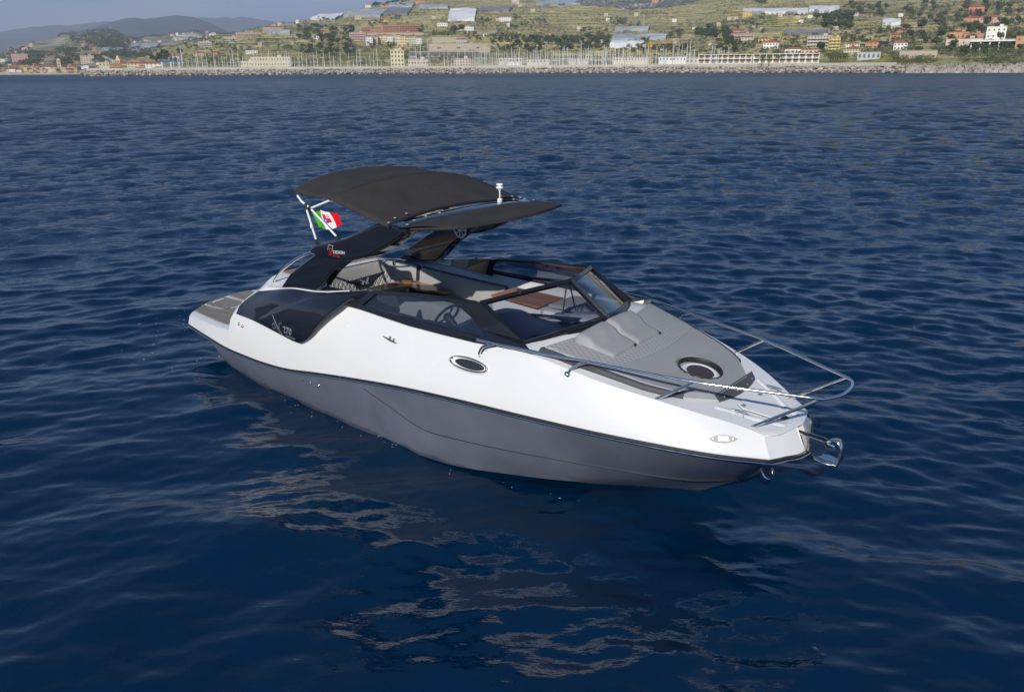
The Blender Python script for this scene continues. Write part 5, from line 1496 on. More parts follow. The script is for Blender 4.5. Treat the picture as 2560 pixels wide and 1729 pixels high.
def building(name, label, cat_, u0, u1, vt, vb, wall, land=front, roof='flat', floors=2, cols=4, depth=9.0, turn=0.0, roofm=None, group=None, dmin=0, band=False, balcony=False, winh=1.3, winw=1.1, lm=None, roofh=None, d=None):
    um = (u0+u1)/2
    if d is None: p, d, b = land.place(um, vb, dmin)
    else:
        b, t_ = bearing(um, vb); p = Vector((d*math.sin(b), d*math.cos(b), CAM_H+d*t_))
    wd = (u1-u0)*d/F_; ht = (vb-vt)*d/F_
    if roof == 'hip': rh = roofh if roofh else min(2.2, ht*.28); wh = ht-rh
    else: rh = 0; wh = ht
    root = empty(name, p, -b+turn, label, cat_, group)
    if lm: LM.append((um, (vt+vb)/2, lm))
    m_ = MB().box((0, depth/2, wh/2-2.5), (wd, depth, wh+5)).build('wall', wallmat(wall), root)
    if roof == 'hip':
        e = .5; x, y0, y1 = wd/2+e, -e, depth+e; rx = max(x-(depth/2+e)*.9, x*.25)
        MB().add([(-x,y0,wh),(x,y0,wh),(x,y1,wh),(-x,y1,wh),(-rx,(y0+y1)/2,wh+rh),(rx,(y0+y1)/2,wh+rh)], [(0,1,5,4),(1,2,5),(2,3,4,5),(3,0,4),(3,2,1,0)]).build('roof', roofm or M['roofred'], root)
    else:
        MB().box((0, depth/2, wh+.12), (wd+.5, depth+.5, .3)).build('roof', roofm or wallmat(tuple(c*.92 for c in wall)), root)
        if wd > 8 and ht > 5: MB().box((wd*.22, depth*.6, wh+1.0), (min(3, wd*.2), 3, 1.6)).build('roof_housing', wallmat(wall), root)
    fh = wh/max(floors, 1)
    if floors and cols:
        ww = min(winw, wd/cols*(.94 if winw > 5 else .46)); hh = min(winh, fh*(.8 if winw > 5 else .5))
        pm = pane_mesh(ww, hh)
        for f in range(floors):
            for c_ in range(cols):
                o = bpy.data.objects.new('window', pm); C.objects.link(o); o.parent = root
                o.location = (-wd/2+wd*(c_+.5)/cols, 0, fh*(f+.52))
        if balcony:
            for f in range(floors):
                MB().box((0, -.65, fh*f+.08 if f else .1), (wd*.96, 1.3, .18)).box((0, -1.25, fh*f+.55), (wd*.96, .08, .75)).build('balcony', wallmat(tuple(min(.6, c*1.08) for c in wall)), root)
    return root, p, d

CREAM = (0.66, 0.57, 0.40); WHITE = (0.76, 0.74, 0.69); PINK = (0.52, 0.30, 0.23); YEL = (0.68, 0.52, 0.24); TAN = (0.52, 0.42, 0.28); BRICK = (0.40, 0.20, 0.12); ORA = (0.52, 0.29, 0.15); BEI = (0.58, 0.50, 0.38)
G1 = None
# marina front and lower slopes, left to right
building('marina_clubhouse', 'long cream marina building with a row of small windows behind the left masts', 'building', 635, 722, 147, 168, CREAM, floors=2, cols=14, depth=14, lm='the long cream marina building')
building('marina_clubhouse_wing', 'low cream wing with stepped roof at the left end of the marina building', 'building', 605, 634, 156, 168, CREAM, floors=1, cols=5, depth=10)
building('watch_tower_block', 'square cream tower house with arcaded windows rising above the breakwater wall', 'tower', 979, 1010, 131, 167, (0.68, 0.59, 0.38), floors=4, cols=4, depth=13, winh=1.8, winw=1.3, lm='the cream tower house', d=655)
building('tower_lookout', 'small square lookout on top of the cream tower house', 'tower', 985, 999, 124, 131, (0.68, 0.59, 0.38), floors=1, cols=2, depth=6, d=658)
building('shopping_deck', 'long concrete building with a dark open gallery under a flat deck above the marina', 'building', 1030, 1192, 131, 143, (0.40, 0.37, 0.33), floors=1, cols=7, depth=16, winh=3.4, winw=12.0, lm='the concrete gallery building', dmin=735)  # long dark panes stand in for the shade inside the open gallery
building('concrete_block', 'plain tan concrete block standing behind the dark open gallery', 'building', 1078, 1216, 112, 132, (0.44, 0.37, 0.28), floors=1, cols=3, depth=16, winw=4)
building('quayside_shops', 'low beige shops with trees in front, right of the cream tower house', 'building', 1022, 1070, 151, 167, BEI, floors=1, cols=7, depth=9, d=690)
building('quayside_offices', 'three tier beige offices on the quay below the concrete gallery', 'building', 1136, 1176, 149, 166, BEI, floors=3, cols=6, depth=10, d=690, winw=2)
building('brick_apartments', 'large brick red apartment block with four rows of balconies', 'apartment block', 1000, 1051, 65, 83, BRICK, floors=4, cols=8, depth=13, balcony=True, roofm=M['roofred'], turn=.10, lm='the brick red apartment block')
building('brick_apartments', 'left half of the brick red flats, angled towards the valley', 'apartment block', 958, 1000, 66, 84, BRICK, floors=4, cols=7, depth=13, balcony=True, roofm=M['roofred'], turn=-.25)
building('brick_annex', 'small brick red block standing alone left of the large brick flats', 'apartment block', 905, 925, 73, 84, BRICK, floors=3, cols=3, depth=10, balcony=True, roofm=M['roofred'])
building('brick_annex', 'low brick red wing between the small block and the large brick flats', 'apartment block', 930, 953, 73, 83, BRICK, floors=2, cols=4, depth=9, roofm=M['roofred'])
building('pink_terraces', 'stepped pink and white apartment house left of the yellow town houses', 'apartment block', 876, 913, 85, 103, (0.56, 0.40, 0.34), floors=5, cols=6, depth=12, balcony=True, lm='the stepped pink apartments')
for i, (a, c, vt, vb, w_, lab) in enumerate([(916,932,92,114,WHITE,'white'),(932,945,91,112,(.55,.50,.36),'pale yellow'),(945,957,89,111,YEL,'deep yellow'),(957,969,88,111,CREAM,'cream'),(969,982,90,113,WHITE,'white, taller'),
                                         (990,1003,90,118,CREAM,'cream, left of the gap'),(1003,1016,91,117,YEL,'deep yellow, right of the gap'),(1016,1029,93,117,(.55,.50,.36),'pale yellow, right of the gap'),(1029,1042,92,115,(.50,.54,.42),'pale green'),(1042,1054,94,114,WHITE,'white, last on the right')]):
    building('town_house', lab+': four storey town house, red roof, below the brick flats', 'town house', a, c, vt, vb, w_, floors=4, cols=3, depth=11, roof='hip', roofh=1.5, group='town houses in the row below the brick flats', lm='the row of town houses' if i == 4 else None)
building('pink_villa', 'small pink villa among trees high left of the brick flats', 'house', 797, 814, 80, 88, PINK, floors=1, cols=3, roof='hip', depth=8)
building('white_villa', 'low white villa among dark trees below the small pink villa', 'house', 782, 806, 93, 100, WHITE, floors=1, cols=5, depth=8, roofm=M['roofgrey'])
building('arcade_house', 'long low white house with a dark arcade on the terraces above the left masts', 'house', 617, 643, 130, 136, WHITE, floors=1, cols=5, depth=8, winw=2.2)
building('hill_apartments', 'tan apartment block with three rows of windows on the left shoulder of the hill', 'apartment block', 595, 642, 86, 96, TAN, floors=3, cols=9, depth=11, balcony=True, lm='the tan hill apartments')
building('hill_apartments', 'stepped beige apartments just below and left of the tan hill block', 'apartment block', 563, 592, 95, 108, BEI, floors=3, cols=5, depth=11, balcony=True)
building('hill_apartments', 'yellowish apartments on the skyline right of the tan hill block', 'apartment block', 661, 704, 68, 78, (0.46, 0.38, 0.22), floors=3, cols=8, depth=11, roof='hip', roofh=1.6)
building('hill_apartments', 'lowest beige terrace apartments at the left foot of the hill', 'apartment block', 500, 528, 110, 124, BEI, floors=4, cols=5, depth=11, balcony=True)
building('skyline_villa', 'white villa on the skyline with an orange roof', 'house', 914, 927, 12, 21, WHITE, floors=2, cols=3, depth=8, roof='hip')
building('skyline_villa', 'low villa with a broad orange roof beside cypresses on the skyline', 'house', 952, 969, 11, 19, ORA, floors=1, cols=3, depth=9, roof='hip')
building('skyline_villa', 'orange house at the very top edge above the grey greenhouses', 'house', 1040, 1062, 1, 9, ORA, floors=1, cols=4, depth=9, roof='hip')
building('farm_building', 'plain grey tan farm store among the greenhouses near the skyline', 'shed', 888, 903, 41, 50, TAN, floors=1, cols=2, depth=8)
building('farm_house', 'yellow and orange farmhouse with red roof above the brick flats', 'house', 951, 969, 49, 58, YEL, floors=2, cols=3, depth=8, roof='hip')
building('white_bungalow', 'small white bungalow with grey windows right of the brick flats', 'house', 1094, 1118, 60, 67, WHITE, floors=1, cols=5, depth=8)
building('white_house', 'white two storey villa with red roof above the concrete gallery', 'house', 1144, 1171, 63, 77, WHITE, floors=2, cols=6, depth=9, roof='hip', lm='the white villa with red roof')
building('white_house', 'low white annex attached to the right of the white red-roofed villa', 'house', 1168, 1184, 70, 78, WHITE, floors=1, cols=4, depth=7)
building('wall_villa', 'white bungalow with red roof standing on the tan retaining wall', 'house', 1094, 1118, 99, 106, WHITE, floors=1, cols=5, depth=8, roof='hip')
building('wall_villa', 'blue and white house with red roof at the right end of the retaining wall', 'house', 1141, 1167, 97, 107, (0.45, 0.48, 0.52), floors=2, cols=5, depth=8, roof='hip')
building('terrace_villa', 'white villa with long red roof high on the terraces, centre of the hill', 'house', 1250, 1277, 41, 54, WHITE, floors=2, cols=6, depth=9, roof='hip', lm='the white terrace villa')
building('terrace_villa', 'pale annex left of the white terrace villa', 'house', 1241, 1251, 46, 54, BEI, floors=1, cols=2, depth=7, roof='hip')
building('summit_house', 'pinkish white house cut by the top edge above the terraces', 'house', 1280, 1297, -2, 8, (.55,.46,.42), floors=2, cols=4, depth=9)
building('water_tank', 'pale round-shouldered concrete water tank on the upper slope', 'tank', 1442, 1451, 68, 78, BEI, floors=0, cols=0, depth=5)
building('red_roof_cottage', 'small cottage with red roof left of the terraced greenhouse', 'house', 1502, 1521, 102, 112, WHITE, floors=1, cols=3, depth=8, roof='hip')
# right-hand slopes
building('yellow_house', 'bright yellow house in front of the long white greenhouse', 'house', 1858, 1877, 33, 44, (0.60, 0.43, 0.13), floors=2, cols=3, depth=8, lm='the bright yellow house')
building('beige_house', 'beige house with a veranda left of the bright yellow house', 'house', 1820, 1843, 41, 50, BEI, floors=1, cols=4, depth=8, roof='hip')
building('pink_mansion', 'pink mansion with balcony and red hipped roof among dark trees', 'house', 1819, 1857, 75, 88, PINK, floors=2, cols=7, depth=11, roof='hip', balcony=True, lm='the pink mansion')
building('stepped_villa', 'stepped beige villa with brown awnings below the pink mansion', 'house', 1830, 1880, 88, 100, (0.45, 0.33, 0.26), floors=2, cols=7, depth=10, balcony=True)
building('stepped_villa', 'lower beige tier of the stepped villa', 'house', 1854, 1881, 99, 110, BEI, floors=2, cols=4, depth=10, balcony=True)
building('cream_house', 'cream and yellow house with red roof right of the stepped villa', 'house', 1897, 1919, 96, 110, YEL, floors=2, cols=3, depth=9, roof='hip')
building('white_red_house', 'white house with wide red hipped roof above the right-hand hotel', 'house', 1910, 1942, 104, 124, WHITE, floors=2, cols=5, depth=10, roof='hip', lm='the white house with wide red roof')
building('low_white_house', 'low white house with long red roof directly behind the right-hand hotel', 'house', 1965, 2004, 121, 136, WHITE, floors=1, cols=4, depth=10, roof='hip')
building('low_red_house', 'low house with broad red roof between the white house and the cream tower flats', 'house', 2006, 2048, 123, 136, BEI, floors=1, cols=5, depth=10, roof='hip')
building('cream_flats', 'tall cream apartment block with dark balconies, right of the red roofs', 'apartment block', 2021, 2072, 96, 123, (0.50, 0.44, 0.33), floors=4, cols=8, depth=13, balcony=True, lm='the tall cream flats')
building('yellow_flats', 'yellow apartment block joined to the right of the tall cream flats', 'apartment block', 2072, 2096, 100, 125, (0.58, 0.46, 0.16), floors=4, cols=3, depth=13, balcony=True)
building('white_villa_row', 'white villa with flat tiled roof behind the palm trees', 'house', 2117, 2145, 108, 121, WHITE, floors=2, cols=5, depth=9, roof='hip')
building('lime_house', 'pale yellow-green house with shutters right of the palm trees', 'house', 2112, 2146, 121, 138, (0.50, 0.50, 0.33), floors=2, cols=6, depth=9, roof='hip', lm='the pale yellow-green house')
building('orange_house', 'orange house with dark red roof between the two round pines', 'house', 2166, 2197, 106, 123, ORA, floors=2, cols=4, depth=10, roof='hip', lm='the orange house')
building('boathouse', 'flat-roofed grey white boathouse below the round pines', 'building', 2148, 2194, 135, 150, (0.45, 0.46, 0.47), floors=1, cols=5, depth=10, winw=4, winh=2.6)
building('pink_cube_house', 'pink cube house with two windows, highest on the right slope', 'house', 2241, 2263, 73, 83, PINK, floors=1, cols=3, depth=8, roof='hip')
building('tan_house', 'tall tan house with low roof below the pink cube house', 'house', 2226, 2248, 88, 103, (0.50, 0.33, 0.17), floors=2, cols=3, depth=9, roof='hip')
building('white_red_villa', 'white villa with two red roofs above the end of the breakwater', 'house', 2236, 2263, 107, 127, WHITE, floors=2, cols=4, depth=10, roof='hip')
for lab, a, c, vt, vb, wl in [('leftmost orange terrace house', 2376, 2412, 88, 106, ORA), ('orange terrace house with awning', 2413, 2449, 90, 107, (0.50, 0.24, 0.15)), ('pale house with porch', 2374, 2440, 103, 119, BEI)]:
    building('shore_house', lab+' near the right edge above the rocky shore', 'house', a, c, vt, vb, wl, floors=1, cols=5, depth=10, roofm=M['roofred'])
building('ruin_house', 'coral pink gabled house high on the right slope', 'house', 2424, 2452, 22, 44, (0.56, 0.22, 0.16), floors=2, cols=3, depth=9, roof='hip')
building('ruin_house', 'pale pink broad house below the coral gabled house', 'house', 2452, 2492, 44, 64, (0.56, 0.36, 0.28), floors=2, cols=4, depth=10, roof='hip')
building('ruin_house', 'orange low house left of the pale pink broad house', 'house', 2414, 2446, 46, 60, ORA, floors=1, cols=4, depth=9, roof='hip')
building('white_ruin', 'white walled house behind the raised terrace at the right edge', 'house', 2470, 2505, 75, 99, WHITE, floors=2, cols=4, depth=9)
building('orange_edge_house', 'orange house cut by the right edge of the frame', 'house', 2546, 2590, 98, 122, ORA, floors=2, cols=4, depth=10)
# hotels behind the wall
HPANE = pane_mesh(2.4, 2.1).copy(); HPANE.materials.clear(); HPANE.materials.append(mat('hotel_pane_brown', (.20,.175,.13), .6))  # grey-brown pane colour of the hotel windows
def hotel(u0, u1, vt, vb, d, label, lm):
    b = bearing((u0+u1)/2, vb)[0]; z0 = 2.6
    wd = (u1-u0)*d/F_; zt = CAM_H+d*bearing((u0+u1)/2, vt)[1]; h_ = zt-z0
    root = empty('hotel', (d*math.sin(b), d*math.cos(b), z0), -b, label, 'hotel'); LM.append(((u0+u1)/2, (vt+vb)/2, lm))
    MB().box((0, 6.5, h_/2), (wd, 11, h_)).build('wall', wallmat((.66, .61, .50)), root)
    cols = int(wd/3.4); fh = h_/3
    for f in range(4): MB().box((0, .15, min(fh*f, h_-.1)+.1), (wd, 1.9, .34)).build('floor_slab', wallmat((.74, .69, .56)), root)
    for c_ in range(cols+1):
        MB().box((-wd/2+.2+(wd-.4)*c_/cols, .1, h_/2), (.32, 1.7, h_)).build('fin', wallmat((.74, .69, .56)), root)
    for f in range(3):
        for c_ in range(cols):
            o = bpy.data.objects.new('window', HPANE); C.objects.link(o); o.parent = root; o.location = (-wd/2+.2+(wd-.4)*(c_+.5)/cols, .95, fh*(f+.55))
hotel(1752, 1871, 137, 160, 552, 'left long white three storey hotel of square balconies behind the sea wall', 'the left white hotel')
hotel(1893, 2034, 135, 158, 528, 'right long white three storey hotel of square balconies, with palms in front', 'the right white hotel')
# raised terrace on columns at the right edge
def terrace():
    p, d, b = front.place(2495, 124); wd = 104*d/F_; h_ = 17*d/F_
    root = empty('raised_terrace', p, -b, 'pale raised terrace on tall white columns near the right edge', 'terrace')
    MB().box((0, 5, h_), (wd, 12, 1.0)).build('deck', wallmat(WHITE), root)
    for i in range(7): MB().box((-wd/2+1+(wd-2)*i/6, .3, h_/2-2), (.8, .8, h_+4)).build('column', wallmat(WHITE), root)
    MB().box((0, 10.5, h_/2-2), (wd, .4, h_+4)).build('back_wall', M['netting'], root)
    MB().box((0, -.9, h_+1), (wd, .08, .12)).build('handrail', wallmat(WHITE), root)
terrace()
# retaining walls
for a, c, vt, vb, lab in [(1083, 1140, 95, 107, 'long tan retaining wall under the two red-roofed bungalows'), (925, 1054, 86, 95, 'tall tan wall closing off the terrace behind the town houses'), 
                          (1200, 1225, 118, 132, 'sloping end of the concrete terrace above the marina'), (2258, 2330, 131, 146, 'pale quay wall at the right end of the beach')]:
    building('retaining_wall', lab, 'wall', a, c, vt, vb, (.42, .36, .27), floors=0, cols=0, depth=1.2)
for i, (u, v) in enumerate([(1180,75),(1275,101),(1515,40),(1590,42),(1686,54),(1762,83),(1796,67),(2002,59),(1994,47),(1950,42),(2025,45),(650,116),(700,66),(745,57),(598,121),(1085,48),(1212,92),(1300,16),(1332,30),(1520,53),(729,110),(2140,40),(2251,43),(2232,75)]):
    building('field_hut', ['tiny pale stone hut', 'small white shed', 'square beige water store'][i % 3]+' alone on the terraces', 'hut', u-4.5, u+4.5, v-5, v+1.5, [BEI, WHITE, TAN][i % 3], floors=1, cols=1, depth=4, group='huts scattered on the terraces', winh=.9)

# ------------------------------------------------------------------ greenhouses
def greenhouse(u0, u1, vt, vb, bays, m_, label, skew=0.0, h_=3.0, lm=None, land=front):
    nx = 6; rows = []
    p0, d0, b0 = land.place((u0+u1)/2, vb)
    root = empty('greenhouse', p0, 0, label, 'greenhouse')
    if lm: LM.append(((u0+u1)/2, (vt+vb)/2, lm))
    for k in range(bays*2+1):
        s = k/(bays*2); v = vb+(vt-vb)*s; row = []
        for i in range(nx+1):
            u = u0+skew*s+(u1-u0)*i/nx
            q, dd, _ = land.place(u, v)
            row.append(tuple(q+Vector((0, 0, h_+(1.3 if k % 2 else 0)))-p0))
        rows.append(row)
    MB().grid(rows).build('glass_roof', m_, root)
    w_ = MB(); w_.grid([rows[0], [(x, y, z-h_-2.5) for x, y, z in rows[0]]])
    w_.build('end_wall', m_, root)
    for s in (0, -1):
        MB().grid([[r[s] for r in rows], [(r[s][0], r[s][1], r[s][2]-h_-2.5) for r in rows]]).build('side_wall', M['glassroof'], root)
greenhouse(1120, 1186, 27, 55, 5, M['whiteglass'], 'brilliant white greenhouse with stepped ridges on the upper centre slope', 6, lm='the brilliant white greenhouse')
greenhouse(970, 1030, 12, 22, 2, M['glassroof'], 'grey glass greenhouse nearest the skyline houses', 8)
greenhouse(958, 1018, 24, 40, 3, M['netting'], 'dark netted greenhouse above the brick flats', 12)
greenhouse(858, 950, 27, 44, 3, M['glassroof'], 'wide grey greenhouse left of the dark netted one', 20, lm='the wide grey greenhouse')
greenhouse(776, 836, 38, 52, 2, M['whiteglass'], 'whitish greenhouse following the skyline down the left ridge', 30)
greenhouse(1048, 1120, 17, 24, 1, M['glassroof'], 'thin grey glass strip left of the brilliant white greenhouse', 2)
greenhouse(1195, 1272, 22, 31, 2, M['netting'], 'dark netting on the terrace right of the brilliant white greenhouse', 10)
greenhouse(1536, 1620, 72, 80, 1, M['glassroof'], 'topmost grey bay of the terraced greenhouse behind the crane', 4)
greenhouse(1530, 1664, 92, 103, 2, M['glassroof'], 'middle glass bays of the terraced greenhouse behind the crane', 4, lm='the terraced greenhouse')
greenhouse(1524, 1606, 110, 121, 2, M['whiteglass'], 'white lowest bay of the terraced greenhouse behind the crane', 6)
greenhouse(1856, 2020, 27, 36, 1, M['whiteglass'], 'very long white greenhouse across the upper right slope', 0)
greenhouse(2022, 2098, 21, 33, 1, M['whiteglass'], 'right section of the long white greenhouse on the upper right slope', 0)
greenhouse(1960, 2064, 84, 92, 1, M['netting'], 'grey netted greenhouse above the tall cream flats', 10)
greenhouse(670, 725, 80, 88, 1, M['glassroof'], 'pale greenhouse strip just under the yellowish skyline apartments', 0)
greenhouse(2205, 2250, 57, 66, 1, M['whiteglass'], 'short pale greenhouse on the terraces near the pink cube house', 0)
greenhouse(1340, 1450, 6, 14, 2, M['glassroof'], 'grey ridged greenhouse on the crest in the middle of the hill', 0)

for a, c, vt, vb, lab in [(255, 305, 123, 129, 'low grey greenhouses at the foot of the headland wood'), (310, 392, 112, 121, 'broad pale greenhouse terrace right of the headland wood'), (325, 372, 124, 130, 'narrow pale greenhouse below the broad terrace'), (430, 470, 95, 101, 'greenhouse on the saddle behind the headland'), (474, 520, 99, 105, 'long bright greenhouse on the saddle'), (458, 505, 88, 93, 'upper greenhouse on the saddle'), (330, 352, 108, 111, 'small greenhouse near the skyline of the saddle')]:
    greenhouse(a, c, vt, vb, 1, M['glassroof'], lab, 6, land=left)

# ------------------------------------------------------------------ old town on the left
rt = random.Random(9)
tc_ = [('cream', CREAM), ('terracotta', (.46, .22, .13)), ('pink', PINK), ('yellow', YEL), ('beige', BEI), ('white', WHITE), ('orange', ORA)]
spots_ = []
for i in range(170):
    u = rt.uniform(-120, 300); v = 183-abs(rt.gauss(0, 1))*7.5-rt.random()*2
    if 140 < u < 160 or 292 < u < 300: continue
    spots_.append((u, max(158, v)))
spots_.sort(key=lambda s: s[1])
for i, (u, v) in enumerate(spots_):
    nm_, cl = tc_[rt.randrange(7)]; w_ = rt.uniform(5, 11); h_ = rt.uniform(4.5, 9)
    where = 'near the shore' if v > 176 else ('in the middle of' if v > 168 else 'at the top of')
    where = where+' the old town' if v <= 176 else where+' of the old town'
    side = ' at the far left edge' if u < 60 else (' left of the belfry' if u < 142 else ' right of the belfry')
    building('old_town_house', nm_+' old house '+where+side, 'house', u-w_/2, u+w_/2, v-h_, v, cl, land=left, floors=2, cols=0, depth=11, roof='hip' if rt.random() < .75 else 'flat', group='old houses of the town on the left', dmin=960)
building('belfry', 'slim cream belfry rising over the old town roofs', 'tower', 146, 153, 153, 174, (0.56, 0.48, 0.33), land=left, floors=3, cols=1, depth=7, roof='hip', roofh=2, roofm=wallmat(CREAM))
building('church_tower', 'yellow church tower with pointed top beside the white stepped flats', 'tower', 293, 301, 145, 167, (0.60, 0.47, 0.20), land=left, floors=3, cols=1, depth=8, roof='hip', roofh=6, roofm=wallmat(YEL), lm='the yellow church tower')
for i in range(5):
    building('stepped_flats', ['white stepped flats, highest unit on the left', 'white stepped flats, second unit down', 'white stepped flats, third unit down', 'white stepped flats, fourth unit down', 'white stepped flats, lowest unit by the church tower'][i], 'apartment block', 258+i*6.4, 263.5+i*6.4, 143.5+i*2.6, 155+i*2.6, (.66,.65,.62), land=left, floors=3, cols=1, depth=9, group='white stepped flats in the old town')
building('pink_tenement', 'pink terraced tenement rising above the old town at far left', 'apartment block', 38, 67, 142, 161, (.55,.36,.30), land=left, floors=4, cols=5, depth=12)
building('beige_tenement', 'beige tenement block behind the belfry', 'apartment block', 207, 233, 144, 160, BEI, land=left, floors=4, cols=5, depth=12)
building('customs_house', 'big square cream building on the shore at the root of the breakwater', 'building', 253, 273, 162, 180, (.60, .54, .36), land=left, floors=2, cols=3, depth=14, lm='the square cream shore building')
building('red_palazzo', 'long orange red building right of the square cream shore building', 'building', 274, 304, 163, 178, (.52, .24, .14), land=left, floors=3, cols=6, depth=12)
building('church', 'yellow church nave in front of the yellow tower', 'church', 302, 322, 158, 170, YEL, land=left, floors=1, cols=3, depth=14, roof='hip')
for lab, a, c, vt, vb, cl in [('cream houses', 322, 350, 158, 171, CREAM), ('white quay house', 368, 402, 159, 170, WHITE), ('pink quay house', 350, 368, 155, 168, PINK), ('cream row above the quay', 500, 522, 112, 122, CREAM), ('beige row', 486, 512, 132, 142, TAN), ('orange villa', 532, 550, 130, 140, ORA), ('red-roofed pair', 424, 446, 140, 150, WHITE)]:
    building('shore_villa', lab+' between the old town and the left masts', 'house', a, c, vt, vb, cl, floors=2, cols=4, depth=9, roof='hip')
for i in range(54):
    u = rt.uniform(300, 560); v = rt.uniform(98, 158) if u < 430 else rt.uniform(84, 104)
    nm_, cl = tc_[rt.randrange(7)]; w_ = rt.uniform(5, 10); h_ = rt.uniform(3.5, 6.5)
    building('valley_house', nm_+' house scattered in the valley '+('between the old town and the marina' if u < 430 else 'on the saddle behind the terraced hill'), 'house', u-w_/2, u+w_/2, v-h_, v, cl, land=left, floors=2, cols=0, depth=10, roof='hip' if rt.random() < .6 else 'flat', group='houses scattered in the valley')
for i in range(34):
    u = rt.uniform(-100, 290); v = rt.uniform(118, 165)
    if ((u-280)/75.0)**2+((v-100)/26.0)**2 < 1.2: continue
    nm_, cl = tc_[rt.randrange(7)]; w_ = rt.uniform(5, 11); h_ = rt.uniform(4, 8)
    building('hamlet_house', nm_+' house on the lower slope above the old town', 'house', u-w_/2, u+w_/2, v-h_, v, cl, land=left, floors=2, cols=0, depth=10, roof='hip' if rt.random() < .6 else 'flat', group='houses above the old town')
for i in range(26):
    u = rt.uniform(560, 2250); v = rt.uniform(30, 128)
    nm_, cl = tc_[rt.randrange(7)]; w_ = rt.uniform(6, 12); h_ = rt.uniform(4.5, 7)
    lm_ = min(LM, key=lambda l: (l[0]-u)**2+((l[1]-v)*1.6)**2)
    building('hillside_house', 'small '+nm_+' house alone on the terraces, nearest to '+lm_[2], 'house', u-w_/2, u+w_/2, v-h_, v, cl, floors=1, cols=3, depth=8, roof='hip' if rt.random() < .6 else 'flat', group='small houses on the terraces')
def gantry():
    b = bearing(428, 170)[0]; d = 672
    root = empty('boat_lift_shed', (d*math.sin(b), d*math.cos(b), 2.5), -b, 'boat shed with bright blue roof on white legs at the left end of the marina', 'boat shed')
    LM.append((428, 165, 'the blue-roofed boat shed'))
    MB().box((0, 5, 7.2), (15, 10, .9)).build('roof', mat('blue_canopy', (.03, .13, .42), .6), root)
    for x in (-6, 0, 6): MB().box((x, .5, 3.4), (1.1, 1.1, 6.8)).build('leg', wallmat((.55,.60,.68)), root)
gantry()

# hill village in the haze behind the ridge
for i in range(46):
    t_ = rt.random(); u = 1542+t_*132; v = 25-t_*20+rt.uniform(-3, 4)
    if v < -3: v = rt.uniform(0, 3)
    nm_, cl = [('cream', (.55,.46,.36)), ('rose', (.52,.36,.30)), ('white', WHITE), ('sand', (.50,.38,.27))][rt.randrange(4)]
    building('village_house', nm_+' house in the hill village on the distant ridge'+(' beside the orange church' if abs(u-1638) < 14 else ''), 'house', u-rt.uniform(2, 3.4), u+rt.uniform(2, 3.4), v-rt.uniform(2.5, 5), v, cl, land=back, floors=0, cols=0, depth=12, roof='hip' if rt.random() < .6 else 'flat', group='houses of the hill village')
building('village_church', 'tall orange church in the hill village on the distant ridge', 'church', 1630, 1645, 1, 17, (.52,.26,.14), land=back, floors=2, cols=2, depth=16, roof='hip', lm='the hill village church')

# ------------------------------------------------------------------ masts, lamps, crane
def mast(name, label, cat_, u, vt, vb, land, r_=.25, arms=0, d=None):
    if d is None: p, d, b = land.place(u, vb)
    else:
        b = bearing(u, vb)[0]; p = Vector((d*math.sin(b), d*math.cos(b), 2.5))
    h_ = CAM_H+d*bearing(u, vt)[1]-p.z
    root = empty(name, p, -b, label, cat_)
    MB().tube([(0,0,-2),(0,0,h_)], [r_*1.3, r_*.7], 8).build('post', M['polemetal'], root)
    if arms == 1: MB().box((0,0,h_), (2.6, .5, .4)).build('lamp_head', M['polemetal'], root)
    if arms == 2:
        for k in range(4): MB().lathe([(0,0),(.9,0),(.9,1.3),(0,1.3)], (.0, 0, h_*(.45+.13*k)), 8).build('antenna_drum', M['polemetal'], root)
M['polemetal'] = mat('galvanised_grey', (.42,.43,.43), .6, metal=.3)
mast('radio_tower', 'slim radio tower with drums on the crest behind the terraced greenhouse', 'radio tower', 1609, 36, 69, front, .5, 2)
mast('radio_mast', 'thin red and white mast on the wooded headland top', 'mast', 277, 63, 74, left, .6, 2)
mast('lamp_mast', 'tall floodlight mast among the masts right of the crane', 'floodlight', 1681, 100, 160, front, .3, 1, d=600)
mast('lamp_mast', 'tall floodlight mast left of the crane behind the sailboats', 'floodlight', 1364, 106, 160, front, .3, 1, d=640)
mast('lamp_mast', 'very tall double floodlight mast beside the concrete gallery', 'floodlight', 1072, 101, 166, front, .38, 1, d=625)
for i, u in enumerate((1528, 1676, 1735, 1802, 2081, 1745, 1953)):
    mast('power_pole', 'thin power pole standing alone on the '+['slope left of the radio tower','slope right of the radio tower','slope above the pink mansion','slope left of the yellow house','slope above the tall cream flats','distant field','field above the white house with wide red roof'][i], 'pole', u, (38, 34, 60, 44, 72, 34, 100)[i], (54, 44, 70, 56, 92, 46, 118)[i], front, .22)
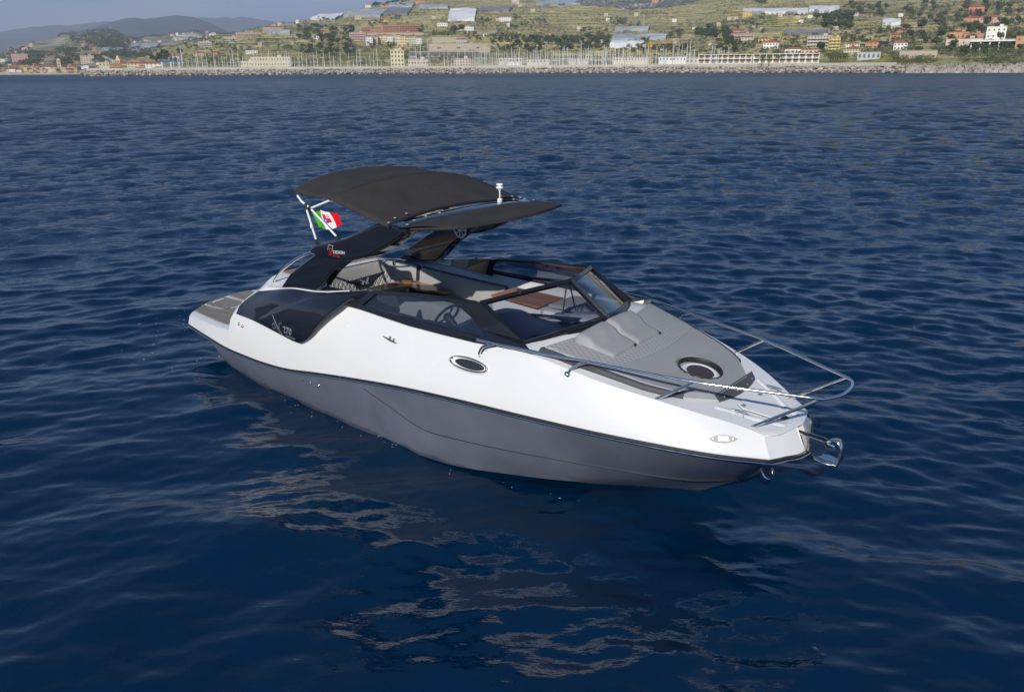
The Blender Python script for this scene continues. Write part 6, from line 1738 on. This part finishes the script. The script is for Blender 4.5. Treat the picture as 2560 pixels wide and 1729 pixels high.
def crane():
    d = 640; b = bearing(1623, 150)[0]; M['craney'] = mat('crane_yellow', (.60,.30,.03), .5, var=.1)
    root = empty('tower_crane', (d*math.sin(b), d*math.cos(b), 2.5), -b, 'orange yellow tower crane with long jib standing in the marina yard', 'crane'); LM.append((1623, 130, 'the yellow crane'))
    h_ = CAM_H+d*bearing(1623, 112)[1]-2.5
    t_ = MB(); s = .75
    for x in (-s, s):
        for y in (-s, s): t_.box((x, y, h_/2), (.30, .30, h_))
    for k in range(int(h_/1.6)):
        z = k*1.6
        for y in (-s, s): t_.tube([(-s*(1 if k % 2 else -1), y, z), (s*(1 if k % 2 else -1), y, z+1.6)], .11, 4)
    tower = t_.build('tower', M['craney'], root)
    jl = 58*d/F_*1.65; jr = 16*d/F_
    j = MB()
    for y in (-.5, .5): j.tube([(-jr, y, h_+.3), (jl*.62, y, h_+1.2)], .16, 4)
    j.tube([(-1, 0, h_+1.7), (jl*.62, 0, h_+2.4)], .16, 4)
    for k in range(24): j.tube([(k*jl*.62/24, .5 if k % 2 else -.5, h_+.5), ((k+1)*jl*.62/24, 0, h_+2.0)], .08, 4)
    j.build('jib', M['craney'], root)
    MB().box((-jr+1, 0, h_-.6), (2.4, 1.4, 1.8)).build('counterweight', M['conc'], root)
    MB().box((.9, -.9, h_-.9), (1.5, 1.4, 1.8)).build('cab', M['craney'], root)
    MB().tube([(0,0,h_), (0,0,h_+4.5)], .25, 6).build('apex', M['craney'], root)
crane()
# yard sheds behind the masts
for lab, a, c, vt, vb, cl in [('long white yard shed left of the crane', 1535, 1619, 146, 153, CREAM), ('long white yard shed right of the crane', 1650, 1712, 145, 153, WHITE), ('white yard office behind the densest masts', 1424, 1468, 149, 156, BEI), ('low white chandlery behind the masts', 1318, 1372, 151, 158, CREAM), ('low white harbour office', 1250, 1304, 147, 157, BEI), ('long low quay store at the left hotel', 1716, 1750, 148, 159, BEI)]:
    b_, p_, d_ = building('yard_shed', lab, 'shed', a, c, vt, vb, cl, floors=1, cols=max(4, int((c-a)/7)), depth=9, d=672, winw=2.2, winh=1.6)
# ------------------------------------------------------------------ sailboats in the marina
def sailboat_parts():
    hullm = mat('yacht_white', (.66,.66,.64), .3); spar = mat('bare_spar', (.60,.60,.57), .4); cov = mat('sail_cover', (.10,.16,.30), .8)
    secs = []
    for x, w_, zt, zb in ((-5.2,1.2,1.1,.1),(-3,1.65,1.1,-.2),(0,1.85,1.15,-.3),(3,1.35,1.25,-.2),(4.9,.5,1.4,.1),(5.7,.04,1.5,1.2)):
        secs.append([(x,-w_,zt),(x,-w_*.9,zb+.3),(x,0,zb-.3),(x,w_*.9,zb+.3),(x,w_,zt),(x,0,zt+.08),(x,-w_,zt)])
    hb = MB().grid(secs); hb.add(secs[0][:6], [tuple(range(6))])
    hull_ = hb.build('yacht_hull', hullm, None)
    cab = MB().prism([(-2.2,-.9,1.15),(2.2,-.8,1.2),(1.6,-.7,1.7),(-2.2,-.75,1.75)], (0,1.65,0)).build('cabin', hullm, None)
    ms = MB().tube([(.6,0,1.1),(.6,0,14.6)], [.15,.12], 6).build('mast', spar, None)
    bo = MB().tube([(.6,0,2.4),(-3.8,0,2.5)], .22, 6).build('boom', cov, None)
    st = MB().tube([(5.5,0,1.5),(.65,0,13.8)], .11, 5).build('furled_sail', hullm, None)
    sh = MB().box((.6,0,8.0), (.12,2.4,.12)).build('spreader', spar, None)
    return [hull_, cab, ms, bo, st, sh]
SB = sailboat_parts()
def near_lm(u, v, pool=None):
    best = min(LM, key=lambda l: ((l[0]-u)/1.0)**2+((l[1]-v)*1.6)**2)
    du = u-best[0]; dv = v-best[1]
    if abs(du) < 16 and abs(dv) < 10: s = 'beside '
    elif abs(du) > abs(dv)*1.4: s = 'left of ' if du < 0 else 'right of '
    else: s = 'above ' if dv < 0 else 'below '
    return s+best[2]
boats = []
rb = random.Random(4)
for a, c, n in ((432, 560, 17), (560, 760, 32), (760, 960, 20), (1020, 1180, 12), (1180, 1330, 38), (1330, 1520, 58), (1520, 1740, 52), (1772, 1818, 8)):
    for i in range(n): boats.append((a+(c-a)*(i+rb.uniform(.15, .85))/n, rb.choice((8, 8, 34, 34, 60, 86))))
first = True
for i, (u, off) in enumerate(boats):
    b = bearing(u, 160)[0]; d = bk_d(u)+14+off*.8+rb.uniform(-2, 2)
    s_ = rb.triangular(.68, 1.32, .95)*(1.25 if i % 17 == 3 else 1)
    rz = -b+rb.choice((math.pi/2, -math.pi/2))+rb.uniform(-.12, .12)
    size = 'small' if s_ < .97 else ('tall' if s_ > 1.1 else 'mid-sized')
    row = 'near the sea wall' if off < 20 else ('in a middle row' if off < 70 else 'in the back row')
    root = empty('sailboat', (d*math.sin(b), d*math.cos(b), 0), rz, size+' bare-masted sailboat '+row+', '+near_lm(u, 160), 'sailboat', 'sailboats moored in the marina')
    root.scale = (s_, s_, s_); root.rotation_euler = (rb.gauss(0, .016), rb.gauss(0, .012), rz)
    for p in SB:
        if first: o = p
        else: o = p.copy(); C.objects.link(o)
        o.parent = root
    first = False
# a motor yacht with two radar domes among them
b = bearing(1295, 160)[0]; d = bk_d(1295)+22
my = empty('motor_yacht', (d*math.sin(b), d*math.cos(b), 0), -b, 'long white motor yacht with two round radar domes among the masts', 'motor yacht')
secs = []
for x, w_, zt in ((-12,2.4,2.6),(-6,2.9,2.7),(2,2.9,3.0),(8,2.0,3.6),(13,.1,4.2)): secs.append([(x,-w_,zt),(x,-w_*.85,0),(x,0,-.6),(x,w_*.85,0),(x,w_,zt),(x,0,zt+.1),(x,-w_,zt)])
yb = MB().grid(secs); yb.add(secs[0][:6], [tuple(range(6))]); yb.build('yacht_hull', SB[0].data.materials[0], my)
MB().prism([(-9,-2,2.7),(6,-2,3.2),(3,-2,5.4),(-8,-2,5.6)], (0,4,0)).build('superstructure', SB[0].data.materials[0], my)
MB().prism([(-6,-1.7,5.5),(1,-1.7,5.5),(-1,-1.7,7.4),(-6,-1.7,7.4)], (0,3.4,0)).build('flybridge', SB[0].data.materials[0], my)
for x in (-4, -1.5): MB().lathe([(0,0),(.8,.2),(.9,.9),(.5,1.6),(0,1.8)], (x,0,8.2), 10).build('radar_dome', SB[0].data.materials[0], my, smooth=True)

# ------------------------------------------------------------------ trees
def leafmat(name, c, c2):
    m = mat(name, c, .9, spec=.15)
    nt = m.node_tree; bs = nt.nodes['Principled BSDF']; t = nt.nodes.new('ShaderNodeTexCoord'); n = nt.nodes.new('ShaderNodeTexNoise')
    n.inputs['Scale'].default_value = 1.1; n.inputs['Detail'].default_value = 3; nt.links.new(t.outputs['Object'], n.inputs['Vector'])
    r = nt.nodes.new('ShaderNodeMapRange'); r.inputs[1].default_value = .35; r.inputs[2].default_value = .65; nt.links.new(n.outputs['Fac'], r.inputs[0])
    mx = nt.nodes.new('ShaderNodeMixRGB'); mx.inputs['Color1'].default_value = (*c, 1); mx.inputs['Color2'].default_value = (*c2, 1); nt.links.new(r.outputs[0], mx.inputs['Fac'])
    nt.links.new(mx.outputs[0], bs.inputs['Base Color']); return m
LEAF = [leafmat('dark_evergreen', (.038,.058,.018), (.080,.100,.028)), leafmat('olive_leaf', (.070,.080,.040), (.115,.120,.062)), leafmat('fresh_leaf', (.060,.085,.020), (.115,.125,.035))]
BARK = mat('bark', (.12,.09,.06), .95, spec=.1)
def crown_mesh(seed, kind, m_, n=240):
    """leaf clumps through the crown's volume; unit height 1, trunk foot at 0"""
    r_ = np.random.default_rng(seed)
    if kind == 'round': lobes = [(np.array([0,0,.60]), .33)]+[(np.array([r_.uniform(-.24,.24), r_.uniform(-.24,.24), r_.uniform(.42,.80)]), r_.uniform(.14,.24)) for _ in range(6)]
    elif kind == 'umbrella': lobes = [(np.array([r_.uniform(-.36,.36), r_.uniform(-.36,.36), r_.uniform(.72,.84)]), r_.uniform(.14,.22)) for _ in range(9)]
    else: lobes = [(np.array([0,0,z]), .11*(1.25-z)) for z in np.linspace(.2, .95, 8)]
    v = []; f = []
    per = n//len(lobes)
    for c_, rad in lobes:
        q = r_.normal(size=(per, 3)); q /= np.linalg.norm(q, axis=1)[:, None]
        rr_ = rad*r_.uniform(.55, 1.08, per)
        P_ = c_+q*rr_[:, None]*np.array([1, 1, .8])
        for p, nn in zip(P_, q):
            nn = nn+r_.normal(0, .45, 3); nn /= np.linalg.norm(nn)
            a = np.cross(nn, [0, 0, 1.]) if abs(nn[2]) < .9 else np.cross(nn, [1., 0, 0]); a /= np.linalg.norm(a); b_ = np.cross(nn, a)
            s_ = rad*r_.uniform(.22, .42); k = len(v)
            th = r_.uniform(0, 6.28); a, b_ = a*math.cos(th)+b_*math.sin(th), -a*math.sin(th)+b_*math.cos(th)
            v += [tuple(p-a*s_), tuple(p+b_*s_*.8), tuple(p+a*s_*1.1), tuple(p-b_*s_*.9)]; f.append((k, k+1, k+2, k+3))
    me = bpy.data.meshes.new('crown'); me.from_pydata(v, [], f); me.materials.append(m_); me.update(); return me
def trunk_mesh(kind):
    b_ = MB(); top = .55 if kind == 'round' else (.74 if kind == 'umbrella' else .5)
    b_.tube([(0,0,-.25),(.01,0,.2),(0,.01,top)], [.035,.026,.014], 6)
    for a in (0, 2.1, 4.2): b_.tube([(0,0,top*.55), (.16*math.cos(a), .16*math.sin(a), top*.95+.05)], [.016,.007], 5)
    me = bpy.data.meshes.new('trunk'); me.from_pydata([tuple(p) for p in b_.v], [], b_.f); me.materials.append(BARK); me.update(); return me
CR = {}
for kind in ('round', 'umbrella', 'cypress'):
    for li in range(3):
        CR[kind, li] = [crown_mesh(100*li+k+len(kind), kind, LEAF[li], 260 if kind != 'umbrella' else 300) for k in range(3)]
TR = {k: trunk_mesh(k) for k in ('round', 'umbrella', 'cypress')}
# (u0, u1, v0, v1, count, height in photograph pixels, tone 0 dark 1 olive 2 fresh, kind)
REG = [(745,885,74,112,44,13,0,'round'),(752,890,118,143,30,13,0,'round'),(760,880,100,120,10,9,1,'round'),(795,853,48,58,8,9,1,'round'),(921,1023,3,22,15,9,0,'round'),(968,1001,46,55,5,9,0,'round'),
       (924,975,60,72,7,10,2,'round'),(1046,1062,72,86,5,11,0,'round'),(920,985,112,128,12,9,0,'round'),(985,1070,118,132,12,8,0,'round'),(1127,1160,74,86,5,13,0,'round'),(1069,1140,86,96,12,8,0,'round'),(1160,1215,86,104,14,9,2,'round'),
       (1193,1228,52,70,8,10,1,'round'),(1283,1303,44,54,4,10,0,'round'),(1273,1292,67,76,3,11,0,'round'),(1300,1370,50,70,12,9,1,'round'),(1226,1358,96,132,44,12,0,'round'),(1317,1523,100,134,52,14,0,'round'),(1440,1523,76,100,16,10,0,'round'),
       (1523,1567,52,68,8,11,2,'round'),(1570,1600,62,72,4,9,2,'round'),(1742,1825,82,100,20,15,0,'round'),(1673,1706,82,102,8,12,1,'round'),(1569,1737,120,138,30,12,0,'round'),(1790,1847,102,134,14,14,0,'round'),(1847,1890,110,136,8,12,2,'round'),
       (1825,1913,52,90,16,10,1,'round'),(1885,1913,9,21,4,14,0,'round'),(2056,2135,45,78,20,17,0,'round'),(2102,2217,16,46,26,12,0,'round'),(1885,2020,108,138,16,12,0,'round'),(2046,2060,112,130,4,18,0,'round'),(2100,2260,78,112,24,11,0,'round'),
       (2262,2560,14,66,40,14,1,'round'),(2262,2560,66,140,44,16,0,'round'),(1025,1190,143,153,16,8,2,'round'),(1010,1060,152,166,6,10,0,'round'),(512,610,143,163,16,11,2,'round'),(377,455,134,160,10,14,0,'round'),(480,496,124,136,2,16,0,'round'),
       (455,560,96,122,12,8,0,'round'),(560,600,100,140,8,9,1,'round'),(2162,2163,112,136,1,21,0,'umbrella'),(2206,2207,112,130,1,18,0,'umbrella'),(1600,1625,100,112,3,12,0,'cypress'),(935,945,5,14,5,10,0,'cypress'),(2040,2062,60,64,1,20,0,'umbrella'),
       (1700,2050,60,70,14,7,1,'round'),(1900,2100,38,44,16,6,0,'round'),(1240,1300,80,95,8,9,2,'round'),(640,740,100,128,10,8,1,'round'),(700,780,60,80,8,7,1,'round'),(470,640,120,135,10,8,1,'round')]
tl = []
rt2 = random.Random(12)
for (u0, u1, v0, v1, n, hp, tone, kind) in REG:
    for i in range(int(n*2.4) if n > 2 else n):
        u = rt2.uniform(u0, u1); v = rt2.uniform(v0, v1); tl.append((hp*rt2.uniform(.7, 1.25), u, v, tone if rt2.random() < .78 else rt2.randrange(3), kind))
tl.sort(key=lambda t: -t[0])
TONE = ['dark green', 'grey-green', 'fresh green']
def tree_at(u, v, hp):
    p, d, b = front.place(u, v); return p, hp*d/F_, d
for (hp, u, v, tone, kind) in tl[:292]:
    p, h_, d = tree_at(u, v, hp)
    sz = 'large' if hp > 14.5 else ('medium' if hp > 11 else 'small')
    shp = {'round': 'bushy tree', 'umbrella': 'spreading umbrella pine', 'cypress': 'narrow cypress'}[kind]
    nm_ = {'round': 'tree', 'umbrella': 'umbrella_pine', 'cypress': 'cypress'}[kind]
    root = empty(nm_, p, rt2.uniform(0, 6.28), sz+' '+TONE[tone]+' '+shp+' '+near_lm(u, v-hp/2), 'tree', 'trees on the hillside')
    wx = h_*rt2.uniform(.95, 1.35); root.scale = (wx, wx, h_)
    for me, nm2 in ((TR[kind], 'trunk'), (CR[kind, tone][rt2.randrange(3)], 'crown')):
        o = bpy.data.objects.new(nm2, me); C.objects.link(o); o.parent = root
def merge_crowns(items, name, m_list):
    """many far crowns or bushes as one object: items = (x, y, z, height, width, source mesh index)"""
    src = []
    for me in m_list:
        a = np.empty(len(me.vertices)*3); me.vertices.foreach_get('co', a); fc = np.array([tuple(p.vertices) for p in me.polygons]); src.append((a.reshape(-1, 3), fc))
    V = []; Fc = []; MI = []; off = 0
    for (x, y, z, h_, w_, k) in items:
        a, fc = src[k]; th = rt2.uniform(0, 6.28); c_, s_ = math.cos(th), math.sin(th)
        q = np.stack([(a[:, 0]*c_-a[:, 1]*s_)*w_+x, (a[:, 0]*s_+a[:, 1]*c_)*w_+y, a[:, 2]*h_+z], 1)
        V.append(q); Fc.append(fc+off); MI.append(np.full(len(fc), k)); off += len(q)
    V = np.concatenate(V); Fc = np.concatenate(Fc); MI = np.concatenate(MI)
    me = bpy.data.meshes.new(name); me.vertices.add(len(V)); me.vertices.foreach_set('co', V.ravel())
    me.loops.add(Fc.size); me.loops.foreach_set('vertex_index', Fc.ravel())
    me.polygons.add(len(Fc)); me.polygons.foreach_set('loop_start', np.arange(0, Fc.size, 4)); me.polygons.foreach_set('loop_total', np.full(len(Fc), 4))
    me.update(calc_edges=True)
    for s in m_list: me.materials.append(s.materials[0])
    me.polygons.foreach_set('material_index', MI)
    o = bpy.data.objects.new(name, me); C.objects.link(o); return o
lo = [crown_mesh(500+k, 'round', LEAF[k % 3], 60) for k in range(6)]
items = []
for (hp, u, v, tone, kind) in tl[292:]:
    p, h_, d = tree_at(u, v, hp); items.append((p.x, p.y, p.z, h_, h_*1.15, tone+3*rt2.randrange(2)))
tag(merge_crowns(items, 'smaller_trees', lo), kind='stuff')
bush = [crown_mesh(600+k, 'round', LEAF[k % 3], 26) for k in range(6)]
items = []
nr_ = np.random.default_rng(77)
tries = 0
while len(items) < 11000 and tries < 80000:
    tries += 1
    u = nr_.uniform(330, 2600); v = nr_.uniform(-5, 165)
    b, t_ = bearing(u, v); dens = float(fbm(np.array([u/55.0]), np.array([v/14.0]), 3, 60)[0])
    if dens < .36+.12*nr_.random(): continue
    sky_v = np.interp(b, front.B, front.zs/front.ds)
    if t_ > sky_v+.001: continue
    p, d, b = front.place(u, v)
    if d > 2300 or p.z < 2: continue
    h_ = nr_.uniform(1.2, 3.6); items.append((p.x, p.y, p.z-.8, h_*1.3, h_*1.7, int(nr_.integers(0, 6))))
tag(merge_crowns(items, 'hillside_scrub', bush), kind='stuff')
# the wood on the headland and upland: far off, one mass
items = []
tries = 0
while len(items) < 6000 and tries < 60000:
    tries += 1
    ld = left if nr_.random() < .72 else back
    if ld is left: u = nr_.uniform(-60, 700); v = nr_.uniform(72, 170)
    else: u = nr_.uniform(1400, 1800); v = nr_.uniform(-5, 38)
    b, t_ = bearing(u, v)
    if ld is left:
        core_ = ((u-280)/75.0)**2+((v-100)/26.0)**2
        if core_ > 1 and float(fbm(np.array([u/40.0]), np.array([v/10.0]), 3, 90)[0]) < .46: continue
    sky_v = np.interp(b, ld.B, ld.zs/ld.ds)
    if t_ > sky_v+.0006: continue
    p, d, b = ld.place(u, v)
    if p.z < 6: continue
    h_ = nr_.uniform(6, 11); items.append((p.x, p.y, p.z-1.5, h_, h_*1.5, int(nr_.integers(0, 2))*3))
tag(merge_crowns(items, 'distant_woods', bush), kind='stuff')
# palms
def palm_parts():
    t_ = MB().tube([(0,0,-1),(.1,0,3),(0,0,6.5)], [.30,.24,.22], 7).build('trunk', BARK, None)
    c_ = MB()
    for k in range(26):
        a = k*2.4; el = .9-.05*k; P_ = []
        for s in np.linspace(0, 1, 6): P_.append(Vector((math.cos(a)*2.4*s*math.cos(el*.6), math.sin(a)*2.4*s*math.cos(el*.6), 6.5+math.sin(el)*1.8*s-1.8*s*s)))
        sd_ = Vector((-math.sin(a), math.cos(a), 0))
        c_.grid([[tuple(p-sd_*.30*(1-abs(i-2.5)/3.2)) for i, p in enumerate(P_)], [tuple(p+Vector((0,0,.08))) for p in P_], [tuple(p+sd_*.30*(1-abs(i-2.5)/3.2)) for i, p in enumerate(P_)]])
    return t_, c_.build('crown', LEAF[2], None)
PT, PC = palm_parts()
for i, u in enumerate((1905, 1923, 1946, 2076, 2082, 2088, 2094, 2101, 2108, 2113)):
    d = 508 if u < 2000 else 560; b = bearing(u, 150)[0]
    s_ = 1.0 if u < 2000 else 1.25
    root = empty('palm_tree', (d*math.sin(b), d*math.cos(b), 2.6), i*1.1, ('palm tree in front of the right white hotel' if u < 2000 else 'tall palm in the clump right of the right white hotel'), 'palm tree', 'palms by the hotel' if u < 2000 else 'palms in the clump')
    root.scale = (s_, s_, s_)
    for p in (PT, PC):
        o = p if i == 0 else p.copy()
        if i: C.objects.link(o)
        o.parent = root

# ------------------------------------------------------------------ haze: one box of even air
hz = MB().box((-500, 4450, 433), (19000, 9700, 872)).build('haze', None, None)
hm = bpy.data.materials.new('haze_air'); hm.use_nodes = True
nt = hm.node_tree
for n in list(nt.nodes): nt.nodes.remove(n)
o_ = nt.nodes.new('ShaderNodeOutputMaterial'); pv = nt.nodes.new('ShaderNodeVolumePrincipled')
pv.inputs['Color'].default_value = (0.72, 0.82, 1.0, 1); pv.inputs['Density'].default_value = 1.4e-4; pv.inputs['Anisotropy'].default_value = 0.0
nt.links.new(pv.outputs[0], o_.inputs['Volume'])
hz.data.materials.append(hm); tag(hz, kind='stuff')

# ------------------------------------------------------------------ flecks of foam and bubbles on the near water
fr_ = np.random.default_rng(33); FX = []
for (cx, cy, sx, sy, n) in ((-4.9, 13.0, .9, .6, 110), (-3.9, 11.6, .7, .5, 60)):
    for i in range(n): FX.append((cx+fr_.normal()*sx, cy+fr_.normal()*sy, fr_.uniform(.002, .0075)))
for i in range(36):
    t_ = fr_.uniform(.4, 6.6); q = BM @ Vector((t_, float(np.interp(t_, [p[0] for p in CHINE], [p[1] for p in CHINE]))-abs(fr_.normal())*.10-.03, 0))
    FX.append((q.x, q.y, fr_.uniform(.0015, .005)))
FX = np.array(FX); Zf = wave_height(FX[:, 0], FX[:, 1], np.full(len(FX), .03))
fb = MB()
for (x, y, s_), z in zip(FX, Zf):
    q = BM.inverted() @ Vector((x, y, 0))
    if -.2 < q.x < 7.2 and abs(q.y) < 1.15-.25*max(0, q.x-4.8): continue
    k = 6; st_ = fr_.uniform(1, 2.6); a0 = fr_.uniform(-.3, .3)
    ring = [(x+s_*st_*fr_.uniform(.6, 1.1)*math.cos(2*math.pi*i/k+a0), y+s_*fr_.uniform(.6, 1.1)*math.sin(2*math.pi*i/k+a0), z+.006) for i in range(k)]
    fb.add(ring+[(x, y, z+.006+s_*.5)], [(i, (i+1) % k, k) for i in range(k)])
tag(fb.build('foam_flecks', mat('foam_white', (.70,.72,.74), .6), None), kind='stuff')
